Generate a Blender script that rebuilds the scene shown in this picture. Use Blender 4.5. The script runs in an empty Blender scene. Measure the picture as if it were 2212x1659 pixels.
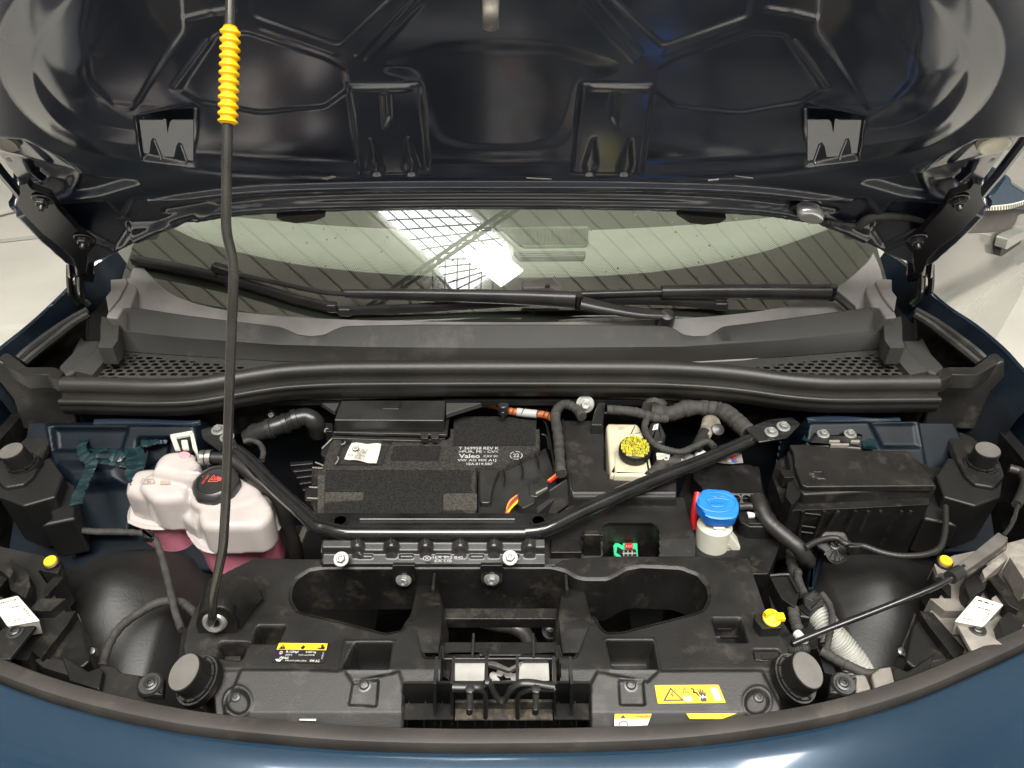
import bpy, bmesh, math, random
import numpy as np
from mathutils import Vector, Matrix, noise
random.seed(4)
scn = bpy.context.scene
R_ = math.radians
V = Vector
# ------------------------------------------------------------------ camera
FPX = 1600.0; CX, CY = 1106.0, 829.5
CAM = V((0.015, 0.0, 1.75)); PITCH = R_(35.0)
FW = V((0, math.cos(PITCH), -math.sin(PITCH))); UP = V((0, math.sin(PITCH), math.cos(PITCH)))
cd = bpy.data.cameras.new('camera'); cam = bpy.data.objects.new('camera', cd)
scn.collection.objects.link(cam); scn.camera = cam
cam.location = CAM; cam.rotation_euler = (R_(90) - PITCH, 0, 0)
cd.sensor_width = 36; cd.lens = FPX / 2212 * 36; cd.clip_end = 200; cd.clip_start = 0.02
# ------------------------------------------------------------------ world and light
w = bpy.data.worlds.new('World'); scn.world = w; w.use_nodes = True
nt = w.node_tree; bg = nt.nodes['Background']
tc = nt.nodes.new('ShaderNodeTexCoord'); sep = nt.nodes.new('ShaderNodeSeparateXYZ')
cr = nt.nodes.new('ShaderNodeValToRGB'); mr = nt.nodes.new('ShaderNodeMapRange')
mr.inputs[1].default_value = -1; mr.inputs[2].default_value = 1
nt.links.new(tc.outputs['Generated'], sep.inputs[0]); nt.links.new(sep.outputs['Z'], mr.inputs[0])
nt.links.new(mr.outputs[0], cr.inputs[0]); nt.links.new(cr.outputs[0], bg.inputs[0])
e = cr.color_ramp.elements
e[0].position = 0.0; e[0].color = (0.55, 0.50, 0.42, 1)
e[1].position = 1.0; e[1].color = (0.42, 0.41, 0.39, 1)
x = e.new(0.49); x.color = (0.69, 0.67, 0.62, 1)
x = e.new(0.62); x.color = (0.49, 0.48, 0.46, 1)
bg.inputs[1].default_value = 0.40
def area(name, loc, rot, sx, sy, power, col):
    l = bpy.data.lights.new(name, 'AREA'); l.shape = 'RECTANGLE'; l.size = sx; l.size_y = sy
    l.energy = power; l.color = col
    o = bpy.data.objects.new(name, l); scn.collection.objects.link(o); o.location = loc; o.rotation_euler = rot
    return o
# light of the hall's skylights, from area lamps added below the closed roof
area('skylight_glow', (-.2, -1.35, 5.8), (R_(-4), 0, R_(0)), 4.4, 2.8, 575, (1, 0.975, 0.93))
area('hall_lamp_glow', (2.6, -.9, 5.4), (R_(-12), R_(12), 0), 0.6, 2.6, 110, (1, 0.97, 0.92))
scn.view_settings.view_transform = 'Standard'; scn.view_settings.look = 'None'
scn.view_settings.exposure = 0.42; scn.view_settings.gamma = 1
scn.cycles.max_bounces = 8; scn.cycles.transparent_max_bounces = 12
# ------------------------------------------------------------------ frames: photo position -> point on a real plane
def ray(px, py):
    return FW + V((1, 0, 0)) * ((px - CX) / FPX) - UP * ((py - CY) / FPX)
class Frame:
    def __init__(s, O, A, B):
        s.O = V(O); s.A = V(A).normalized(); s.B = V(B).normalized(); s.N = s.A.cross(s.B).normalized()
    def ab(s, px, py, h=0):
        d = ray(px, py); O = s.O + s.N * h
        t = (O - CAM).dot(s.N) / d.dot(s.N); p = CAM + d * t - s.O
        return (p.dot(s.A), p.dot(s.B))
    def pt(s, a, b, h=0): return s.O + s.A * a + s.B * b + s.N * h
    def w(s, px, py, h=0): a, b = s.ab(px, py, h); return s.pt(a, b, h)
def FZ(z): return Frame((0, 0, z), (1, 0, 0), (0, 1, 0))
def FT(z, y0, slope):                                       # plane through (.,y0,z) rising 'slope' per metre of y
    return Frame((0, y0, z), (1, 0, 0), (0, 1, slope))
def FV(y, tilt=0): return Frame((0, y, 1), (1, 0, 0), (0, math.sin(R_(tilt)), math.cos(R_(tilt))))
def at(px, py, z): return FZ(z).w(px, py)
def aty(px, py, y): return FV(y).w(px, py)
OFF = {'A': (219.4, 822.9, .2232), 'B': (658.3, 822.9, .248), 'C': (1179.5, 822.9, .2232),
       'D': (1481.2, 932.6, .248), 'E': (0, 603.5, .1736), 'G': (1810.4, 329.2, .1818)}
for i in range(3):
    for j in range(3): OFF['T%d%d' % (i, j)] = (737.33 * i, 553 * j, 1 / 3)
def Z(tag, *p):
    ox, oy, s = OFF[tag]; return [(ox + x * s, oy + y * s) for x, y in p]
def Z1(tag, x, y): return Z(tag, (x, y))[0]
def mir(pts, c=2162): return [(c - x, y) for x, y in pts][::-1]
def rpoly(pts, r=6, n=4):
    out = []; N = len(pts)
    for i in range(N):
        p, a, b = np.array(pts[i], float), np.array(pts[i - 1], float), np.array(pts[(i + 1) % N], float)
        rr = r[i] if isinstance(r, (list, tuple)) else r
        da, db = a - p, b - p; la, lb = np.linalg.norm(da), np.linalg.norm(db)
        k = min(rr, la * .45, lb * .45)
        if k < .3: out.append(tuple(p)); continue
        s, e_ = p + da / la * k, p + db / lb * k
        for t in np.linspace(0, 1, n + 1): out.append(tuple((1 - t) ** 2 * s + 2 * t * (1 - t) * p + t * t * e_))
    return out
def ell(cx, cy, rx, ry, n=28, rot=0):
    c, s = math.cos(R_(rot)), math.sin(R_(rot)); o = []
    for i in range(n):
        a = 2 * math.pi * i / n; x, y = rx * math.cos(a), ry * math.sin(a)
        o.append((cx + x * c - y * s, cy + x * s + y * c))
    return o
def openround(pts, r=10, n=5):
    out = [pts[0]]
    for i in range(1, len(pts) - 1):
        p, a, b = (np.array(q, float) for q in (pts[i], pts[i - 1], pts[i + 1])); la, lb = np.linalg.norm(a - p), np.linalg.norm(b - p); k = min(r, la * .45, lb * .45)
        s, e_ = p + (a - p) / la * k, p + (b - p) / lb * k
        for t in np.linspace(0, 1, n): out.append(tuple((1 - t) ** 2 * s + 2 * t * (1 - t) * p + t * t * e_))
    return out + [pts[-1]]
def crom(P, k=6):
    P = [V(p) for p in P]
    if len(P) < 3: return P
    Q = [P[0] * 2 - P[1]] + P + [P[-1] * 2 - P[-2]]; out = []
    for i in range(1, len(Q) - 2):
        for j in range(k):
            t = j / k; a, b, c, d = Q[i - 1], Q[i], Q[i + 1], Q[i + 2]
            out.append(.5 * ((2 * b) + (c - a) * t + (2 * a - 5 * b + 4 * c - d) * t * t + (3 * b - a - 3 * c + d) * t ** 3))
    out.append(P[-1]); return out
# ------------------------------------------------------------------ materials
def mat(name, col, rough=.5, metal=0, bump=0, bscale=400, coat=0, var=0, vscale=8, dust=None, dscale=12, damt=.5, spec=.5, sss=0, trans=0, cior=1.5, crough=.05, vcol=None):
    m = bpy.data.materials.new(name); m.use_nodes = True; n = m.node_tree; L = n.links
    b = n.nodes['Principled BSDF']; I = b.inputs
    I['Base Color'].default_value = (*col, 1); I['Roughness'].default_value = rough; I['Metallic'].default_value = metal
    I['Specular IOR Level'].default_value = spec
    I['Coat Weight'].default_value = coat; I['Coat IOR'].default_value = cior; I['Coat Roughness'].default_value = crough
    if sss:
        I['Subsurface Weight'].default_value = sss; I['Subsurface Radius'].default_value = (.03, .025, .02); I['Subsurface Scale'].default_value = .4
    if trans: I['Transmission Weight'].default_value = trans
    co = n.nodes.new('ShaderNodeTexCoord')
    last = None
    if var:
        t = n.nodes.new('ShaderNodeTexNoise'); t.inputs['Scale'].default_value = vscale; t.inputs['Detail'].default_value = 6
        L.new(co.outputs['Object'], t.inputs['Vector'])
        mx = n.nodes.new('ShaderNodeMix'); mx.data_type = 'RGBA'
        c2 = vcol or tuple(min(1, c * (1 + var) + .004) for c in col)
        c1 = tuple(c * (1 - var * .6) for c in col) if not vcol else col
        mx.inputs[6].default_value = (*c1, 1); mx.inputs[7].default_value = (*c2, 1)
        r = n.nodes.new('ShaderNodeMapRange'); r.inputs[1].default_value = .35; r.inputs[2].default_value = .68
        L.new(t.outputs[0], r.inputs[0]); L.new(r.outputs[0], mx.inputs[0]); last = mx.outputs[2]
        r2 = n.nodes.new('ShaderNodeMapRange'); r2.inputs[3].default_value = max(0, rough - .07); r2.inputs[4].default_value = min(1, rough + .08)
        L.new(t.outputs[0], r2.inputs[0]); L.new(r2.outputs[0], I['Roughness'])
    if dust:
        t = n.nodes.new('ShaderNodeTexNoise'); t.inputs['Scale'].default_value = dscale; t.inputs['Detail'].default_value = 9; t.inputs['Roughness'].default_value = .7
        L.new(co.outputs['Object'], t.inputs['Vector'])
        r = n.nodes.new('ShaderNodeMapRange'); r.inputs[1].default_value = 1 - damt; r.inputs[2].default_value = 1.12 - damt * .8; r.inputs[4].default_value = .85
        L.new(t.outputs[0], r.inputs[0])
        mx = n.nodes.new('ShaderNodeMix'); mx.data_type = 'RGBA'; mx.inputs[7].default_value = (*dust, 1)
        if last: L.new(last, mx.inputs[6])
        else: mx.inputs[6].default_value = (*col, 1)
        L.new(r.outputs[0], mx.inputs[0]); last = mx.outputs[2]
    if last: L.new(last, I['Base Color'])
    if bump:
        t = n.nodes.new('ShaderNodeTexNoise'); t.inputs['Scale'].default_value = bscale; t.inputs['Detail'].default_value = 3
        L.new(co.outputs['Object'], t.inputs['Vector'])
        bp = n.nodes.new('ShaderNodeBump'); bp.inputs['Strength'].default_value = bump; bp.inputs['Distance'].default_value = .001
        L.new(t.outputs[0], bp.inputs['Height']); L.new(bp.outputs[0], I['Normal'])
    return m
M = dict(
 plastic=mat('black_plastic', (.0092, .0085, .0078), .42, spec=.42, bump=.35, bscale=900, var=.3, vscale=14, dust=(.060, .052, .043), dscale=22, damt=.46),
 plastic2=mat('dark_plastic', (.0045, .0043, .0041), .40, spec=.42, bump=.3, bscale=700, var=.35, vscale=20, dust=(.06, .05, .038), dscale=26, damt=.45),
 grain=mat('scuttle_plastic', (.030, .029, .0265), .62, bump=.5, bscale=1300, var=.18, vscale=6, dust=(.10, .09, .075), dscale=7, damt=.4),
 scuttle_pale=mat('pale_scuttle', (.155, .148, .14), .6, bump=.4, bscale=1200, var=.35, vscale=9, dust=(.20, .18, .16), dscale=6, damt=.40),  # paler than the scuttle plastic, for trim along the glass
 rubber=mat('seal_rubber', (.016, .0148, .013), .42, bump=.25, bscale=1500, var=.2, vscale=10),
 lip=mat('edge_rubber', (.030, .0265, .023), .55, bump=.3, bscale=1200, var=.25, vscale=12, dust=(.085, .072, .058), dscale=18, damt=.42),
 gloss=mat('gloss_black_steel', (.008, .008, .008), .20, coat=.6, var=.3, vscale=25, dust=(.05, .045, .04), dscale=40, damt=.33),
 satin=mat('satin_black', (.018, .0175, .017), .3, var=.3, vscale=20),
 grip=mat('yellow_grip', (.80, .47, .004), .42, sss=.05),
 yellow=mat('yellow_print', (.74, .44, .008), .6), yplug=mat('yellow_plug', (.85, .60, .01), .35),
 rod=mat('dark_rod_paint', (.024, .022, .019), .25, metal=.1, coat=.4, var=.2, vscale=30),
 paint=mat('blue_paint', (.010, .034, .066), .25, metal=.35, coat=1, crough=.085, var=.12, vscale=3, bump=.06, bscale=14, dust=(.03, .05, .075), dscale=60, damt=.42),
 navy=mat('navy_inner_paint', (.005, .009, .020), .30, metal=.3, coat=1, cior=1.72, crough=.15, var=.2, vscale=6),
 wing=mat('wing_paint', (.010, .020, .036), .25, metal=.3, coat=1, cior=1.9, crough=.04),
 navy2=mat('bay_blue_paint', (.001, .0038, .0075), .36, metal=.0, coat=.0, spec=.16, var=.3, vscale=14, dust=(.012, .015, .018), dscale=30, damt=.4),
 sealant=mat('teal_sealant', (.003, .016, .020), .36, coat=.3, bump=1, bscale=260, var=.5, vscale=60),
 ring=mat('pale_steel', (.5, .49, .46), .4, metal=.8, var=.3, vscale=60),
 zinc=mat('zinc_bolt', (.25, .255, .24), .42, metal=.45, var=.25, vscale=90),
 steel=mat('worn_steel', (.30, .29, .27), .35, metal=.85, var=.5, vscale=60, dust=(.2, .13, .08), dscale=60, damt=.35),
 alu=mat('matt_latch_metal', (.40, .39, .365), .5, metal=.25, var=.12, vscale=40, bump=.2, bscale=500),
 milk=mat('milky_tank', (.43, .385, .365), .25, sss=.3, var=.10, vscale=12, coat=.3),
 pink=mat('pink_coolant', (.60, .19, .26), .25, sss=.3, var=.22, vscale=16, coat=.3),
 cream=mat('cream_tank', (.47, .43, .31), .35, sss=.25, var=.14, vscale=25, coat=.2),
 cream2=mat('ivory_plastic', (.50, .485, .41), .38, sss=.2, var=.10, vscale=20),
 blue=mat('blue_cap', (.008, .16, .62), .38, sss=.05, var=.1, vscale=20),
 feltd=mat('dark_felt', (.014, .0135, .0125), .95, bump=1, bscale=700, var=.55, vscale=320, spec=.1),
 felt=mat('felt_foam', (.028, .026, .0235), .95, bump=1, bscale=700, var=.55, vscale=320, spec=.1),
 felt2=mat('worn_felt', (.045, .042, .036), .95, bump=1, bscale=700, var=.5, vscale=300, spec=.1),
 paper=mat('paper_label', (.50, .485, .43), .6, var=.1, vscale=50, bump=.3, bscale=80),
 white=mat('white_print', (.58, .57, .54), .55), grey=mat('grey_print', (.34, .34, .33), .6), black=mat('black_print', (.006, .006, .006), .5),
 red=mat('red_plastic', (.50, .012, .015), .4), redp=mat('red_print', (.55, .05, .04), .5), orange=mat('orange_cable', (.30, .075, .016), .5, var=.3, vscale=50),
 wred=mat('red_wire', (.75, .02, .03), .4), worange=mat('orange_wire', (.80, .26, .05), .4), wyellow=mat('yellow_wire', (.85, .55, .02), .4), wbrown=mat('brown_wire', (.16, .06, .03), .5),
 tape=mat('fabric_tape', (.028, .026, .023), .75, bump=.8, bscale=260, var=.4, vscale=60),
 green=mat('green_connector', (.03, .42, .19), .4), hose=mat('grey_corrugated', (.38, .38, .345), .4, sss=.2, var=.2, vscale=30),
 lamp=mat('lit_dusty_plastic', (.17, .155, .135), .6, var=.35, vscale=18, bump=.3, dust=(.30, .27, .23), dscale=25, damt=.5),
 liner=mat('liner_plastic', (.008, .0077, .0073), .47, bump=.25, bscale=300, var=.4, vscale=8),
 dirt=mat('dusty_black', (.02, .018, .016), .7, var=.2, vscale=20, dust=(.17, .13, .08), dscale=45, damt=.54),
 silicone=mat('braided_foil', (.34, .31, .25), .35, metal=.6, bump=.8, bscale=200, var=.5, vscale=60),
 cstopcap=mat('grommet_cream', (.55, .52, .42), .5, var=.1, vscale=30), stop=mat('stop_rubber', (.085, .078, .070), .55, var=.2, vscale=30, bump=.3, bscale=800),
 stopside=mat('stop_rubber_shaded', (.007, .0068, .0065), .55, bump=.3),  # dark copy of the stop rubber for the buffers' shaded sides
 dash=mat('pale_dash', (.32, .33, .30), .8, var=.05, vscale=30), dashdark=mat('dash_grille', (.20, .225, .19), .7),
 cabin=mat('cabin_grey', (.16, .17, .15), .8), tan=mat('tan_trim', (.45, .28, .14), .7),
 floor=mat('hall_floor', (.70, .675, .61), .34, var=.07, vscale=2.6, dust=(.56, .53, .46), dscale=6, damt=.36, bump=.1, bscale=30),
 roofp=mat('roof_panel', (.78, .76, .70), .7, var=.1, vscale=1.5), roofgap=mat('roof_gap', (.64, .62, .575), .8), hinge=mat('hinge_black', (.004, .004, .005), .26), truss=mat('truss_steel', (.12, .115, .11), .5),
 door=mat('body_reflection_tone', (.27, .27, .24), .28, metal=.1, coat=1, var=.06, vscale=2),  # pale reflection on blue bodywork put into the base colour
 chrome=mat('bright_trim', (.60, .60, .60), .15, metal=.7), lens=mat('lens_white', (.75, .72, .60), .25, coat=.5),
)
def emis(name, col, s):
    m = bpy.data.materials.new(name); m.use_nodes = True; b = m.node_tree.nodes['Principled BSDF']
    b.inputs['Base Color'].default_value = (.8, .8, .8, 1); b.inputs['Emission Color'].default_value = (*col, 1); b.inputs['Emission Strength'].default_value = s
    return m
M['sky'] = emis('skylight_sheet', (.93, .97, 1), 6); M['led'] = emis('lamp_panel', (1, 1, .86), 14)
def glassmat():
    m = bpy.data.materials.new('windscreen_glass'); m.use_nodes = True; n = m.node_tree; n.nodes.clear()
    o = n.nodes.new('ShaderNodeOutputMaterial'); mx = n.nodes.new('ShaderNodeMixShader'); t = n.nodes.new('ShaderNodeBsdfTransparent')
    g = n.nodes.new('ShaderNodeBsdfGlossy'); g.inputs['Roughness'].default_value = 0.005; t.inputs[0].default_value = (.90, .95, .87, 1)
    f = n.nodes.new('ShaderNodeFresnel'); f.inputs[0].default_value = 2.15
    k = n.nodes.new('ShaderNodeMath'); k.operation = 'MULTIPLY_ADD'; k.inputs[1].default_value = 1.2; k.inputs[2].default_value = .03
    n.links.new(f.outputs[0], k.inputs[0]); n.links.new(k.outputs[0], mx.inputs[0])
    n.links.new(t.outputs[0], mx.inputs[1]); n.links.new(g.outputs[0], mx.inputs[2]); n.links.new(mx.outputs[0], o.inputs[0])
    return m
M['glass'] = glassmat()
M['firewall'] = mat('firewall_dark', (.004, .006, .009), .5, var=.4, vscale=14)
M['frit'] = mat('frit_black', (.030, .032, .028), .35)
# ------------------------------------------------------------------ mesh builder
def finish(o, ang=38):
    me = o.data
    me.polygons.foreach_set('use_smooth', [True] * len(me.polygons))
    try: me.set_sharp_from_angle(angle=R_(ang))
    except Exception: pass
def props(o, label=None, cat=None, kind=None, group=None):
    if label: o['label'] = label
    if cat: o['category'] = cat
    if kind: o['kind'] = kind
    if group: o['group'] = group
    return o
def empty(name, loc, parent=None, **k):
    o = bpy.data.objects.new(name, None); scn.collection.objects.link(o); o.location = loc; o.empty_display_size = .05
    if parent: o.parent = parent; o.matrix_parent_inverse = Matrix.Translation(parent.location).inverted()
    return props(o, **k)
def wloc(o):
    l = V(o.location); 
    return l
class MB:
    def __init__(s): s.v = []; s.f = []; s.m = []
    def add(s, vs, fs, m=0):
        k = len(s.v); s.v += [tuple(p) for p in vs]
        s.f += [tuple(i + k for i in f) for f in fs]; s.m += [m] * len(fs); return s
    def prism(s, top, bot, m=0, ms=None):
        n = len(top); fs = [tuple(range(n)), tuple(range(2 * n - 1, n - 1, -1))]
        s.add(list(top) + list(bot), fs, m)
        k = len(s.v) - 2 * n
        for i in range(n):
            j = (i + 1) % n; s.f.append((k + i, k + n + i, k + n + j, k + j)); s.m.append(m if ms is None else ms)
        return s
    def pr(s, fr, pts, h1, h0, m=0, ph=None, taper=1, ms=None):
        ph = h1 if ph is None else ph
        ab = [fr.ab(x, y, ph) for x, y in pts]; ca = sum(a for a, b in ab) / len(ab); cb = sum(b for a, b in ab) / len(ab)
        return s.prism([fr.pt(a, b, h1) for a, b in ab], [fr.pt(ca + (a - ca) * taper, cb + (b - cb) * taper, h0) for a, b in ab], m, ms)
    def slices(s, rings, m=0, cap=(True, True), closed=True):
        n = len(rings[0]); vs = [p for r in rings for p in r]; fs = []
        for i in range(len(rings) - 1):
            for j in range(n if closed else n - 1):
                k = (j + 1) % n; fs.append((i * n + j, i * n + k, (i + 1) * n + k, (i + 1) * n + j))
        if cap[0]: fs.append(tuple(range(n))[::-1])
        if cap[1]: fs.append(tuple((len(rings) - 1) * n + i for i in range(n)))
        return s.add(vs, fs, m)
    def puff(s, fr, pts, h1, h0, r, m=0, ph=None, n=5, grow=0, resample=True, foot=0, out=0):
        ph = h1 if ph is None else ph
        ab = np.array([fr.ab(x, y, ph) for x, y in pts])
        c = ab.mean(0)
        area_ = np.sum(ab[:, 0] * np.roll(ab[:, 1], -1) - np.roll(ab[:, 0], -1) * ab[:, 1])
        if area_ < 0: ab = ab[::-1]
        t = np.roll(ab, -1, 0) - np.roll(ab, 1, 0); t /= np.linalg.norm(t, axis=1)[:, None] + 1e-9
        nn = np.stack([-t[:, 1], t[:, 0]], 1)
        ab = ab - nn * out
        rings = []
        if foot: q = ab - nn * foot; rings.append([fr.pt(a, b, h0) for a, b in q])
        else: rings.append([fr.pt(a, b, h0) for a, b in ab - nn * grow])
        for i in range(n + 1):
            th = math.pi / 2 * i / n; q = ab + nn * (r * (1 - math.cos(th)))
            rings.append([fr.pt(a, b, h1 - r + r * math.sin(th)) for a, b in q])
        return s.slices(rings, m)
    def box(s, c, size, rot=None, m=0):
        c = V(c); a, b, d = [x / 2 for x in size]; rot = rot or Matrix.Identity(3)
        vs = [c + rot @ V((i * a, j * b, k * d)) for i in (-1, 1) for j in (-1, 1) for k in (-1, 1)]
        return s.add(vs, [(0, 1, 3, 2), (4, 6, 7, 5), (0, 4, 5, 1), (2, 3, 7, 6), (0, 2, 6, 4), (1, 5, 7, 3)], m)
    def tube(s, path, r, seg=12, m=0, k=6, smooth=True, cap=True, flat=1, upv=None, rfn=None):
        P = crom(path, k) if smooth else [V(p) for p in path]
        rings = []; prev = None; L = len(P)
        for i, p in enumerate(P):
            t = (P[min(i + 1, L - 1)] - P[max(i - 1, 0)]).normalized()
            if prev is None:
                u = (upv or V((0, 0, 1))); u = (u - t * u.dot(t))
                if u.length < 1e-3: u = V((0, 1, 0)) - t * t.y
            else: u = prev - t * prev.dot(t)
            u.normalize(); prev = u; b = t.cross(u)
            rr = r(i / (L - 1)) if callable(r) else r
            rings.append([p + (u * math.cos(a) * rr * flat + b * math.sin(a) * rr) for a in [2 * math.pi * q / seg for q in range(seg)]])
        return s.slices(rings, m, (cap, cap))
    def lathe(s, prof, c, ax, seg=28, m=0, sx=1, ux=None, star=None):
        c = V(c); ax = V(ax).normalized(); u = ux and V(ux) or ax.orthogonal(); u = (u - ax * u.dot(ax)).normalized(); b = ax.cross(u)
        rings = []
        for pr in prof:
            r, h = pr[:2]; q = []
            for i in range(seg):
                a = 2 * math.pi * i / seg; rr = r * (star(a, h) if star else 1)
                q.append(c + ax * h + u * math.cos(a) * rr * sx + b * math.sin(a) * rr)
            rings.append(q)
        return s.slices(rings, m)
    def grid(s, rows, m=0):
        n = len(rows[0]); vs = [p for r in rows for p in r]
        fs = [(i * n + j, i * n + j + 1, (i + 1) * n + j + 1, (i + 1) * n + j) for i in range(len(rows) - 1) for j in range(n - 1)]
        return s.add(vs, fs, m)
    def decal(s, fr, quad, h, m=0, th=.0004):
        return s.pr(fr, quad, h, h - th, m, ph=h)
    def text(s, txt, fr, quad, box_, h, m=0, bold=0):
        """flat lettering: quad = label corners (tl,tr,br,bl) in the photo; box_ = (s0,t0,s1,t1) inside it, t down"""
        cu = bpy.data.curves.new('t', 'FONT'); cu.body = txt; cu.resolution_u = 2; cu.offset = bold
        ob = bpy.data.objects.new('t', cu); me = bpy.data.meshes.new_from_object(ob)
        if len(me.vertices):
            xs = [v.co.x for v in me.vertices]; ys = [v.co.y for v in me.vertices]
            x0, x1, y0, y1 = min(xs), max(xs), min(ys), max(ys); s0, t0, s1, t1 = box_
            q = [fr.w(x, y, h) for x, y in quad]; vs = []
            for v in me.vertices:
                a = s0 + (s1 - s0) * (v.co.x - x0) / (x1 - x0 + 1e-9); b = t1 + (t0 - t1) * (v.co.y - y0) / (y1 - y0 + 1e-9)
                vs.append(q[0] * (1 - a) * (1 - b) + q[1] * a * (1 - b) + q[2] * a * b + q[3] * (1 - a) * b)
            s.add(vs, [tuple(p.vertices) for p in me.polygons], m)
        bpy.data.objects.remove(ob); bpy.data.meshes.remove(me); bpy.data.curves.remove(cu); return s
    def qbox(s, fr, quad, box_, h, m=0):
        q = [fr.w(x, y, h) for x, y in quad]; s0, t0, s1, t1 = box_
        f = lambda a, b: q[0] * (1 - a) * (1 - b) + q[1] * a * (1 - b) + q[2] * a * b + q[3] * (1 - a) * b
        return s.add([f(s0, t0), f(s1, t0), f(s1, t1), f(s0, t1)], [(0, 1, 2, 3)], m)
    def qpoly(s, fr, quad, pts, h, m=0):
        q = [fr.w(x, y, h) for x, y in quad]
        f = lambda a, b: q[0] * (1 - a) * (1 - b) + q[1] * a * (1 - b) + q[2] * a * b + q[3] * (1 - a) * b
        return s.add([f(a, b) for a, b in pts], [tuple(range(len(pts)))], m)
    def build(s, name, mats, parent=None, bevel=0, seg=2, ang=38, recalc=True, sub=0, remesh=0, smooth=0, label=None, kind=None, cat=None):
        me = bpy.data.meshes.new(name); me.from_pydata(s.v, [], s.f)
        if not isinstance(mats, (list, tuple)): mats = [mats]
        for m_ in mats: me.materials.append(M[m_] if isinstance(m_, str) else m_)
        me.polygons.foreach_set('material_index', s.m)
        if recalc:
            bm = bmesh.new(); bm.from_mesh(me); bmesh.ops.recalc_face_normals(bm, faces=bm.faces[:]); bm.to_mesh(me); bm.free()
        # the object's origin at the middle of its base
        o = bpy.data.objects.new(name, me); scn.collection.objects.link(o)
        if remesh:
            r = o.modifiers.new('r', 'REMESH'); r.mode = 'VOXEL'; r.voxel_size = remesh; r.use_smooth_shade = True
            if smooth:
                q = o.modifiers.new('s', 'SMOOTH'); q.iterations = smooth; q.factor = .5
            dg = bpy.context.evaluated_depsgraph_get(); me2 = bpy.data.meshes.new_from_object(o.evaluated_get(dg)); o.modifiers.clear(); o.data = me2
            for m_ in mats[:1]:
                if not len(me2.materials): me2.materials.append(M[m_])
        finish(o, ang)
        if bevel:
            b = o.modifiers.new('bevel', 'BEVEL'); b.width = bevel; b.segments = seg; b.limit_method = 'ANGLE'; b.angle_limit = R_(ang); b.harden_normals = True
        if sub:
            b = o.modifiers.new('sub', 'SUBSURF'); b.levels = sub; b.render_levels = sub
        if parent: o.parent = parent
        return props(o, label, cat, kind)
# ------------------------------------------------------------------ pressed / moulded panels as dense reliefs
def sdf(poly, A, B):
    P = np.array(poly, float); d = np.full(A.shape, 1e9); ins = np.zeros(A.shape, bool); n = len(P)
    for i in range(n):
        x0, y0 = P[i]; x1, y1 = P[(i + 1) % n]; ex, ey = x1 - x0, y1 - y0
        t = np.clip(((A - x0) * ex + (B - y0) * ey) / (ex * ex + ey * ey + 1e-12), 0, 1)
        d = np.minimum(d, (A - x0 - t * ex) ** 2 + (B - y0 - t * ey) ** 2)
        c = ((y0 > B) != (y1 > B)) & (A < (x1 - x0) * (B - y0) / (y1 - y0 + 1e-15) + x0); ins ^= c
    d = np.sqrt(d); return np.where(ins, -d, d)
def line_d(pl, A, B):
    d = np.full(A.shape, 1e9)
    for (x0, y0), (x1, y1) in zip(pl, pl[1:]):
        ex, ey = x1 - x0, y1 - y0; t = np.clip(((A - x0) * ex + (B - y0) * ey) / (ex * ex + ey * ey + 1e-12), 0, 1)
        d = np.minimum(d, (A - x0 - t * ex) ** 2 + (B - y0 - t * ey) ** 2)
    return np.sqrt(d)
def SLN(d, e): return np.clip((e - d) / (2 * e), 0, 1)
def S(d, e):
    t = np.clip((e - d) / (2 * e), 0, 1); return t * t * (3 - 2 * t)
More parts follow.
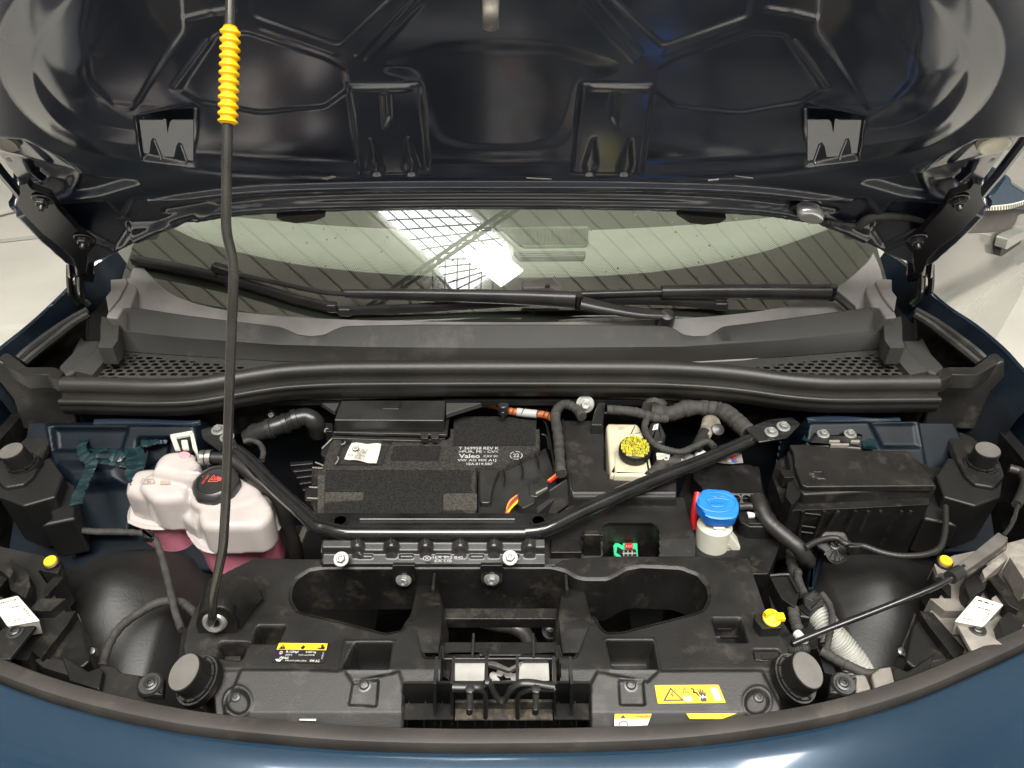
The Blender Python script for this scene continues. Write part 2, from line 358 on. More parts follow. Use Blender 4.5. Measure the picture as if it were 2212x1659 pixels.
class Relief:
    def __init__(s, fr, a0, a1, b0, b1, step):
        s.fr = fr; na = int((a1 - a0) / step) + 1; nb = int((b1 - b0) / step) + 1
        s.a = np.linspace(a0, a1, na); s.b = np.linspace(b0, b1, nb); s.A, s.B = np.meshgrid(s.a, s.b); s.H = np.zeros(s.A.shape); s.keep = np.ones(s.A.shape, bool)
        s.st = step
    def px(s, pts, h=0): return [s.fr.ab(x, y, h) for x, y in pts]
    def add(s, pts, dh, e=None, h=0): s.H += dh * S(sdf(s.px(pts, h), s.A, s.B), e or s.st); return s
    def set(s, pts, hv, e=None, h=0):
        k = S(sdf(s.px(pts, h), s.A, s.B), e or s.st); s.H = s.H * (1 - k) + hv * k; return s
    def min_(s, pts, hv, e=None, h=0):
        k = S(sdf(s.px(pts, h), s.A, s.B), e or s.st); s.H = np.where(s.H > hv, s.H * (1 - k) + hv * k, s.H); return s
    def max_(s, pts, hv, e=None, h=0):
        k = S(sdf(s.px(pts, h), s.A, s.B), e or s.st); s.H = np.where(s.H < hv, s.H * (1 - k) + hv * k, s.H); return s
    def rib(s, pts, dh, wd, h=0): d = line_d(s.px(pts, h), s.A, s.B); s.H += dh * S(d - wd, s.st * 1.2); return s
    def outline(s, pts, drop, e=None, h=0):
        d = sdf(s.px(pts, h), s.A, s.B); e = e or s.st
        s.H += drop * (1 - S(d, e)); s.keep &= d < e * 2.2; return s
    def build(s, name, m, parent, **k):
        nb, na = s.A.shape; O = np.array(s.fr.O); X = np.array(s.fr.A); Y = np.array(s.fr.B); N = np.array(s.fr.N)
        P = (O + s.A[..., None] * X + s.B[..., None] * Y + s.H[..., None] * N).reshape(-1, 3)
        idx = np.arange(nb * na).reshape(nb, na); kq = s.keep[:-1, :-1] & s.keep[1:, :-1] & s.keep[:-1, 1:] & s.keep[1:, 1:]
        F = np.stack([idx[:-1, :-1], idx[:-1, 1:], idx[1:, 1:], idx[1:, :-1]], -1)[kq]
        used = np.unique(F); mp = np.full(nb * na, -1); mp[used] = np.arange(len(used)); F = mp[F]; P = P[used]
        me = bpy.data.meshes.new(name); me.vertices.add(len(P)); me.vertices.foreach_set('co', P.ravel())
        me.loops.add(F.size); me.loops.foreach_set('vertex_index', F.ravel()); me.polygons.add(len(F))
        me.polygons.foreach_set('loop_start', np.arange(0, F.size, 4)); me.polygons.foreach_set('loop_total', np.full(len(F), 4))
        me.polygons.foreach_set('use_smooth', np.ones(len(F), bool)); me.update(calc_edges=True); me.validate()
        me.materials.append(M[m])
        o = bpy.data.objects.new(name, me); scn.collection.objects.link(o)
        if k.pop('sharp', 0): me.set_sharp_from_angle(angle=R_(40))
        if parent: o.parent = parent
        return props(o, **k)
def wallstrip(name, fr, pts, h1, h0, inset, m, parent, closed=True, ph=0):
    ab = np.array([fr.ab(x, y, ph) for x, y in pts])
    if closed and np.sum(ab[:, 0] * np.roll(ab[:, 1], -1) - np.roll(ab[:, 0], -1) * ab[:, 1]) < 0: ab = ab[::-1]
    t = np.roll(ab, -1, 0) - np.roll(ab, 1, 0); t /= np.linalg.norm(t, axis=1)[:, None] + 1e-9
    nn = np.stack([-t[:, 1], t[:, 0]], 1); q = ab + nn * inset; q2 = ab - nn * .0006
    b = MB(); b.slices([[fr.pt(a, c, h1) for a, c in q2], [fr.pt(a, c, h1 - .0015) for a, c in q], [fr.pt(a, c, h0) for a, c in q]], 0, (False, False), closed)
    return b.build(name, m, parent, recalc=False)
def bolt(name, parent, c, ax, r=.009, m='zinc', flange=1.55, hexh=.006, wash=.0018):
    b = MB(); b.lathe([(r * flange * .2, 0), (r * flange, 0), (r * flange, wash * .5), (r * flange * .93, wash), (r * .9, wash)], c, ax, 28)
    c2 = V(c) + V(ax).normalized() * wash * .8
    b.lathe([(r, 0), (r, hexh * .8), (r * .86, hexh), (r * .45, hexh), (r * .38, hexh * .75), (r * .1, hexh * .75)], c2, ax, 6)
    o = b.build(name, m, parent, bevel=.0005, seg=1, ang=30); return o
def screw(name, parent, c, ax, r=.008, m='satin'):
    b = MB(); b.lathe([(r * .3, 0), (r, 0), (r, r * .10), (r * .70, r * .16), (r * .66, r * .34), (r * .5, r * .44), (r * .34, r * .44), (r * .30, r * .15), (r * .05, r * .15)], c, ax, 24)
    return b.build(name, m, parent)
# ================================================================== THE HALL
def recenter(o):
    me = o.data; c = [sum((V(b)[i] for b in o.bound_box), 0) / 8 for i in range(3)]; c[2] = min(b[2] for b in o.bound_box)
    me.transform(Matrix.Translation(-V(c))); o.location = c; return o
b = MB(); b.add([(-30, -25, 0), (30, -25, 0), (30, 35, 0), (-30, 35, 0)], [(0, 1, 2, 3)])
b.build('floor', 'floor', kind='structure')
b = MB()
for q in ([(-3.4, 3.1), (-3.34, 3.1), (-2.2, 9), (-2.26, 9)], [(-9, 2.62), (-1.2, 2.98), (-1.2, 3.03), (-9, 2.67)]):
    b.prism([V((x, y, .004)) for x, y in q], [V((x, y, .001)) for x, y in q])
b.build('floor_line', mat('pale_line', (.74, .72, .66), .5), kind='structure')
b = MB(); b.prism([at(x, y, .005) for x, y in [(-160, 542), (-160, 533), (160, 500), (160, 506)]], [at(x, y, .001) for x, y in [(-160, 542), (-160, 533), (160, 500), (160, 506)]])
b.build('floor_line', 'white', kind='structure')
b = MB(); q = [(-200, 520), (-200, 516), (70, 447), (70, 450)]; b.prism([at(x, y, .004) for x, y in q], [at(x, y, .001) for x, y in q]); b.build('floor_joint', mat('joint_dirt', (.22, .17, .12), .8), kind='structure')
# roof of the hall seen mirrored in the windscreen: ribbed sheets, trusses
RZ = 6.0
b = MB(); ca, sa = math.cos(R_(50)), math.sin(R_(50))
xs = []; _x = -9
while _x < 9: xs += [_x, _x + .022, _x + .10]; _x += .17
xs.append(_x)
for k, (u0, u1) in enumerate(zip(xs, xs[1:])):
    z = RZ + (.05 if k % 3 == 0 else 0)
    p = [V((u0 * ca - v * sa, u0 * sa + v * ca + 1, z)) for v in (-9, 9)]; q = [V((u1 * ca - v * sa, u1 * sa + v * ca + 1, z)) for v in (-9, 9)]
    b.add([p[0], q[0], q[1], p[1]], [(0, 1, 2, 3)], 1 if k % 3 == 0 else 0)
    if k % 3 == 0:
        for s_ in (p, q): b.add([s_[0], s_[1], s_[1] + V((0, 0, -.05)), s_[0] + V((0, 0, -.05))], [(0, 1, 2, 3)])
b.build('ceiling', ['roofp', 'roofgap'], kind='structure', recalc=False)
b = MB(); random.seed(2)
CL = bpy.data.objects['ceiling']
for k in range(9):
    y0 = -2.2 - k * 1.15
    b = MB(); a_ = V((-9, y0 + 1.2, RZ - .12)); c_ = V((9, y0 - 2.2, RZ - .12)); d_ = c_ - a_
    b.tube([a_, c_], .06 if k % 2 else .035, 6, smooth=False)
    if k % 2:
        up_ = V((0, 0, -.5)); b.tube([a_ + up_, c_ + up_], .05, 6, smooth=False)
        for i in range(24): b.tube([a_ + d_ * (i / 24) + (up_ if i % 2 else V()), a_ + d_ * ((i + 1) / 24) + (V() if i % 2 else up_)], .025, 5, smooth=False)
    b.build('roof_beam', 'truss', CL)
for k in range(3):  # unseen glowing strips added to streak the bumper's reflections
    x_ = -5 + k * 4.6
    b = MB(); b.prism([V((x_ - .9, -9, RZ - .02)), V((x_ + .5, -9, RZ - .02)), V((x_ + 1.5, -2.6, RZ - .02)), V((x_ + .1, -2.6, RZ - .02))], [V((x_ - .9, -9, RZ - .04)), V((x_ + .5, -9, RZ - .04)), V((x_ + 1.5, -2.6, RZ - .04)), V((x_ + .1, -2.6, RZ - .04))])
    b.build('bumper_streak_strip', emis('bumper_streak_glow', (.95, .97, 1), 0.9), CL)
def truss(name, p0, p1, h, n, label):
    b = MB(); p0, p1 = V(p0), V(p1); d = p1 - p0; up = V((0, 0, h))
    for q in (V(), up): b.tube([p0 + q, p1 + q], .017, 6, smooth=False)
    for i in range(n):
        a = p0 + d * (i / n); c = p0 + d * ((i + .5) / n); e_ = p0 + d * ((i + 1) / n)
        b.tube([a, c + up], .010, 5, smooth=False); b.tube([c + up, e_], .010, 5, smooth=False)
    o = b.build(name, 'truss', label=label, cat='roof truss'); return recenter(o)
# ================================================================== THE CAR
car = empty('car', (0, 0, 0), label='dark blue car seen close from the front with its bonnet propped open', cat='car')
ID = car
# ---- ground under the bay, dark depth of the compartment
b = MB()
b.box((0, .80, .52), (1.66, .84, .02)); b.box((0, 1.20, .74), (1.7, .02, .44)); b.box((-.86, .8, .73), (.02, .84, .45)); b.box((.86, .8, .73), (.02, .84, .45))
b.box((0, .385, .70), (1.3, .02, .40))
b.build('under_tray', 'plastic2', car)
# ---- windscreen
def wsx(x): return .13 * (x / .76) ** 2
WB, WZ, WT = 1.155, 1.055, R_(27)
def wpt(x, t): return V((x, WB + wsx(x) + t * math.cos(WT), WZ + .035 * (x / .76) ** 2 + t * math.sin(WT)))
def whit(px, py):                         # photo position -> (x,t) on the windscreen
    d = ray(px, py); lo, hi = .8, 3.0
    def g(s):
        p = CAM + d * s; t = (p.y - WB - wsx(p.x)) / math.cos(WT); return p.z - (WZ + .035 * (p.x / .76) ** 2 + t * math.sin(WT))
    for _ in range(40):
        m_ = (lo + hi) / 2
        if g(m_) > 0: lo = m_
        else: hi = m_
    p = CAM + d * lo; return p.x, (p.y - WB - wsx(p.x)) / math.cos(WT)
b = MB(); b.grid([[wpt(-.74 + 1.48 * i / 60 - 0 * t, t * .95) for i in range(61)] for t in np.linspace(0, 1, 20)])
o = b.build('windscreen', 'glass', car, recalc=False)
WND = o
fr_in = [whit(*p) for p in [(330, 470), (420, 515), (520, 545), (640, 570), (800, 588), (950, 596), (1100, 599), (1250, 597), (1400, 588), (1540, 568), (1660, 540), (1760, 505), (1850, 470)]]
fx = [p[0] for p in fr_in]; ft = [p[1] for p in fr_in]
b = MB(); rows = [[], []]
for i in range(81):
    x = -.74 + 1.48 * i / 80; te = float(np.interp(x, fx, ft))
    n_ = V((0, math.sin(WT), -math.cos(WT))) * .002
    rows[0].append(wpt(x, 0) + n_); rows[1].append(wpt(x, te) + n_)
b.grid(rows)
b.build('frit_band', 'frit', WND, recalc=False)
# the band's printed dots fading out into the clear glass
b = MB()
for r_ in range(14):
    for i in range(330):
        x = -.70 + 1.40 * (i + (r_ % 2) * .5) / 330; te = float(np.interp(x, fx, ft)); s = .00185 * (1 - r_ / 17); c = wpt(x, te + .001 + r_ * .0032) + V((0, math.sin(WT), -math.cos(WT))) * .0019
        u, v = V((1, 0, 0)) * s, V((0, math.cos(WT), math.sin(WT))) * s * .8
        b.add([c - u, c - v, c + u, c + v], [(0, 1, 2, 3)])
o = b.build('frit_dots', 'frit', WND, recalc=False, kind='stuff')
b = MB(); random.seed(21)
for i in range(110):
    x_, t_ = random.uniform(-.55, .62), random.uniform(.03, .30) ** 1.0; s = random.uniform(.0008, .0026); c = wpt(x_, t_) + V((0, -math.sin(WT), math.cos(WT))) * .0006
    u, v = V((1, 0, 0)) * s, V((0, math.cos(WT), math.sin(WT))) * s
    b.add([c + u * math.cos(a) * random.uniform(.7, 1.2) + v * math.sin(a) for a in np.linspace(0, 5.6, 8)], [tuple(range(8))])
b.build('water_marks', mat('dried_water', (.11, .11, .10), .7), WND, recalc=False, kind='stuff')
# ---- cabin: dashboard under the glass
DZ = 1.03
b = MB(); dd = []
for i in range(41):
    x = -.80 + 1.6 * i / 40; dd.append(x)
b.grid([[V((x, WB + wsx(x) * .9 + .05 + t * .45, DZ - .03 + .05 * math.sin(min(1, t * 1.3) * 1.57) - (0 if t < .95 else .05))) for x in dd] for t in np.linspace(0, 1, 14)])
D_ = b.build('dashboard', 'dash', car, recalc=False)
FD = FZ(DZ + .022)
b = MB(); q = rpoly([(1082, 492), (1268, 488), (1272, 492), (1267, 530), (1130, 532)], 6)
b.pr(FD, q, .004, -.004)
g_ = b.build('speaker_grille', 'dashdark', D_)
b = MB()
for i in range(60): 
    x = 1092 + i * 3.0
    a, c = FD.w(x, 494 + max(0, (1105 - x)) * .1, .0055), FD.w(x + 1, 528 - max(0, 1120 - x) * 1.0, .0055)
    b.tube([a, c], .0011, 4, smooth=False)
b.build('grille_rib', 'cabin', g_, kind='stuff')
b = MB(); b.pr(FD, rpoly([(1108, 543), (1266, 542), (1262, 556), (1122, 557)], 4), .004, -.004); v_ = b.build('defrost_vent', 'cabin', D_)
b = MB()
for i in range(3): b.tube([FD.w(1116 + i, 546 + i * 4, .006), FD.w(1261, 545 + i * 4, .006)], .0012, 5, smooth=False)
b.build('vent_slat', 'dash', v_)
b = MB(); b.box((-.15, 2.0, 1.06), (1.7, .5, .5)); b.build('cabin_interior', 'cabin', car)
b = MB(); b.tube([aty(520, 495, 1.735), aty(850, 497, 1.735)], .004, 6, smooth=False); b.build('dash_trim_strip', 'tan', D_)
# ---- windscreen side posts
for side in (0, 1):
    f = (lambda p: p) if side else (lambda p: mir(p))
    b = MB()
    P = [(1835, 500), (1850, 515), (1880, 600), (1893, 598), (1878, 560), (1868, 505)]
    row = []
    pts = f(P); b.prism([aty(x, y, 1.375) for x, y in pts], [aty(x, y, 1.375) + V((0, .05, .03)) for x, y in pts])
    b.build('windscreen_post', 'door', car, bevel=.003)  # pale tone carries the reflection on the post
# ---- the loft helper: rows given in the photo, each row on its own height
def prow(pts, n, z=None, y=None, fr=None):
    P = np.array(pts, float); L = np.r_[0, np.cumsum(np.hypot(*np.diff(P, axis=0).T))]; L /= L[-1]; t = np.linspace(0, 1, n)
    xs, ys = np.interp(t, L, P[:, 0]), np.interp(t, L, P[:, 1])
    out = []
    for i, (x_, y_) in enumerate(zip(xs, ys)):
        if callable(z): out.append(at(x_, y_, z(t[i])))
        elif z is not None: out.append(at(x_, y_, z))
        elif fr is not None: out.append(fr.w(x_, y_))
        else: out.append(aty(x_, y_, y))
    return out
# ---- scuttle (cowl) : pale lower trim along the glass, upright plate, ledge, tray
def smoothpx(P, k=8): return [(p.x, p.y) for p in crom([V((x, y, 0)) for x, y in P], k)]
glass_edge = smoothpx([(300, 560), (318, 590), (350, 620), (380, 642), (430, 660), (500, 674), (600, 685), (740, 693), (900, 697), (1106, 699), (1300, 697), (1470, 691), (1600, 680), (1690, 666), (1760, 645), (1820, 615), (1870, 572), (1885, 550)])
ge = []
P = np.array(glass_edge)
for x_, y_ in glass_edge:
    xx, t = whit(x_, y_); ge.append(wpt(xx, t) + V((0, -.002, .004)))
low = []
for i, p in enumerate(ge):
    k = 1 - abs(p.x) / .8
    low.append(V((p.x * (1.0), p.y - .085 - .0 * k, p.z - .042 - .01 * k)))
b = MB(); b.grid([[p + V((0, .006, -.004)) for p in ge], ge, [g * .5 + l * .5 + V((0, 0, .008)) for g, l in zip(ge, low)], low])
b.build('scuttle_glass_trim', 'scuttle_pale', car, recalc=False)
top = [(262, 668), (268, 663), (400, 683), (600, 707), (618, 713), (640, 724), (670, 728), (700, 725), (725, 712), (745, 706), (900, 703), (1106, 703), (1300, 703), (1440, 706), (1458, 712), (1475, 724), (1500, 728), (1530, 727), (1548, 716), (1562, 707), (1700, 690), (1890, 664), (1898, 668)]
led = [(252, 708), (400, 724), (600, 739), (800, 744), (1106, 746), (1474, 743), (1700, 728), (1908, 705)]
mid = [(252, 732), (400, 745), (600, 757), (800, 765), (1106, 769), (1474, 763), (1700, 752), (1915, 732)]
fl = [(240, 757), (400, 768), (600, 780), (800, 785), (1106, 786), (1474, 782), (1700, 770), (1925, 752)]
fl2 = [(196, 818), (300, 845), (500, 830), (640, 800), (1106, 798), (1500, 800), (1700, 830), (1850, 845), (1975, 820)]
n = 160
b = MB(); bx_, by_ = zip(*[(x, y) for x, y in top if not (605 < x < 740 or 1445 < x < 1556)]); rt = [aty(p_[0], p_[1], at(p_[0], float(np.interp(p_[0], bx_, by_)), 1.088).y) for p_ in [(float(q[0]), float(q[1])) for q in (lambda P: [(np.interp(t, np.r_[0, np.cumsum(np.hypot(*np.diff(P, axis=0).T))] / np.sum(np.hypot(*np.diff(P, axis=0).T)), P[:, 0]), np.interp(t, np.r_[0, np.cumsum(np.hypot(*np.diff(P, axis=0).T))] / np.sum(np.hypot(*np.diff(P, axis=0).T)), P[:, 1])) for t in np.linspace(0, 1, n)])(np.array(top, float))]]; rl = prow(led, n, z=1.062); rl2 = [p + V((0, -.004, -.003)) for p in rl]; rm = prow(mid, n, z=1.045); rf = prow(fl, n, z=1.026); rg = prow(fl2, n, z=1.016)
b.grid([[p + V((0, .01, -.02)) for p in rt], [p + V((0, .003, 0)) for p in rt], rt, rl, rl2]); 
b.grid([[p + V((0, .004, -.003)) for p in rl2], rl2, rm, rf])
SC = b.build('scuttle_panel', 'grain', car, recalc=False)
# tray with the air-intake perforation
FS = FZ(1.024)
r = Relief(FS, -.84, .80, .93, 1.16, .0012)
allp = [(196, 822), (250, 744), (400, 756), (600, 768), (800, 774), (1106, 776), (1474, 771), (1700, 759), (1925, 738), (1985, 822), (1800, 850), (1500, 830), (1106, 820), (640, 830), (300, 850)]
r.outline(allp, -.03, .003)
for poly in ([(258, 762), (485, 786), (548, 790), (480, 812), (200, 818)], mir([(258, 762), (485, 786), (548, 790), (480, 812), (200, 818)], 2166)):
    q = r.px(poly); ins = sdf(q, r.A, r.B) < -.003
    sx_, sy_ = .0182, .0104
    row = np.floor(r.B / (sy_)); u = (r.A + (row % 2) * sx_ / 2) / sx_; u -= np.floor(u); v = r.B / sy_ - row
    d = np.sqrt(((np.abs(u - .5) * sx_ - .0022).clip(0)) ** 2 + ((v - .5) * sy_) ** 2)
    r.keep &= ~((d < .0030) & ins)
TR = r.build('scuttle_tray', 'grain', car)
b = MB(); b.box((0, 1.12, .985), (1.50, .17, .01)); b.build('intake_shade_sheet', 'black', TR)  # black sheet added so the holes above read as shaded
# tray side pieces
for side in (0, 1):
    f = (lambda p: mir(p, 2166)) if side else (lambda p: p)
    b = MB()
    # stepped end bracket
    b.pr(FZ(1.075), f(rpoly(Z('E', (1265, 455), (1300, 470), (1455, 485), (1480, 590), (1465, 760), (1400, 850), (1215, 850), (1250, 745), (1250, 580)), 2)), 0, -.035, taper=.97)
    b.pr(FZ(1.035), f(Z('E', (1215, 850), (1430, 860), (1150, 1190), (930, 1140), (1110, 960))), 0, -.03)
    b.build('scuttle_end_bracket', 'grain', TR, bevel=.003)
    b = MB()
    A_ = f(Z('E', (1310, 220), (1370, 140), (1370, 0), (1560, -10), (1580, 40), (1480, 230), (1340, 400)))
    b.prism([at(x, y, 1.10) for x, y in A_], [at(x, y, 1.10) + V((0, .03, -.04)) for x, y in A_])
    b.build('corner_flap', 'scuttle_pale', TR, bevel=.003)
    b = MB()
    A_ = f(Z('E', (1340, 400), (1480, 230), (1580, 40), (1560, -60), (1720, -80), (1700, 150), (1620, 340), (1540, 345), (1455, 485), (1310, 470)))
    b.prism([at(x, y, 1.095) for x, y in A_], [at(x, y, 1.095) + V((0, .02, -.05)) for x, y in A_])
    b.build('corner_trim', 'scuttle_pale', TR, bevel=.004)
    # side moulding in the well (lower brown-black trough)
    b = MB()
    A_ = f(Z('E', (720, 1085), (880, 920), (1000, 690), (1050, 755), (1250, 750), (1215, 850), (1110, 960), (930, 1140), (800, 1190)))
    b.prism([at(x, y, 1.03) for x, y in A_], [at(x, y, 1.03) + V((0, 0, -.06)) for x, y in A_])
    b.build('side_trough', 'grain', TR, bevel=.006)
    b = MB()
    A_ = f(Z('E', (240, 985), (590, 650), (1090, 370), (1110, 440), (1010, 680), (890, 900), (720, 1080), (340, 1080)))
    n_ = len(A_); cx_ = 1 if side else -1
    zt = [1.05, 1.065, 1.085, 1.05, 1.02, 1.01, 1.00, 1.01]
    if side: zt = zt[::-1]
    b.prism([at(x, y, z) for (x, y), z in zip(A_, zt)], [at(x, y, z) + V((cx_ * .02, 0, -.06)) for (x, y), z in zip(A_, zt)])
    b.build('wing_lining', 'plastic', car, bevel=.004)
    for q in (Z('E', (235, 985), (350, 880), (600, 690), (850, 520), (1090, 385)), Z('E', (300, 1040), (480, 890), (720, 700), (900, 560), (1100, 440))):
        b = MB(); b.tube([at(x, y, 1.052 + .03 * i / 4) for i, (x, y) in enumerate(f(q) if not side else f(q)[::-1])], .007, 8); b.build('lining_bead', 'plastic', car)
# ---- rubber seal along the scuttle
main = [(138, 832), (220, 833), (333, 836), (420, 833), (500, 821), (560, 811), (620, 803), (700, 798), (800, 796), (1106, 795), (1380, 796), (1475, 799), (1540, 803), (1608, 810), (1680, 820), (1741, 826), (1800, 829), (1875, 829), (2022, 828)]
mp = crom([at(x, y, 1.042) for x, y in main], 5)
sp_ = [(.0145 * math.cos(a), .0145 * math.sin(a)) for a in np.linspace(-.6, math.pi + .55, 16)] + [(-.0150, -.0135), (-.0185, -.0130)] + [(-.0235 + .0062 * math.cos(a), -.0165 + .0062 * math.sin(a)) for a in np.linspace(2.2, 3.9, 6)] + [(-.0290, -.026), (-.0290, -.032), (-.0265, -.035), (-.0265, -.040), (-.020, -.044)]
b = MB(); b.grid([[p + V((0, u, v)) for p in mp] for u, v in sp_])
SL = b.build('bonnet_seal', 'rubber', car, ang=60, recalc=False)
sec = [(x, y + 27 + (3 if x < 500 else 0)) for x, y in main]
b = MB(); b.grid([[p + V((0, u, v)) for p in mp] for u, v in ((-.012, -.03), (-.020, -.045), (-.012, -.052), (.004, -.06), (.01, -.12))]); b.build('seal_foot', 'plastic2', SL, recalc=False)
# ---- corner caps at the seal's ends
for side in (0, 1):
    f = (lambda p: mir(p)) if side else (lambda p: p)
    b = MB()
    rim = f(Z('E', (0, 960), (30, 925), (80, 912), (130, 925), (340, 1085), (650, 1085), (720, 1100), (800, 1150), (770, 1190), (740, 1250), (640, 1215), (600, 1185), (290, 1190), (0, 1020), (-60, 1000)))
    b.prism([at(x, y, 1.055) for x, y in rim], [at(x, y, 1.055) + V((0, .0, -.03)) for x, y in rim])
    b.build('corner_cap_rim', 'plastic', car, bevel=.006, seg=3)
    face = f(Z('E', (-60, 1005), (0, 1020), (290, 1190), (600, 1190), (640, 1215), (740, 1250), (790, 1330), (880, 1550), (960, 1850), (280, 1880), (160, 1500), (0, 1300), (-60, 1250)))
    b = MB(); FF = FV(at(*Z1('E', 500, 1180), 1.04).y, 12)
    b.pr(FF, face, 0, -.012); b.build('corner_cap', 'plastic', car, bevel=.005)
# ---- firewall and inner wings
b = MB()
fw = FV(1.085)
rows = [prow([(120, 835), (600, 810), (1106, 800), (1600, 810), (2040, 835)], 40, z=1.01), ]
rows.append([V((p.x, p.y + .0, .94)) for p in rows[0]]); rows.append([V((p.x, p.y - .02, .6)) for p in rows[0]])
b.grid(rows); b.build('firewall', 'firewall', car, recalc=False)
def beadtube(pts, z, r, name='sealant_bead', m='sealant', par=None):
    P = crom([at(x, y, z_) for (x, y), z_ in zip(pts, z if isinstance(z, (list, tuple)) else [z] * len(pts))], 14)
    b = MB(); P = [p + V([noise.noise(p * 190 + V((k * 9, 0, 0))) * r * .2 for k in range(3)]) for p in P]
    L = len(P); ph = [random.uniform(.85, 1.12) for _ in range(L + 1)]
    b.tube(P, lambda t: 1.25 * r * ph[int(t * L)], 10, smooth=False, flat=.22); return b.build(name, m, par or car)
# left inner wing: stepped blue panels
b = MB(); FL = Frame((0, .93, .93), (1, 0, 0), (0, .75, .66))
r = Relief(FL, -.80, -.38, -.22, .12, .003)
r.add(Z('A', (-500, 430), (960, 430), (1000, 700), (400, 1100), (330, 1500), (-300, 1500)), .02, .006)
r.add(Z('A', (-420, 470), (300, 470), (240, 690), (-400, 690)), -.012, .005)
r.add(Z('A', (420, 590), (700, 590), (660, 750), (380, 900)), -.02, .006)
r.add(Z('A', (-300, 830), (240, 830), (300, 1010), (-200, 1050)), .012, .012)
r.outline([(-60, 908), (440, 905), (500, 1240), (-60, 1240)], -.10, .004)
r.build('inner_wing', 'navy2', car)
for pts, z, rr in ((Z('A', (40, 390), (-90, 470), (-180, 600), (-190, 700), (-100, 790), (-130, 900), (-200, 1050), (-250, 1200)), .965, .0075),
                   (Z('A', (-150, 700), (-20, 700), (120, 715), (240, 735)), .955, .010), (Z('A', (-120, 770), (40, 780), (180, 800), (290, 815)), .950, .006),
                   (Z('A', (330, 440), (310, 560), (290, 650), (310, 800), (300, 900), (350, 1000)), .963, .008), (Z('A', (360, 640), (390, 760), (370, 850), (400, 900)), .963, .005),
                   (Z('A', (340, 450), (470, 450), (590, 490), (720, 480), (850, 465), (930, 460)), .975, .0075), (Z('A', (380, 600), (480, 590), (560, 570), (640, 560)), .967, .009),
                   (Z('A', (360, 500), (440, 530), (540, 520), (620, 520)), .968, .010)):
    beadtube(pts, z, rr)
b = MB(); b.tube([at(x, y, .985) for x, y in Z('A', (-60, 400), (200, 395), (500, 400), (700, 412), (900, 415), (960, 405))], .006, 8, flat=1.0); b.build('wing_flange', 'wing', car)
# right inner wing
FR = Frame((0, .93, .93), (1, 0, 0), (0, .75, .66))
r = Relief(FR, .34, .80, -.16, .12, .003)
r.add(Z('T21', (560, 1190), (800, 1080), (1500, 1070), (1560, 1400), (600, 1400)), .02, .006)
r.add(Z('T21', (1180, 1090), (1480, 1090), (1500, 1250), (1260, 1250)), -.006, .005)
r.outline([(1735, 906), (2065, 908), (2200, 1200), (1690, 1200)], -.10, .004)
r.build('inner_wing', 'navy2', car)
b = MB(); b.tube([at(x, y, .985) for x, y in Z('T21', (800, 1070), (1000, 1060), (1250, 1075), (1400, 1070))], .007, 8); b.build('wing_flange', 'wing', car)
for pts, z, rr in ((Z('T21', (830, 1140), (900, 1110), (1050, 1100), (1150, 1085), (1210, 1150), (1230, 1240)), .972, .007), (Z('T21', (1160, 1100), (1190, 1180), (1215, 1245)), .972, .008),
                   (Z('T21', (800, 1200), (840, 1130)), .972, .006), (Z('T11', (1745, 880), (1760, 930), (1755, 980)), .965, .009), (Z('T11', (1800, 880), (1820, 930), (1815, 980)), .965, .009)):
    beadtube(pts, z, rr)
b = MB(); b.puff(FZ(.988), rpoly(Z('T21', (860, 1150), (1170, 1150), (1165, 1250), (800, 1220)), 3), .0, -.05, .006); br = b.build('fuse_box_bracket', 'satin', car)
for x in (910, 1085): bolt('bolt', br, at(*Z1('T21', x, 1156), .988), (0, -.1, 1), .0065)
for (x, y, w_, h_) in ((950, 1190, 70, 14), (960, 1212, 120, 12), (1090, 1190, 60, 14)):
    b = MB(); b.pr(FZ(.989), Z('T21', (x, y), (x + w_, y), (x + w_, y + h_), (x, y + h_)), .003, -.004); b.build('slot_rib', 'lamp', br, bevel=.001)
# ---- wheel-house liners: big dished domes both sides
for side in (0, 1):
    f = (lambda p: mir(p, 2150)) if side else (lambda p: p)
    s_ = 1 if side else -1
    fr = FZ(.72); r = Relief(fr, -.92 if not side else .22, -.22 if not side else .92, .42, 1.02, .005)
    cx_, cy_ = fr.ab(*f([(255, 1330)])[0], .1)
    d2 = ((r.A - cx_) / .20) ** 2 + ((r.B - cy_) / .20) ** 2
    r.H += .14 * np.exp(-d2 * .75) + .04 * np.clip((r.B - cy_) / .4, 0, 1) - .25 * np.clip((np.abs(r.A) < .5) * (.50 - np.abs(r.A)) * 3, 0, .25) + .02 * np.exp(-(((r.A - cx_) / .05) ** 2 + ((r.B - cy_ - .02) / .05) ** 2))
    WL = r.build('wheel_arch_liner', 'liner', car)
    c = f([(178, 1299)])[0]; p = fr.w(*c, .10)
    b = MB(); b.lathe([(.003, .006), (.007, .007), (.008, .003), (.013, .003), (.015, 0), (.016, -.004)], p + V((0, 0, .0)), (0, -.6, .8), 20); b.build('liner_clip', 'liner', WL)
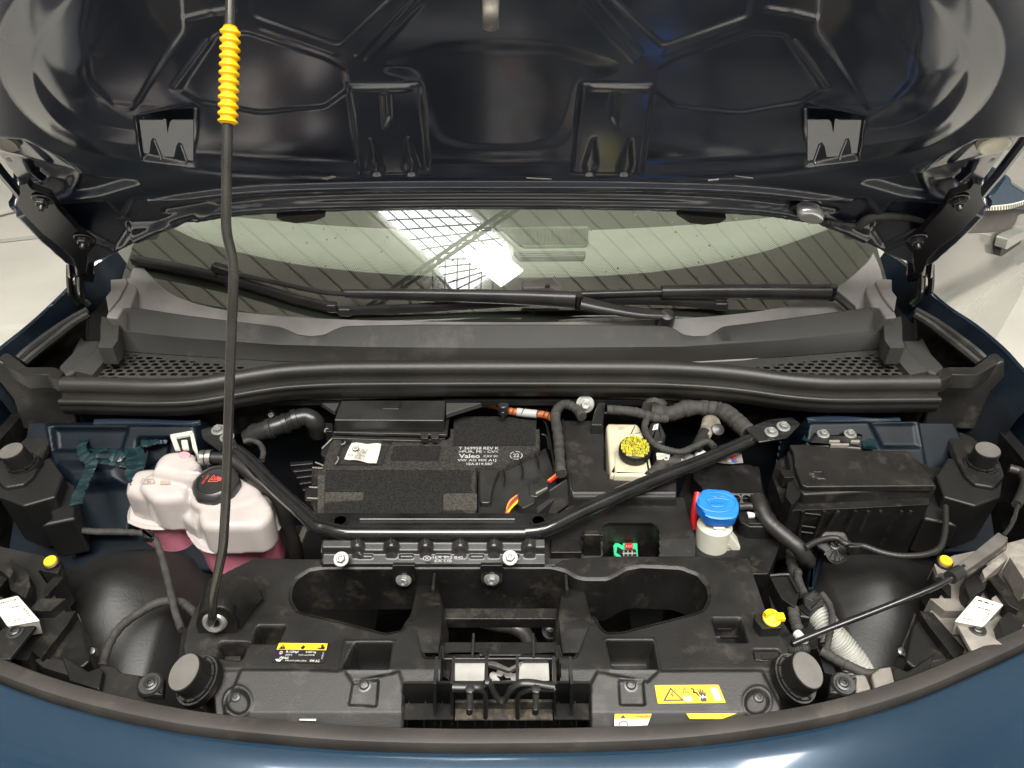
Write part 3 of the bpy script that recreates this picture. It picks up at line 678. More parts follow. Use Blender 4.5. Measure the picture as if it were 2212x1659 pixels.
# ================================================================== BONNET
BA = R_(60)
BON = Frame((0, 1.12, 1.301), (1, 0, 0), (0, -math.cos(BA), math.sin(BA)))
r = Relief(BON, -.86, .86, -.14, .86, .0027)
rear = [(1081, 456), (820, 458), (640, 463), (500, 470), (400, 482), (300, 508), (248, 530), (180, 545)]
left = [(150, 530), (95, 478), (40, 420), (-5, 362), (-90, 250), (-170, 100), (-230, -200)]
outl = rear + left; outl = outl + [(2162 - x, y) for x, y in outl[::-1][:-1]]
basin = smoothpx([(1081, 392), (800, 390), (560, 382), (430, 368), (300, 342), (165, 300), (80, 240), (25, 170), (3, 105), (10, 40), (50, -30), (110, -90), (300, -200), (600, -260), (1081, -280)], 5)
basin += [(2162 - x, y) for x, y in basin[::-1][1:-1]]
inner = smoothpx([(1081, 330), (800, 326), (560, 318), (400, 300), (250, 262), (160, 215), (100, 150), (75, 100), (90, 55), (135, 0), (200, -60), (400, -150), (700, -200), (1081, -220)], 5)
inner += [(2162 - x, y) for x, y in inner[::-1][1:-1]]
# crown of the bonnet: falls away at the sides
ext = (np.clip(np.abs(r.A) - .45, 0, 1))
d = sdf(r.px(basin), r.A, r.B)
sidef = np.clip((np.abs(r.A) - .40) / .22, 0, 1); sidef = sidef * sidef * (3 - 2 * sidef)
r.H += -.010 * S(d + .016, .022) * (1 - sidef) + .0165 * SLN(d + .020, .019) * sidef
d2 = sdf(r.px(inner), r.A, r.B)
r.H += -.006 * S(d2 + .02, .05) * (1 - sidef) + .021 * SLN(d2 + .026, .024) * sidef
# inner centre field gently domed
bx = r.A; by = r.B
# pads (bridges over the basin wall)
def pad(pts, lift, notches, tip):
    P = r.px(pts); k = S(sdf(P, r.A, r.B), .0035); a0 = sum(p[0] for p in P) / len(P)
    b0, b1 = min(p[1] for p in P), max(p[1] for p in P)
    t = np.clip((by - b0) / (b1 - b0), 0, 1)
    plane = (-.002 * (1 - t) - .0145 * t) if lift > .008 else (-.004 * (1 - t) - .020 * t)
    r.H = r.H * (1 - k) + plane * k
    for q in notches:
        if lift > .008: r.H -= .004 * S(sdf(r.px(q), r.A, r.B), .0035)
Lp1 = Z('T00', (900, 745), (1255, 750), (1255, 1075), (930, 1010))
n1 = [Z('T00', (990, 895), (1040, 1000), (1045, 1035), (1015, 1030), (970, 990)), Z('T00', (1160, 925), (1190, 960), (1210, 1050), (1180, 1060), (1130, 1010)), Z('T00', (1050, 765), (1095, 775), (1085, 850), (1060, 800))]
Lp2 = Z('T10', (30, 600), (505, 600), (565, 1135), (120, 1135))
n2 = [Z('T10', (190, 930), (265, 1100), (250, 1140), (205, 1140), (180, 1090)), Z('T10', (425, 925), (490, 1090), (475, 1140), (430, 1140), (405, 1080)), Z('T10', (255, 660), (300, 660), (310, 800), (270, 860))]
for p_, n_, l_ in ((Lp1, n1, .006), (Lp2, n2, .010)):
    pad(p_, l_, n_, 0); pad(mir(p_), l_, [mir(q) for q in n_], 0)
# low ribs of the pressed inner sheet
def two(pts, dh, wd):
    for q_ in (pts, mir(pts)):
        d_ = line_d(r.px(q_), r.A, r.B); r.H += dh * SLN(d_ - wd, .004)
for q_ in ([(540, 55), (715, 116), (728, 119), (740, 110), (870, -10), (870, -200), (520, -200)], [(391, 87), (288, 232), (250, 212), (200, 150), (180, 60), (200, -100), (380, -100)],
           [(462, 96), (530, 92), (700, 148), (742, 172), (748, 215), (700, 250), (560, 262), (430, 240), (384, 212)]):
    q_ = rpoly(q_, 8); r.add(q_, -.0013, .0027); r.add(mir(q_), -.0013, .0027)
for q_ in ([(560, 78), (720, 135)], [(885, 15), (772, 140)], [(905, 28), (790, 150)]): two(q_, .0009, .0016)
cen = smoothpx([(880, 150), (850, 158), (838, 168), (900, 192), (920, 260), (960, 320), (1081, 335), (1200, 320), (1240, 260), (1260, 192), (1320, 168), (1310, 158), (1280, 150), (1200, 128), (1081, 122), (950, 128)], 4)
r.add(cen, -.0022, .012)
for q in ([(305, 245), (392, 245)], [(395, 60), (447, 48)], [(458, 47), (500, 40)], [(372, 205), (445, 110)], [(760, 211), (880, 208)]):
    r.rib(q, .0018, .0014); r.rib(mir(q), .0018, .0014)
# rear flange: rolled beads
yy = by
for (pts, dh, wd) in (([(330, 428), (560, 410), (800, 403), (1081, 402), (1362, 403), (1602, 410), (1832, 428)], .007, .007), ([(360, 455), (600, 432), (800, 424), (1081, 422), (1362, 424), (1562, 432), (1802, 455)], -.006, .005),
                      ([(300, 500), (420, 462), (640, 446), (1081, 440), (1520, 446), (1742, 462), (1862, 500)], .006, .006)):
    r.rib(smoothpx(pts, 4), dh, wd)
# hinge reinforcement plates at the corners
for g in (0, 1):
    f = (lambda p: mir(p)) if g else (lambda p: p)
    plate = f(Z('T00', (-200, 820), (165, 845), (330, 990), (570, 1075), (330, 1040), (150, 1060), (180, 1120), (330, 1220), (60, 1300), (-200, 900)))
    dish = f(rpoly(Z('T00', (170, 1060), (480, 1060), (650, 1110), (900, 1150), (650, 1200), (300, 1215), (200, 1140)), 8))
    r.add(dish, -.010, .007)
    rec = f(rpoly(Z('T00', (-200, 850), (140, 850), (330, 1000), (340, 1020), (-200, 1010)), 5)); r.add(rec, .005, .005)
    tri = f(rpoly(Z('T00', (880, 1260), (1420, 1290), (1230, 1440), (800, 1420)), 10)); r.add(tri, -.008, .008)
    tri = f(rpoly(Z('T00', (390, 1240), (700, 1250), (860, 1450), (780, 1560), (500, 1400)), 10)); r.add(tri, -.008, .008)
    cc = f(ell(12, 310, 28, 17, 24, 15)); r.add(cc, -.006, .003)
    for c_ in (Z1('T00', 240, 1145), Z1('T00', 45, 1075)): r.add(f(ell(*c_, 5, 2.5)), -.004, .002)
# crown: sides swept back
r.H += .24 * np.clip(np.abs(r.A) - .34, 0, 1) ** 2
for g in (0, 1):
    q = [(-260, 225), (-60, 262), (60, 282), (130, 318), (190, 352), (150, 395), (90, 408), (40, 420), (-260, 260)]
    k = S(sdf(r.px(mir(q) if g else q), r.A, r.B), .008); r.H += k * (.004 - .42 * np.clip(np.abs(r.A) - .60, 0, 1))
# perforated patch
for sx_ in (1, -1):
    xc, yc = BON.ab(1640 if sx_ > 0 else 522, 195); 
    du = (r.A - xc); dv = (r.B - yc); m_ = np.exp(-((du / .12) ** 2 + (dv / .035) ** 2) * 1.2) > .4
r.outline(outl, -.018, .004)
BN = r.build('bonnet', 'navy', car)
for g in (0, 1):
    c_ = Z1('T00', 1090, 1040); a0, b0 = BON.ab(*(mir([c_])[0] if g else c_), .026)
    tl = R_(22); PF = Frame(BON.pt(a0, b0, .026), BON.A, BON.B * math.cos(tl) - BON.N * math.sin(tl))
    M_ = Z('T00', (900, 775), (1050, 775), (1062, 768), (1078, 778), (1086, 850), (1098, 790), (1112, 775), (1255, 775), (1255, 1045), (1215, 1040), (1198, 1010), (1180, 935), (1160, 925), (1145, 950), (1130, 1020), (1050, 1016), (1030, 985), (1005, 905), (990, 897), (980, 920), (970, 1000), (930, 995))
    b = MB(); b.pr(PF, mir(M_) if g else M_, .0, -.002); pd_ = b.build('strengthening_pad', 'navy', BN, bevel=.0008, seg=1)
    for q in (Z('T00', (1000, 905), (1045, 1020), (1035, 1035), (1015, 1020)), Z('T00', (1172, 935), (1210, 1045), (1198, 1060), (1180, 1040))):
        b = MB(); q = mir(q) if g else q; b.tube([PF.w(*p, .0005) for p in (q[0], q[1], q[2])] if not g else [PF.w(*p, .0005) for p in (q[-1], q[-2], q[-3])], .0016, 6); b.build('pressed_dart', 'navy', pd_)
# outer skin of the bonnet behind the inner sheet
b = MB(); P = [BON.ab(x, y) for x, y in smoothpx(outl, 1)]; 
top = [BON.pt(a * 1.004, b_ * 1.0 - .004, -.075 + .24 * max(0, abs(a) - .34) ** 2) for a, b_ in P]
bot = [BON.pt(a * 1.0, b_ - .002, -.095 + .24 * max(0, abs(a) - .34) ** 2) for a, b_ in P]
b.prism(top, bot); b.build('bonnet_skin', 'paint', BN, bevel=.004)
# bright edge hem along the sides
for side in (0, 1):
    f = (lambda p: mir(p)) if side else (lambda p: p)
    q = f([(178, 548), (120, 505), (60, 440), (25, 398), (-5, 362), (-90, 250)])
    b = MB(); b.tube([BON.w(x, y, .012) for x, y in q], .0075, 8); b.build('bonnet_hem', 'navy', BN)
# grommets and buffers
b = MB(); b.lathe([(.002, .003), (.010, .003), (.014, .006), (.017, .004), (.018, -.004)], BON.w(2146, 311, .016), BON.N, 28, sx=1.25, ux=BON.A); b.build('grommet', 'cstopcap', BN)
b = MB(); b.lathe([(.002, .0), (.010, .0), (.014, .002), (.016, -.004)], BON.w(14, 311, .012), BON.N, 24); b.build('grommet', 'lamp', BN)
# thin rubber pads at the rear edge
for q in ([(595, 470), (700, 462), (704, 468), (680, 478), (640, 483), (610, 478)], [(1460, 463), (1570, 473), (1555, 482), (1520, 486), (1490, 482)]):
    b = MB(); b.pr(BON, rpoly(q, 3), .004, -.006); b.build('edge_rubber', 'lip', BN, bevel=.002)
# bonnet catch seen at the top
b = MB(); c = BON.w(1060, 20, .03); b.tube([BON.w(1059, -70, .03), BON.w(1060, 10, .05), BON.w(1060, 57, .05)], lambda t: .0095, 14, flat=.8)
b.build('catch_bar', 'steel', BN)
# lamp/washer body near the right rear edge with its ribbed lead
b = MB(); b.puff(BON, ell(*Z1('T20', 835, 1420), 30, 15, 24, 8), .020, .0, .008); b.build('washer_jet', 'chrome', BN, label='translucent grey washer jet body at the rear edge')
P = [BON.w(x, y, .012) for x, y in Z('T20', (930, 1440), (1000, 1452), (1140, 1468))]
b = MB(); b.tube(P, lambda t: .0040 + .0009 * math.sin(t * 150), 8, k=22); b.build('ribbed_lead', 'tape', BN)
b = MB(); b.tube([BON.w(x, y, .012) for x, y in Z('T20', (1140, 1468), (1200, 1420), (1290, 1400), (1500, 1410), (1620, 1440), (1660, 1500), (1620, 1580), (1560, 1640))], .0075, 10); b.build('washer_hose', 'tape', BN)
# small pale streaks laid on the flange
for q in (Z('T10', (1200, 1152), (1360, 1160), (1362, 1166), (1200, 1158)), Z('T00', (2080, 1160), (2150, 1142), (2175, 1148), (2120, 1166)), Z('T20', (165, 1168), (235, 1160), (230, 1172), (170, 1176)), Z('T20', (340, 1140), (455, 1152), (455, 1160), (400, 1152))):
    b = MB(); b.pr(BON, q, .0050, .0044); b.build('pale_streak', 'ring', BN)
# ---- hinges
for side in (0, 1):
    f = (lambda p: p) if side else (lambda p: mir(p))
    b = MB()
    P = f(rpoly(Z('G', (1545, 400), (1600, 330), (1685, 350), (1680, 440), (1725, 580), (1620, 720), (1400, 940), (1200, 1090), (1060, 1230), (1000, 1390), (900, 1400), (880, 1180), (790, 1070), (1000, 900), (1100, 780), (1230, 640), (1330, 480)), 3))
    b.pr(BON, P, .056, .044, ph=.05)
    H = b.build('hinge', 'hinge', car, bevel=.003)
    arm = f(Z('G', (980, 1150), (975, 1300), (965, 1450), (985, 1600))) if side else [(2162 - x, y) for x, y in Z('G', (980, 1150), (975, 1300), (965, 1450), (985, 1600))]
    arm2 = Z('T21', (1545, 60), (1545, 180), (1530, 260), (1490, 310), (1470, 260)); arm2 = arm2 if side else [(2162 - x, y) for x, y in arm2]
    if side: pass
    P3 = [BON.w(*arm[0], .01)]
    hy = 1.235
    pts = [aty(*arm[0], 1.20), aty(*arm[1], 1.22), aty(*arm[2], 1.24), aty(*arm2[0], 1.25), aty(*arm2[1], 1.25), aty(*arm2[2], 1.25), aty(*arm2[3], 1.25)]
    b = MB(); b.tube(pts, .024, 10, k=5, flat=.35, upv=V((0, 1, 0))); 
    b.tube([p + V((.017 * (1 if side else -1), -.004, 0)) for p in pts], .006, 8, k=5); b.build('hinge_arm', 'gloss', H)
    for c_ in ((1425, 560), (935, 1020)):
        x_, y_ = Z1('G', *c_); x_ = x_ if side else 2162 - x_
        p = BON.w(x_, y_, .056); bolt('hinge_nut', H, p, BON.N + V((0, 0, -.2)), .0095, 'gloss', hexh=.009)
        b = MB(); b.lathe([(.0035, .0), (.004, .016), (.003, .018)], p, BON.N + V((0, 0, -.2)), 10); b.build('hinge_stud', 'satin', H)
# ================================================================== WINGS, FRONT, EDGE
for side in (0, 1):
    sg = 1 if side else -1
    # outer wing sheet: crest line in the photo, then falls away outside
    crest = [(-60, 800), (0, 748), (60, 700), (120, 645), (165, 600), (205, 566), (250, 540)] if not side else [(2262, 840), (2212, 795), (2170, 750), (2110, 700), (2050, 660), (2005, 620), (1960, 570), (1915, 540)]
    zs = np.linspace(1.045, 1.115, len(crest))
    cr_ = crom([at(x, y, z) for (x, y), z in zip(crest, zs)], 6)
    rows = []
    for (dx, dz) in ((-.004, -.004), (-.001, -.0008), (0, 0), (.003, -.002), (.008, -.010), (.016, -.03), (.024, -.07), (.030, -.14), (.03, -.3), (.02, -.5)):
        rows.append([p + V((sg * dx, 0, dz)) for p in cr_])
    b = MB(); b.grid(rows); b.build('front_wing', 'wing', car, recalc=False)
    b = MB(); wl = [p + V((-sg * .003, 0, -.0045)) for p in cr_]; b.grid([wl, [p + V((-sg * .012, -.004, -.022)) for p in wl], [p + V((-sg * .03, -.01, -.05)) for p in wl]])
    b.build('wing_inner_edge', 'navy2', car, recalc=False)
    b = MB(); b.grid([[p + V((-sg * .03, -.01, -.05)) for p in wl], [p + V((-sg * .045, -.01, -.12)) for p in wl], [p + V((-sg * .05, -.01, -.4)) for p in wl]]); b.build('wheel_well_wall', 'firewall', car, recalc=False)
# front panel (bumper skin) and its rubber edge
ft_ = smoothpx([(-260, 1300), (-120, 1378), (0, 1432), (100, 1470), (200, 1500), (330, 1530), (480, 1554), (737, 1577), (950, 1584), (1106, 1584), (1300, 1581), (1474, 1572), (1640, 1552), (1800, 1522), (1950, 1478), (2080, 1425), (2212, 1365), (2330, 1300), (2450, 1220)], 8)
def lipz(x): return .99 - .05 * (x / .75) ** 2
def lip_at(px, py, dz=0):
    p = at(px, py, .98)
    for _ in range(4): p = at(px, py, lipz(p.x) + dz)
    return p
L0 = [lip_at(x, y - 11) for x, y in ft_]
def norm_out(P, i):
    t = (P[min(i + 1, len(P) - 1)] - P[max(i - 1, 0)]); t.z = 0; t.normalize(); return V((t.y, -t.x, 0))
N0 = [norm_out(L0, i) for i in range(len(L0))]
prof = [(-.004, -.035), (-.002, -.004), (.0005, .0), (.004, .0012), (.013, .003), (.0175, .0018), (.0195, -.003), (.0195, -.02)]
b = MB(); b.grid([[p + n_ * a + V((0, 0, z)) for p, n_ in zip(L0, N0)] for a, z in prof])
b.build('edge_seal', 'lip', car, recalc=False)
prof = [(.014, -.05), (.0215, -.010), (.0235, -.006), (.029, -.004), (.055, -.010), (.090, -.028), (.13, -.058), (.16, -.10), (.18, -.16), (.19, -.26), (.19, -.4)]
P_ = [(a, z) for a, z in prof]; b = MB()
b.grid([[p + n_ * a + V((0, 0, z)) for p, n_ in zip(L0, N0)] for a, z in P_])
o = b.build('front_bumper', 'paint', car, recalc=False, sub=2)
# ================================================================== SLAM PANEL COVER
TZ = .955
FTm = FZ(TZ)
r = Relief(FTm, -.52, .47, .405, .745, .0016)
out = [(550, 1203), (695, 1205), (700, 1223), (1190, 1223), (1215, 1207), (1300, 1200), (1500, 1200), (1618, 1203), (1658, 1319), (1708, 1400), (1690, 1460), (1700, 1640), (455, 1640), (455, 1500), (400, 1440), (392, 1400), (404, 1346), (450, 1253)]
A_, B_ = r.A, r.B
cb = FTm.ab(1106, 1446)[1]
r.H -= .30 * np.clip(cb - B_, 0, 1) + .0 * A_
lb = FTm.ab(1106, 1526)[1]; r.H -= .5 * np.clip(lb - B_, 0, 1)
r.H -= .006 * S(B_ - FTm.ab(1106, 1500)[1], .004) * 0
bath = rpoly([(640, 1248), (668, 1230), (700, 1225), (1190, 1224), (1222, 1232), (1245, 1246), (1262, 1250), (1312, 1250), (1332, 1240), (1352, 1228), (1385, 1222), (1470, 1226), (1508, 1240), (1530, 1266), (1534, 1292), (1522, 1318), (1500, 1326), (1344, 1366), (1310, 1367), (1296, 1355), (1283, 1330), (1272, 1345), (1244, 1421), (1212, 1418), (1205, 1390), (1205, 1425), (955, 1425), (955, 1390), (950, 1421), (915, 1420), (900, 1345), (885, 1335), (868, 1362), (832, 1369), (737, 1344), (642, 1322), (626, 1296), (628, 1268)], 7)
bsd = sdf(r.px(bath), r.A, r.B); r.H -= .006 * S(bsd, .0016)
r.keep &= sdf(r.px(bath), r.A, r.B) > -.0018
# deep slot in front of the latch and side pockets
for q, dz in (([(768, 1391), (845, 1391), (836, 1443), (742, 1443)], -.055), ([(1312, 1386), (1408, 1386), (1418, 1443), (1326, 1441)], -.045), ([(558, 1353), (614, 1353), (600, 1389), (544, 1388)], -.05),
              ([(1540, 1336), (1598, 1336), (1614, 1386), (1552, 1386)], -.035), ([(478, 1388), (536, 1389), (520, 1424), (470, 1420)], -.05), ([(1628, 1405), (1680, 1405), (1692, 1424), (1634, 1424)], -.03)):
    r.min_(rpoly(q, 2), dz, .0018)
# lifted frames round the pockets
for q in ([(745, 1385), (852, 1385), (843, 1448), (736, 1448)], [(1306, 1381), (1412, 1381), (1424, 1448), (1320, 1447)]):
    d = sdf(r.px(q), A_, B_); r.H += .0012 * S(np.abs(d) - .0012, .0014)
# latch well
well = [(955, 1416), (1205, 1416), (1215, 1445), (1212, 1470), (1276, 1482), (1280, 1640), (865, 1640), (870, 1482), (948, 1470), (950, 1440)]
r.keep &= sdf(r.px(well), r.A, r.B) > -.0016
# raised outer fields left and right of the latch slot
for q in ([(870, 1475), (868, 1600), (470, 1600), (482, 1515), (522, 1447), (640, 1447), (745, 1449), (760, 1470), (862, 1452)], [(1276, 1475), (1278, 1600), (1720, 1600), (1690, 1515), (1645, 1449), (1424, 1449), (1400, 1470), (1290, 1452)]): r.add(q, .003, .0025)
for q in ([(762, 1466), (818, 1466), (812, 1515), (750, 1512)], [(1336, 1466), (1390, 1466), (1396, 1513), (1340, 1512)]):
    r.add(rpoly(q, 3), -.004, .0016); d = sdf(r.px(q), A_, B_); r.H += .001 * S(np.abs(d) - .001, .0012)
for c_ in ((510, 1507), (1638, 1508)):
    d = sdf(r.px(ell(*c_, 30, 27, 32)), A_, B_); r.H += .0018 * S(np.abs(d) - .0015, .0016); r.add(ell(*c_, 24, 20, 30), -.004, .002)
r.rib([(430, 1446), (620, 1446), (735, 1450)], -.0012, .001); r.rib([(1430, 1449), (1540, 1447), (1690, 1447)], -.0012, .001)
r.outline(out, -.07, .002)
SP = r.build('slam_panel_cover', 'plastic', car)
bk = [p for p in bath]
def densep(P, n=3):
    o = []
    for i in range(len(P)):
        a, c = P[i], P[(i + 1) % len(P)]
        for k in range(n): o.append((a[0] + (c[0] - a[0]) * k / n, a[1] + (c[1] - a[1]) * k / n))
    return o
wallstrip('bath_wall', FTm, densep(bath, 2), -.0005, -.088, .0022, 'plastic', SP)
wallstrip('well_wall', FTm, well, -.006, -.13, .0022, 'plastic2', SP)
for g in (0, 1):
    m_ = (lambda x: 2162 - x) if g else (lambda x: x)
    rows = []
    for (xl, xr, y_, z_) in ((899, 946, 1264, .915), (897, 948, 1268, .925), (893, 953, 1290, .934), (888, 957, 1315, .944), (880, 957, 1332, .951), (870, 956, 1345, .9555), (866, 955, 1362, .9545), (905, 949, 1410, .9542)):
        rw = []
        for (x_, dz) in ((xl - 10, -.045), (xl - 2, -.012), (xl + 3, -.002), (xl + 9, 0), (xr - 9, 0), (xr - 3, -.002), (xr + 2, -.012), (xr + 8, -.05)):
            p = at(m_(x_), y_, z_); rw.append(p + V((0, 0, dz)))
        rows.append(rw)
    b = MB(); b.grid(rows); b.build('bridge_post', 'plastic', SP, recalc=False)

T0 = SP
yb = FTm.w(1081, 1223).y
# beam and walls in the middle opening
b = MB()
b.pr(FZ(.905), [(960, 1313), (1205, 1313), (1205, 1337), (960, 1337)], 0, -.02, ph=0)
b.build('cross_rib', 'plastic', SP, bevel=.0015)
b = MB(); b.pr(FZ(.93), [(936, 1386), (1224, 1386), (1216, 1410), (1204, 1416), (950, 1416), (940, 1405)], 0, -.05, ph=0, taper=.98); b.build('latch_shelf', 'plastic2', SP, bevel=.0015)
for x in (1022, 1152):
    b = MB(); p = FZ(.932).w(x, 1398); b.box(p + V((0, 0, -.005)), (.003, .035, .02)); b.build('shelf_web', 'plastic', SP)
for x in (939, 1222):
    b = MB(); p = FTm.w(x, 1226); b.box((p.x, p.y - .02, TZ - .05), (.0035, .03, .09)); b.build('wall_web', 'plastic', SP)
# pipe deep in the opening
b = MB(); b.tube([at(x, y, .80) for x, y in Z('T12', (900, 700), (1000, 725), (1100, 740), (1180, 780), (1230, 860), (1240, 940))], .011, 12); b.build('coolant_pipe', 'steel', car)
b = MB(); b.lathe([(.004, .02), (.009, .018), (.009, 0), (.013, 0), (.013, -.01)], at(*Z1('T12', 1355, 770), .80), (0, -.3, 1), 16); b.build('pipe_stud', 'satin', car)
# bonnet prop housing with grommet
g1 = [aty(x, y, .592) for x, y in Z('T02', (1280, 860), (1272, 720), (1285, 660), (1330, 615), (1400, 600), (1470, 615), (1525, 660), (1560, 720), (1575, 800))]
g2 = [at(x, y, z) for (x, y), z in zip(Z('T02', (1300, 560), (1330, 470), (1370, 425), (1440, 405), (1530, 405), (1610, 425), (1665, 480), (1700, 560), (1680, 600)), (.95, .975, .985, .990, .990, .985, .975, .965, .95))]
g0 = [p + V((0, 0, -.05)) for p in g1]; g3 = [p + V((0, .02, -.06)) for p in g2]
b = MB(); mid_ = [p * .5 + q * .5 + V((0, 0, .003)) for p, q in zip(g1, g2)]
b.grid([[p * .985 + V(g1[4]) * .015 + V((0, .004, -.003)) for p in g1], g1, mid_, g2, g3]); b.add(g1, [tuple(range(len(g1)))]); PH = b.build('prop_housing', 'plastic', SP, recalc=False)
PH.data.update()
FG = FV(.590, -0)
gc = FG.w(467, 1337); gax = V((0, -1, .35)).normalized()
b = MB(); b.puff(FG, rpoly(Z('T02', (1275, 840), (1278, 700), (1300, 650), (1360, 618), (1440, 618), (1500, 650), (1535, 720), (1545, 840)), 8), .004, -.01, .003); b.build('housing_face', 'plastic', PH)
b = MB(); b.lathe([(.007, .0035), (.0085, .007), (.012, .0075), (.0145, .005), (.0155, .000)], gc + gax * .003, gax, 28); b.build('prop_grommet', 'ring', PH)
b = MB(); b.lathe([(.001, .0042), (.0078, .0042), (.0078, .003)], gc + gax * .003, gax, 20); b.build('bore_shade', 'black', PH)  # black disc stands for the shade inside the bore
# ================================================================== BONNET PROP
rp = openround([(459, 1330), (459.5, 1290), (482, 1185), (488, 1080), (497, 800), (506, 572), (488, 500), (491, 270), (497, 60), (502, -200)], 26, 7)
def rodp(px, py):
    t = (1334 - py) / 1334; y = .570 + .268 * max(0, t) ** 1.1
    return aty(px, py, y)
P = [gc + V((-.004, .012, -.004)), gc + V((-.004, -.006, -.001))] + [rodp(*p) for p in rp]
b = MB(); b.tube(P, .0054, 16, smooth=False); PR = b.build('bonnet_prop', 'rod', car, label='dark bent steel prop rod with yellow grip')
g0_, g1_ = V(rodp(492, 268)), V(rodp(498, 57)); L_ = (g1_ - g0_); n_ = 96
b = MB(); nr = 12
b.tube([g0_ + L_ * (i / n_) for i in range(n_ + 1)], lambda t: .0086 + .0017 * max(-.6, min(.9, 1.5 * math.sin(t * 2 * math.pi * nr))) - (.002 if t < .012 or t > .988 else 0), 18, smooth=False)
b.build('prop_grip', 'grip', PR)
# ================================================================== BRACE ACROSS THE BAY
bz = lambda i, n: .985
bp = Z('A', (1130, 560), (1250, 640), (1420, 770), (1700, 1050), (1960, 1290), (2080, 1400))
bp += [(705, 1141), (740, 1150), (800, 1152), (1106, 1152), (1130, 1150), (1180, 1142)] + [(1250, 1108), (1380, 1050), (1520, 995), (1600, 960), (1640, 944), (1690, 938)]
b = MB(); b.tube([at(x, y, .985) for x, y in bp], .0112, 16, k=6)
BR = b.build('cross_brace', 'gloss', car)
b = MB(); b.pr(FZ(.992), rpoly([(672, 1108), (1225, 1108), (1195, 1130), (1140, 1140), (740, 1140), (700, 1130)], 10), 0, -.003); b.build('brace_plate', 'gloss', BR, bevel=.001)
b = MB(); b.tube([at(x, 1122, .993) for x in (778, 800, 1090, 1112)], .0028, 10, smooth=False); b.build('plate_bead', 'gloss', BR)
for x in (735, 1163):
    b = MB(); b.lathe([(.0085, 0), (.011, .0008), (.011, 0)], at(x, 1124, .9935), (0, 0, 1), 20); b.build('plate_hole_rim', 'gloss', BR)
for (x, y) in ((1692, 922), (1666, 934)): bolt('bolt', BR, at(x, y, .999), (0, -.15, 1), .0072)
for c_ in (Z1('A', 1130, 475), Z1('A', 1215, 545)): bolt('bolt', BR, at(*c_, .999), (0, -.15, 1), .0074)
for q in (Z('A', (960, 470), (1060, 440), (1200, 480), (1290, 560), (1320, 640), (1230, 640), (1180, 600), (1150, 680), (980, 560)), [(1610, 925), (1660, 905), (1712, 900), (1730, 915), (1700, 945), (1640, 955)]):
    b = MB(); b.pr(FZ(.998), rpoly(q, 4), 0, -.004); b.build('brace_foot', 'gloss', BR, bevel=.002)
# crash plate with pressed ribs
FC = Frame((0, .70, .965), (1, 0, 0), (0, .93, .36))
r = Relief(FC, -.29, .06, -.03, .06, .0012)
r.outline(rpoly([(697, 1168), (1190, 1166), (1191, 1221), (693, 1221)], 3), -.02, .002)
zz = r.px([(900, 1192)])[0][1]; r.H += .008 * S(zz - r.B, .004)
for x in (774, 847, 920, 995, 1067, 1144):
    q = r.px([(x - 9, 1170), (x + 9, 1170), (x + 8, 1202), (x - 8, 1202)]); d = sdf(q, r.A, r.B); r.H += .005 * S(d, .004)
    r.rib([(x, 1168), (x, 1180)], .004, .0008)
for x in (810, 884, 957, 1032, 1106): r.add(rpoly([(x - 24, 1172), (x + 24, 1172), (x + 22, 1190), (x - 22, 1190)], 4), -.004, .0025)
for x in (790, 878, 957, 1030, 1106): r.add([(x - 15, 1198), (x + 15, 1198), (x + 14, 1206), (x - 14, 1206)], .002, .0015)
CP = r.build('crash_plate', 'satin', car)
qd = [(905, 1200), (1000, 1200), (1000, 1217), (905, 1217)]
b = MB(); b.text('1EA 802 840', FC, qd, (.32, .05, 1, .40), .0155); b.text('EA UB', FC, qd, (.36, .55, .75, .85), .0155)
b.qpoly(FC, qd, [(.18 + .09 * math.cos(a), .35 + .33 * math.sin(a)) for a in np.linspace(0, 6.28, 24)], .015)
b.build('stamped_number', 'grey', CP, recalc=False)
b = MB(); b.qpoly(FC, qd, [(.18 + .075 * math.cos(a), .35 + .27 * math.sin(a)) for a in np.linspace(0, 6.28, 24)], .0155)
b.build('stamp_disc', 'black', CP, recalc=False)
b = MB(); b.text('X', FC, qd, (.135, .16, .225, .54), .016); b.build('stamp_mark', 'grey', CP, recalc=False)
for (x, y) in ((737, 1206), (1102, 1203)): bolt('bolt', CP, at(x, y + 2, .975), (0, -.45, .86), .0066, flange=1.65)
for x, y in ((872, 1252), (1062, 1250)):
    fv = FV(at(x, 1223, TZ).y - .009, 0); c = fv.w(x, y)
    b = MB(); b.pr(fv, rpoly([(x - 24, 1222), (x + 24, 1222), (x + 24, 1256), (x + 12, 1270), (x - 12, 1270), (x - 24, 1256)], [1, 1, 8, 8, 8, 8]), 0, -.006)
    b.pr(FZ(.958), [(x - 26, 1218), (x + 26, 1218), (x + 25, 1226), (x - 25, 1226)], .001, -.003)
    b.build('bolt_tab', 'gloss', CP, bevel=.0012); bolt('bolt', CP, c + V((0, -.0005, 0)), (0, -1, .25), .0066, flange=1.65)
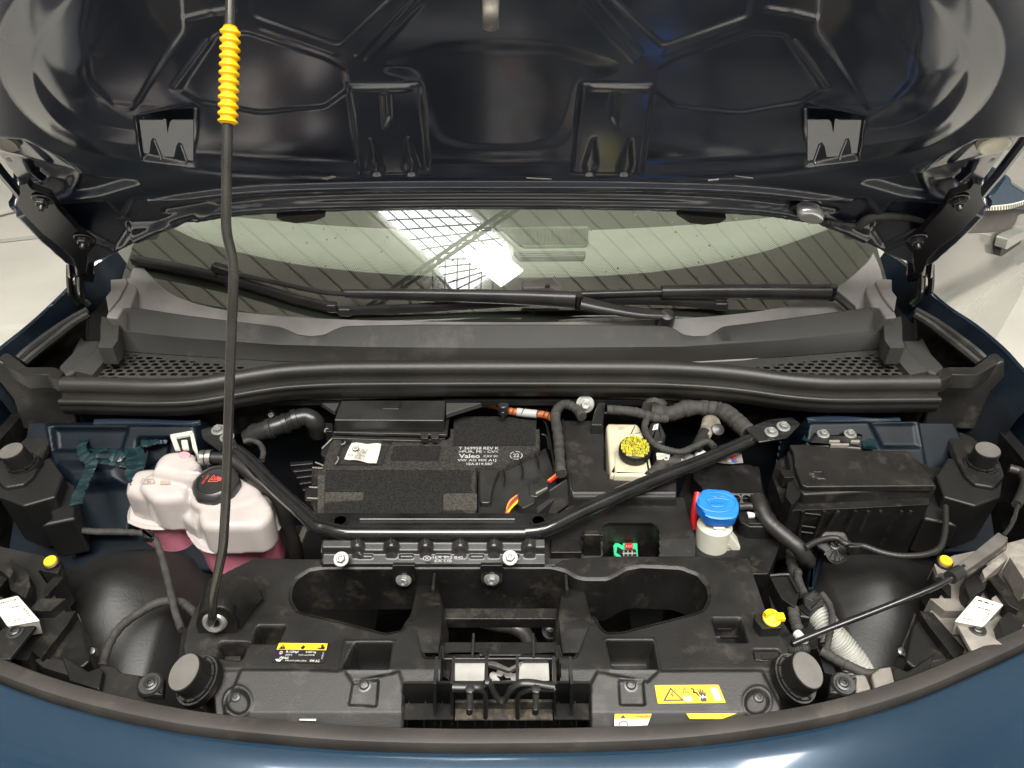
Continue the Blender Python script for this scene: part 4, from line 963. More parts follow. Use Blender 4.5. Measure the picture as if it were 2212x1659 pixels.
# ================================================================== BONNET LATCH
FLt = FZ(.915)
b = MB(); b.box((0, FTm.w(1081, 1520).y, .80), (.2, .03, .05)); 
LT = b.build('latch', 'black', car)
for (x0, x1) in ((978, 1051), (1122, 1187)):
    b = MB(); b.pr(FZ(.945), rpoly([(x0 + 1, 1426), (x1 - 2, 1426), (x1, 1470), (x0 - 2, 1470)], 2), 0, -.02); b.pr(FZ(.945), [(x0 + 35, 1472), (x0 + 62, 1472), (x0 + 61, 1475), (x0 + 36, 1475)], .0, -.010)
    b.build('latch_block', 'alu', LT, bevel=.0012)
    b = MB(); xm = (x0 + x1) / 2; b.pr(FZ(.944), rpoly([(xm - 16, 1422), (xm + 16, 1422), (xm + 14, 1430), (xm - 14, 1430)], 3), 0, -.006); b.build('latch_lug', 'steel', LT)
b = MB()
b.pr(FZ(.95), rpoly(Z('T12', (930, 955), (990, 965), (1085, 1010), (1180, 960), (1160, 990), (1085, 1030), (1000, 1000), (945, 985)), 2), 0, -.006); b.build('striker_guide', 'steel', LT, bevel=.001)
b = MB(); b.pr(FZ(.935), Z('T12', (900, 880), (930, 880), (965, 940), (965, 960), (920, 930)), 0, -.03); b.build('latch_pawl', 'gloss', LT, bevel=.001); b = MB(); b.pr(FZ(.93), Z('T12', (640, 920), (720, 905), (900, 905), (900, 950), (725, 950), (700, 1090), (635, 1050)), 0, -.03); b.build('latch_bracket', 'gloss', LT, bevel=.001); b = MB(); b.pr(FZ(.93), Z('T12', (1180, 915), (1380, 905), (1420, 960), (1420, 1030), (1370, 1090), (1360, 950), (1130, 945)), 0, -.03)
b.build('latch_bracket', 'gloss', LT, bevel=.001)
b = MB()
for c_ in ((985, 1060), (1030, 1040), (1080, 1050), (1120, 1070), (1000, 1095)):
    b.tube([at(*Z1('T12', *c_), .93), at(*Z1('T12', c_[0] + 8, c_[1] + 60), .90)], .005, 10, smooth=False)
b.build('latch_claw', 'steel', LT)
b = MB(); b.pr(FZ(.943), Z('T12', (985, 1092), (1150, 1088), (1150, 1108), (990, 1110)), 0, -.004); b.build('latch_blade', 'steel', LT, bevel=.0008)
# front plate of the latch: V mouth and ribbed cells
yl = FTm.w(1000, 1484).y - .030
def lx(x, z): return V((FV(yl).w(x, 1490).x, yl, z))
b = MB()
b.pr(FZ(.942), Z('T12', (400, 1125), (720, 1108), (720, 1130), (700, 1140), (400, 1142)), 0, -.004); b.pr(FZ(.942), Z('T12', (1385, 1112), (1420, 1105), (1610, 1125), (1610, 1140), (1385, 1140)), 0, -.004)
b.build('latch_ledge', 'gloss', LT, bevel=.001)
b = MB(); b.tube([FV(yl - .004).w(*p) for p in Z('T12', (720, 1130), (900, 1130), (950, 1095), (985, 1160), (1020, 1215), (1060, 1215), (1100, 1150), (1180, 1105), (1380, 1130))], .0045, 10, k=5, flat=.7)
b.tube([FV(yl - .002).w(*p) for p in Z('T12', (720, 1150), (880, 1150), (930, 1180), (935, 1330))], .003, 8, k=5); b.tube([FV(yl - .002).w(*p) for p in Z('T12', (1385, 1150), (1220, 1150), (1145, 1200), (1142, 1330))], .003, 8, k=5)
b.build('latch_mouth', 'satin', LT)
for x in (603, 715, 935, 1142, 1385, 1495):
    p0, p1 = FV(yl).w(*Z1('T12', x, 1115)), FV(yl).w(*Z1('T12', x + (2 if x < 1000 else -2), 1380))
    b = MB(); b.prism([p0 + V((-.0017, 0, 0)), p0 + V((.0017, 0, 0)), p1 + V((.0017, 0, 0)), p1 + V((-.0017, 0, 0))], [q + V((0, .035, 0)) for q in (p0 + V((-.0017, 0, 0)), p0 + V((.0017, 0, 0)), p1 + V((.0017, 0, 0)), p1 + V((-.0017, 0, 0)))])
    b.build('cell_wall', 'plastic', LT)
for (x0, x1, y0, y1, m_) in ((400, 598, 1298, 1345, 'dirt'), (610, 712, 1298, 1345, 'dirt'), (735, 925, 1235, 1345, 'dirt'), (935, 1138, 1232, 1345, 'dirt'), (1148, 1370, 1232, 1345, 'dirt'), (1390, 1490, 1290, 1345, 'dirt'), (1500, 1612, 1298, 1345, 'dirt')):
    fv = FV(yl - .003 + .012, 0); b = MB(); b.pr(fv, rpoly(Z('T12', (x0, y0), (x1, y0), (x1, y1), (x0, y1)), 2), 0, -.004)
    b.build('dusty_rib', m_, LT, bevel=.001)
b = MB(); b.pr(FV(yl + .024), Z('T12', (400, 1110), (1612, 1110), (1612, 1500), (400, 1500)), 0, -.003); b.build('latch_back', 'black', LT)
b = MB(); fv = FV(yl - .0); 
for i in range(11):
    x = 420 + i * 110; b.pr(fv, Z('T12', (x, 1352), (x + 8, 1352), (x + 8, 1400), (x, 1400)), .004, -.02)
b.build('lower_cell', 'plastic', LT, kind='stuff'); b = MB(); b.pr(fv, Z('T12', (735, 1345), (1370, 1345), (1370, 1352), (735, 1352)), .004, -.02); b.build('dusty_shelf', 'dirt', LT)
for x0, x1 in ((400, 725), (1380, 1612)):
    b = MB(); b.pr(fv, Z('T12', (x0, 1345), (x1, 1345), (x1, 1352), (x0, 1352)), .004, -.016); b.build('cell_shelf', 'plastic2', LT)
for x in (835, 1262):
    p0 = FV(yl - .012).w(*Z1('T12', x, 1155)); p1 = FV(yl - .012).w(*Z1('T12', x - 5, 1300)); d_ = p1 - p0
    b = MB(); b.tube([p0 + d_ * (i / 60) for i in range(61)], lambda t: .0028 + .0008 * (1 if int(t * 34) % 2 else 0) if t < .75 else .0038, 12, smooth=False); b.lathe([(.003, 0), (.0055, .001), (.0055, .003), (.003, .004)], p0, (0, 0, 1), 6)
    b.build('latch_screw', 'satin', LT)
# screws of the cover
for (x, y) in ((787, 1480), (1363, 1480)): screw('cover_screw', SP, FTm.w(x, y, -.006), (0, -.35, 1), .0085)
for (x, y) in ((510, 1507), (1638, 1508)): screw('cover_screw', SP, FTm.w(x, y, -.012), (0, -.35, 1), .009)
# ================================================================== TRAY OVER THE RIGHT MIDDLE
FY = FZ(.950)
r = Relief(FZ(.945), .02, .33, .685, .86, .0016)
poly = Z('C', (-60, 1550), (30, 1330), (340, 1115), (1345, 1115), (1460, 1520), (1465, 1700), (1465, 1760), (-60, 1760))
b1 = r.px([(1300, 1100)])[0][1]
cut = rpoly(Z('C', (540, 1760), (545, 1410), (600, 1378), (1040, 1378), (1100, 1440), (1110, 1760)), [0, 14, 12, 12, 14, 0])
r.H -= .18 * np.clip(r.px([(1300, 1163)])[0][1] - r.B, 0, 1)
r.keep &= sdf(r.px(cut), r.A, r.B) > -.0018
d = sdf(r.px(cut), r.A, r.B); r.H += .0015 * S(np.abs(d) - .001, .0014)
r.outline(poly, -.06, .002)
TY = r.build('duct_cover', 'plastic', car)
wallstrip('duct_wall', FZ(.945), cut[1:-1], -.001, -.075, .002, 'plastic', TY, closed=False)
b = MB(); q = Z('C', (45, 1525), (345, 1525), (345, 1660), (45, 1660)); b.pr(FZ(.952), q, 0, -.05); b.pr(FZ(.955), Z('C', (345, 1450), (535, 1450), (540, 1500), (345, 1500)), 0, -.05); b.build('duct_clip', 'plastic2', TY, bevel=.0015)
b = MB(); b.pr(FV(FZ(.95).w(1265, 1190).y), Z('T12', (1570, 150), (1680, 150), (1690, 400), (1590, 420), (1565, 300)), 0, -.01); b.build('duct_strap', 'plastic2', TY, bevel=.002)
b = MB(); b.pr(FZ(.958), [(1284, 1150), (1303, 1150), (1303, 1157), (1286, 1157)], .0, -.01);b.build('strap_catch', 'plastic', TY, bevel=.001)
# green connector inside the opening
b = MB(); FGc = FZ(.90)
P = Z('C', (650, 1590), (680, 1555), (740, 1590), (742, 1560), (885, 1560), (892, 1720), (850, 1730), (700, 1720), (660, 1680))
b.pr(FGc, P, 0, -.012); GC = b.build('green_connector', 'green', car, bevel=.001)
b = MB(); b.pr(FGc, Z('C', (765, 1565), (838, 1565), (842, 1612), (765, 1612)), .004, -.001); b.build('connector_latch', 'red', GC, bevel=.001)
b = MB(); b.pr(FGc, rpoly(Z('C', (735, 1630), (870, 1625), (880, 1700), (730, 1700)), 3), .003, -.001); b.pr(FGc, Z('C', (690, 1600), (740, 1630), (735, 1700), (680, 1660)), .0006, -.001); b.build('connector_core', 'plastic2', GC, bevel=.001)
b = MB()
for x in (750, 790, 830): b.pr(FGc, Z('C', (x, 1640), (x + 6, 1640), (x + 6, 1690), (x, 1690)), .0042, .001)
b.pr(FGc, Z('C', (740, 1664), (872, 1662), (872, 1668), (740, 1670)), .0046, .001); b.build('core_rib', 'grey', GC)
b = MB()
for x in (775, 797, 819): b.qbox(FGc, Z('C', (765, 1565), (838, 1565), (842, 1612), (765, 1612)), ((x - 765) / 73, .5, (x - 758) / 73, .8), .0045)
b.build('latch_slot', 'grey', GC, recalc=False)
# upper tray round the brake-fluid reservoir
FU = FZ(.965)
r = Relief(FU, .03, .32, .80, 1.03, .0016)
op = rpoly(Z('C', (548, 300), (1010, 300), (1070, 900), (1065, 935), (630, 915), (570, 885), (548, 850)), [2, 2, 2, 2, 8, 10, 4])
r.keep &= sdf(r.px(op), r.A, r.B) > -.0016
b1 = r.px([(1300, 1062)])[0][1]; r.H -= .25 * np.clip(b1 - r.B, 0, 1) * 1.0
r.H += .005 * S(sdf(r.px(Z('C', (140, 330), (165, 375), (250, 1075), (230, 1080))), r.A, r.B), .002)
r.H += .0018 * S(np.abs(r.B - r.px(Z('C', (600, 1075)))[0][1]) - .001, .002)
r.outline(Z('C', (140, 375), (445, 375), (560, 330), (560, 420), (1000, 420), (1050, 920), (1270, 940), (1275, 1120), (250, 1120), (180, 900)), -.06, .002)
UT = r.build('reservoir_tray', 'plastic', car)
wallstrip('tray_wall', FU, op, -.0005, -.06, .002, 'plastic2', UT)
b = MB(); b.pr(FZ(.985), Z('C', (510, 175), (580, 178), (548, 425), (435, 425), (460, 320)), 0, -.03, taper=.98); b.build('tray_bracket', 'plastic', UT, bevel=.002)
b = MB(); b.pr(FV(at(1235, 1030, .955).y, 30), Z('C', (200, 950), (255, 1080), (350, 1110), (40, 1330), (-90, 1380), (-120, 1160)), 0, -.004); b.build('tray_wing', 'plastic', UT, bevel=.002)
bolt('flange_nut', UT, aty(*Z1('C', 378, 225), 1.03), (0, -.9, .5), .0085, 'ring', flange=1.9, hexh=.012)
b = MB(); b.pr(FV(1.045), Z('C', (300, 110), (600, 110), (560, 330), (300, 330)), 0, -.01); b.build('mount_plate', 'plastic2', car, bevel=.002)
# ================================================================== BRAKE FLUID RESERVOIR
b = MB()
b.puff(FZ(.975), rpoly(Z('C', (582, 430), (600, 405), (880, 410), (915, 450), (960, 600), (1000, 905), (620, 905)), 4), 0, -.08, .006, foot=.001)
b.puff(FZ(.985), rpoly(Z('C', (655, 680), (700, 650), (985, 650), (1027, 835), (1027, 918), (655, 905)), 4), -.008, -.08, .006)
b.puff(FZ(.986), rpoly(Z('C', (810, 500), (930, 485), (965, 590), (970, 660), (800, 640)), 4), -.003, -.05, .005)
BF = b.build('brake_fluid_reservoir', 'cream', car)
cc = at(*Z1('C', 862, 640), .998); ax = V((0, -.12, 1)).normalized()
rb = (at(*Z1('C', 1005, 690), .99) - at(*Z1('C', 700, 690), .99)).length / 2
b = MB(); b.lathe([(rb * .93, -.016), (rb, -.015), (rb, -.002), (rb * .96, .0), (rb * .9, .0008), (rb * .01, .0008)], cc, ax, 64, star=lambda a, h: 1 - (.018 if (h < -.001 and math.cos(a * 22) > .4) else 0))
CPB = b.build('reservoir_cap', 'black', BF)
fc = Frame(cc + ax * .0012, (1, 0, 0), V((0, 1, .12)))
b = MB(); L_ = ['NETTOYER AVANT', 'OUVERTURE. UTILISER', 'USE ONLY DOT4 BRAKE FLUID', 'WARNING CLEAN FILLER CAP', 'BEFORE REMOVING. LIQUIDE', 'DE FREIN DOT4 FROM A', 'SEALED CONTAINER']
for i, s_ in enumerate(L_):
    v_ = rb * (.80 - i * .255); hw = math.sqrt(max(1e-7, (rb * .93) ** 2 - v_ ** 2)) * .97
    cu = bpy.data.curves.new('t', 'FONT'); cu.body = s_; cu.resolution_u = 1; cu.offset = .012
    ob = bpy.data.objects.new('t', cu); me = bpy.data.meshes.new_from_object(ob)
    xs = [q.co.x for q in me.vertices]; w_ = max(xs) - min(xs); vs = []
    for q in me.vertices:
        x_ = ((q.co.x - min(xs)) / w_ * 2 - 1) * hw; y_ = v_ + (q.co.y - .35) * .0085; c_, s2 = math.cos(-.12), math.sin(-.12)
        vs.append(fc.pt(x_ * c_ - y_ * s2, x_ * s2 + y_ * c_, .0003))
    b.add(vs, [tuple(p.vertices) for p in me.polygons]); bpy.data.objects.remove(ob); bpy.data.meshes.remove(me); bpy.data.curves.remove(cu)
b.build('cap_lettering', mat('cap_yellow_print', (.80, .70, .04), .5), CPB, recalc=False)
b = MB()
qd = Z('C', (692, 445), (760, 445), (760, 470), (692, 470)); random.seed(5)
for i in range(14):
    for j in range(6):
        if random.random() < .5: b.qbox(FZ(.975), qd, (i / 14, j / 6, (i + .8) / 14, (j + .7) / 6), .0006)
b.build('moulded_code', mat('cream_print', (.3, .27, .2), .6), BF, recalc=False)
# ================================================================== HEATER / AIR BOX WITH FELT COVER
FH = FZ(.955)
r = Relief(FH, -.29, .10, .765, 1.00, .0018)
felt_o = Z('B', (85, 700), (130, 640), (240, 500), (330, 505), (1000, 525), (1230, 500), (1250, 480), (1260, 300), (1300, 275), (1700, 285), (2060, 300), (2060, 590), (1740, 740), (1520, 745), (1505, 760), (1505, 1260), (110, 1260))
r.outline(felt_o, -.10, .003)
for q, dz in ((Z('B', (1300, 310), (2020, 310), (2010, 560), (1290, 560)), -.0025), (Z('B', (780, 560), (1190, 560), (1170, 690), (740, 690)), -.0025), (Z('B', (180, 770), (1450, 770), (1450, 970), (1205, 975), (1205, 1130), (1400, 1130), (1400, 1240), (170, 1240), (170, 1060), (510, 1040), (515, 965), (180, 965)), -.0025)):
    r.add(rpoly(q, 3), dz, .0025)
r.set(Z('B', (330, 510), (750, 530), (670, 730), (260, 730)), -.012, .002)
rng = np.random.RandomState(3); r.H += rng.normal(0, .00016, r.H.shape)
AB = r.build('air_box', 'felt', car)
for q in (Z('B', (1300, 310), (2020, 310), (2010, 560), (1290, 560)), Z('B', (780, 560), (1190, 560), (1170, 690), (740, 690)), Z('B', (180, 770), (1450, 770), (1450, 970), (1205, 975), (1205, 1130), (1400, 1130), (1400, 1240), (170, 1240), (170, 1060), (510, 1040), (515, 965), (180, 965))):
    b = MB(); b.pr(FH, rpoly(q, 3), -.0012, -.004); b.build('felt_patch', 'feltd', AB)
for q in (Z('B', (180, 968), (512, 968), (508, 1036), (180, 1052)), Z('B', (1208, 980), (1500, 980), (1500, 1125), (1208, 1125)), Z('B', (112, 820), (172, 820), (165, 1100), (112, 1160))):
    b = MB(); b.pr(FH, rpoly(q, 2), .0006, -.001); b.build('worn_patch', 'felt2', AB)
b = MB(); b.pr(FZ(.945), Z('B', (330, 512), (745, 532), (665, 728), (262, 728)), 0, -.003); b.build('cover_window', 'satin', AB)
FPp = FZ(.949); qd = Z('B', (415, 528), (668, 545), (625, 720), (342, 678))
b = MB(); b.grid([[FPp.pt(*(lambda s_, t_: (np.array(FPp.ab(*qd[0])) * (1 - s_) * (1 - t_) + np.array(FPp.ab(*qd[1])) * s_ * (1 - t_) + np.array(FPp.ab(*qd[2])) * s_ * t_ + np.array(FPp.ab(*qd[3])) * (1 - s_) * t_))(s_, t_), .0012 * math.sin(s_ * 9 + t_ * 4) + .001 * noise.noise(V((s_ * 5, t_ * 5, 2)))) for s_ in np.linspace(0, 1, 16)] for t_ in np.linspace(0, 1, 14)])
LB = b.build('paper_label', 'paper', AB, recalc=False)
b = MB(); random.seed(7)
def fakecode(b, fr, qd, x0, y0, x1, y1, nx, ny, h, p=.5, m=0):
    for i in range(nx):
        for j in range(ny):
            if random.random() < p: b.qbox(fr, qd, (x0 + (x1 - x0) * i / nx, y0 + (y1 - y0) * j / ny, x0 + (x1 - x0) * (i + .95) / nx, y0 + (y1 - y0) * (j + .95) / ny), h, m)
for k in range(7):
    y_ = .36 + .0 * k; xx = .30 + k * .045
    fakecode(b, FPp, qd, xx, .35, xx + .018, .92, 1, 34, .0032, .6)
b.qpoly(FPp, qd, [(.20 + .10 * math.cos(a), .36 + .15 * math.sin(a)) for a in np.linspace(0, 6.28, 24)], .003)
b.text('MX 79', FPp, qd, (.05, .70, .22, .80), .0032); b.build('label_print', 'black', LB, recalc=False)
b = MB(); b.qpoly(FPp, qd, [(.20 + .085 * math.cos(a), .36 + .125 * math.sin(a)) for a in np.linspace(0, 6.28, 24)], .0033); b.build('print_gap', 'paper', LB, recalc=False)
b = MB(); b.text('VW', FPp, qd, (.145, .29, .255, .44), .0036, bold=.01); b.build('emblem_print', 'black', LB, recalc=False)
b = MB(); q = Z('B', (1330, 565), (1700, 565), (1690, 735), (1330, 735))
for s_, bx_ in (('T 369958 REV K', (.03, .05, .98, .20)), ('>PUR, PE - CV<', (.03, .24, .97, .39)), ('CAV 01', (.62, .48, .95, .60)), ('VW AG MX A1J', (.0, .68, .93, .84)), ('1EA.819.587', (.22, .87, .85, .99))):
    b.text(s_, FH, q, bx_, .0012, bold=.02)
b.text('Valeo', FH, q, (.03, .42, .54, .64), .0012, bold=.03)
c_ = Z1('B', 1842, 648); q2 = [(c_[0] - 14, c_[1] - 9), (c_[0] + 14, c_[1] - 9), (c_[0] + 14, c_[1] + 9), (c_[0] - 14, c_[1] + 9)]
for i in range(22):
    if i % 4 == 3: continue
    a0, a1 = 2 * math.pi * i / 22, 2 * math.pi * (i + 1) / 22
    f_ = lambda a, k: (.5 + k * .5 * math.cos(a), .5 + k * .5 * math.sin(a))
    b.qpoly(FH, q2, [f_(a0, 1), f_(a1, 1), f_(a1, .86), f_(a0, .86)], .0012)
b.text('22', FH, q2, (.27, .28, .73, .72), .0012, bold=.02)
b.build('printed_marking', 'grey', AB, recalc=False)
# shiny lid
b = MB()
T_ = [at(*p, .990) for p in Z('B', (330, 135), (1225, 155), (1215, 345), (255, 340))]
lo = [at(*p, z) for p, z in zip(Z('B', (250, 425), (1190, 430)), (.965, .965))]
b.grid([[T_[0], T_[1]], [T_[3] + V((0, .004, .001)), T_[2] + V((0, .004, .001))], [T_[3], T_[2]], [lo[0] + V((0, 0, .002)), lo[1] + V((0, 0, .002))], [lo[0] + V((0, .002, 0)), lo[1] + V((0, .002, 0))], [lo[0] + V((0, .03, -.005)), lo[1] + V((0, .03, -.005))]])
b2 = MB(); b2.prism([T_[0], T_[1], T_[2], T_[3]], [p + V((0, 0, -.035)) for p in T_]); b2.prism([T_[3] + V((0, 0, -.001)), T_[2] + V((0, 0, -.001)), lo[1], lo[0]], [p + V((0, .02, -.02)) for p in (T_[3], T_[2], lo[1], lo[0])])
LD = b2.build('filter_lid', 'satin', AB, bevel=.0025, seg=3)
b = MB(); b.pr(FZ(.958), Z('B', (240, 440), (1215, 450), (1230, 500), (1000, 522), (240, 500)), 0, -.03); b.pr(FZ(.968), Z('B', (245, 432), (1205, 440), (1240, 300), (1262, 300), (1240, 470), (245, 446)), 0, -.006)
b.build('lid_frame', 'satin', AB, bevel=.0015)
for x0 in (1005, 1095):
    b = MB(); b.pr(FZ(.970), rpoly(Z('B', (x0, 462), (x0 + 75, 462), (x0 + 68, 500), (x0 + 8, 500)), 1.5), 0, -.01); b.build('lid_clip', 'satin', AB, bevel=.001)
b = MB(); b.tube([at(*p, .9915) for p in Z('B', (680, 243), (790, 245), (825, 235), (835, 175))], .0008, 5); b.build('lid_mark', 'plastic', LD)
# grey scuttle drain plate behind the lid
b = MB(); b.pr(FZ(.985), Z('B', (75, 92), (1720, 105), (1700, 140), (1640, 160), (1270, 275), (1230, 290), (1230, 160), (330, 135), (260, 265), (80, 150)), 0, -.01)
b.build('drain_plate', 'grain', car, bevel=.0015)
# left side clutter of the box
b = MB(); random.seed(11)
for q in (Z('B', (180, 360), (245, 365), (245, 440), (175, 440)), Z('B', (150, 560), (330, 500), (350, 540), (280, 640), (210, 700), (140, 640)), Z('B', (60, 740), (170, 740), (150, 900), (70, 900)), Z('B', (0, 930), (120, 930), (120, 1040), (0, 1040)), Z('B', (60, 1050), (130, 1040), (130, 1180), (80, 1150))):
    b = MB(); b.pr(FZ(.948), q, 0, -.03); b.build('box_clip', 'plastic', AB, bevel=.0015)
b = MB()
for q in (Z('B', (70, 755), (150, 760), (165, 740), (95, 710)), Z('B', (40, 925), (120, 930)), Z('B', (20, 1020), (125, 1025)), Z('B', (175, 445), (180, 420), (205, 415)), Z('B', (190, 660), (290, 665), (270, 720), (240, 730)), Z('B', (250, 510), (340, 505), (345, 545), (290, 560)), Z('B', (150, 590), (200, 540), (250, 490))):
    b = MB(); b.tube([at(*p, .951) for p in q], .0013, 6); b.build('clip_edge', 'lamp', AB)
for q in (Z('B', (90, 740), (112, 740), (105, 1120), (85, 1120)), Z('B', (60, 770), (75, 770), (70, 1080), (55, 1080))):
    b = MB(); b.pr(FZ(.949), q, 0, -.02); b.build('side_rail', 'plastic', AB, bevel=.001)
# dark plastic duct at the right of the cover
b = MB()
P = [(1510, 760), (1730, 765), (1880, 700), (2010, 640), (2100, 580), (2190, 860), (2210, 1000), (1900, 1260), (1510, 1260)]
b.pr(FZ(.940), rpoly(Z('B', *P), 4), 0, -.08)
DU = b.build('air_duct', 'satin', AB, bevel=.008, seg=4)
b = MB(); b.pr(FZ(.950), rpoly(Z('B', (1518, 768), (1700, 772), (1660, 850), (1630, 960), (1620, 1060), (1525, 1060)), 6), 0, -.02); b.build('duct_shoulder', 'satin', DU, bevel=.006, seg=4)
for q in (Z('B', (1730, 768), (1745, 850), (1735, 920)), Z('B', (1880, 700), (1900, 780), (1895, 850)), Z('B', (2010, 640), (2030, 700), (2040, 760))):
    b = MB(); b.tube([at(*p, .946) for p in q], .0012, 6); b.build('duct_seam', 'gloss', AB)
for q in (Z('B', (2065, 320), (2110, 400), (2150, 600), (2180, 800)), Z('B', (2065, 465), (2110, 490), (2130, 600))):
    b = MB(); b.tube([at(*p, .953) for p in q], .002, 6); b.build('duct_rim', 'plastic', AB)
# orange high-voltage lead
P = [at(*p, .965) for p in Z('B', (1480, 215), (1560, 200), (1680, 220), (1760, 255), (1850, 272), (2050, 290), (2130, 310), (2180, 340))]
P = crom(P, 10); b = MB(); b.tube(P, lambda t: .0068 + .0005 * math.sin(t * 130), 14, smooth=False)
OC = b.build('high_voltage_cable', 'orange', car)
b = MB(); b.tube([at(*p, .966) for p in Z('B', (1850, 271), (1940, 282), (2020, 289))], .0076, 14); b.build('cable_tag', 'grey', OC)
b = MB()
for i in range(13):
    k = int(i * len(P) / 13); p = P[k]; b.tube([p + V((-.004, -.0085, .004)), p + V((0, -.003, .0095)), p + V((.005, .007, .007))], .0007, 5)
b.build('cable_wrap', 'black', OC)
b = MB(); b.puff(FZ(.985), ell(*Z1('B', 1730, 190), 12, 10), 0, -.02, .004); b.puff(FZ(.98), rpoly(Z('B', (1705, 190), (1745, 190), (1740, 275), (1710, 275)), 2), 0, -.015, .003); b.build('cable_clip', 'satin', OC)
# connector with coloured wires
b = MB()
def obox(name, fr, pts, h1, h0, m, par, bev=.0015): 
    q = MB(); q.pr(fr, pts, h1, h0); return q.build(name, m, par, bevel=bev)
CN = obox('wiring_plug', FZ(.962), rpoly(Z('B', (1950, 900), (2050, 820), (2110, 860), (2130, 940), (2020, 1010), (1960, 1000)), 3), 0, -.03, 'satin', car, .002)
obox('plug_body', FZ(.960), rpoly(Z('B', (1850, 950), (1940, 905), (2000, 960), (2005, 1060), (1900, 1110), (1850, 1060)), 4), 0, -.03, 'satin', CN, .002)
obox('plug_tail', FZ(.958), rpoly(Z('B', (1900, 1110), (2010, 1070), (2040, 1180), (1960, 1240), (1890, 1200)), 4), 0, -.03, 'plastic2', CN, .002)
obox('plug_latch', FZ(.964), Z('B', (1985, 870), (2030, 835), (2050, 850), (2005, 890)), 0, -.01, 'plastic', CN, .001)
obox('plug_rib', FZ(.9635), Z('B', (2010, 970), (2110, 920), (2115, 932), (2016, 984)), 0, -.01, 'lamp', CN, .0006)
for q, m_ in ((((1860, 995), (1800, 1060), (1760, 1130), (1740, 1200)), 'wbrown'), (((1850, 1000), (1790, 1050), (1765, 1110), (1760, 1160)), 'worange'), (((1855, 1030), (1800, 1090), (1765, 1150), (1740, 1230)), 'wred'), (((1858, 1045), (1800, 1100), (1760, 1160), (1740, 1240)), 'wyellow'),
              (((2120, 870), (2160, 840), (2200, 805), (2240, 790)), 'worange'), (((2130, 880), (2170, 855), (2210, 825), (2240, 815)), 'wred')):
    b = MB(); b.tube([at(*p, .958) for p in Z('B', *q)], .0021, 8); b.build('wire', m_, CN)
# taped loom beside the tray
def loom(name, pts, z, r_, m='tape', par=None, lump=.10):
    P = crom([at(x, y, z_) for (x, y), z_ in zip(pts, z if isinstance(z, (list, tuple)) else [z] * len(pts))], 9)
    ph = [1 + random.uniform(-lump, lump) for _ in range(len(P) + 1)]
    b = MB(); b.tube(P, (lambda t: r_ * ph[int(t * (len(P) - 1))]), 10, smooth=False); return b.build(name, m, par or car)
loom('wiring_loom', Z('C', (350, 350), (290, 270), (200, 230), (130, 250), (90, 330), (100, 420), (120, 560), (130, 700), (140, 850), (150, 900)), .985, .0085)
loom('wiring_loom', Z('C', (590, 280), (700, 285), (850, 300), (1000, 340), (1080, 360), (1180, 360)), .985, .0085)
loom('wiring_loom', Z('C', (1020, 300), (1200, 320), (1350, 270), (1550, 260), (1720, 300), (1850, 400), (1960, 500)), .985, .0145)
loom('wiring_loom', Z('C', (1120, 80), (1080, 160), (1050, 230), (1040, 300)), .98, .020)
loom('wiring_loom', Z('C', (975, 370), (955, 450), (1000, 560), (1100, 640), (1250, 685), (1340, 680), (1450, 630), (1560, 590), (1630, 640)), .990, .0055)
loom('wiring_loom', Z('C', (1000, 930), (1080, 850), (1150, 790), (1300, 790)), .975, .009)
# foil braid elbow, sensor, tags, battery terminals
b = MB(); b.tube([at(x, y, .985) for x, y in Z('C', (1640, 470), (1620, 390), (1580, 380), (1560, 460), (1530, 530))], lambda t: .011, 12, flat=.55); b.build('foil_sleeve', 'silicone', car)
b = MB(); b.tube([at(x, y, .983) for x, y in Z('C', (1540, 500), (1500, 570), (1460, 640))], .010, 12); b.lathe([(.002, .01), (.010, .008), (.011, -.01), (.013, -.02)], at(*Z1('C', 1650, 480), .985), (.1, -.6, .8), 18); b.build('sleeve_boot', 'satin', car)
b = MB(); b.puff(FZ(.98), rpoly(Z('C', (1010, 400), (1100, 380), (1165, 520), (1140, 590), (1000, 600), (980, 500)), 4), 0, -.03, .005); sn = b.build('level_sensor', 'satin', car)
b = MB(); b.pr(FZ(.9815), Z('C', (1045, 425), (1088, 412), (1082, 465), (1030, 475)), 0, -.0008); st = b.build('sensor_tag', 'white', sn)
b = MB(); q = Z('C', (1045, 425), (1088, 412), (1082, 465), (1030, 475)); 
for t_ in (.2, .45, .7): b.qbox(FZ(.9815), q, (.15, t_, .6, t_ + .09), .0006)
b.build('tag_print', 'black', st, recalc=False)
b = MB(); q = rpoly(Z('C', (1065, 695), (1205, 700), (1185, 765), (1075, 760)), 2); b.pr(FZ(.984), q, 0, -.004); lt = b.build('loom_label', 'cream2', car)
b = MB(); 
for t_ in (.3, .5, .7): b.qbox(FZ(.984), Z('C', (1065, 695), (1205, 700), (1185, 765), (1075, 760)), (.2, t_, .8, t_ + .06), .0006)
b.build('label_line', 'grey', lt, recalc=False)
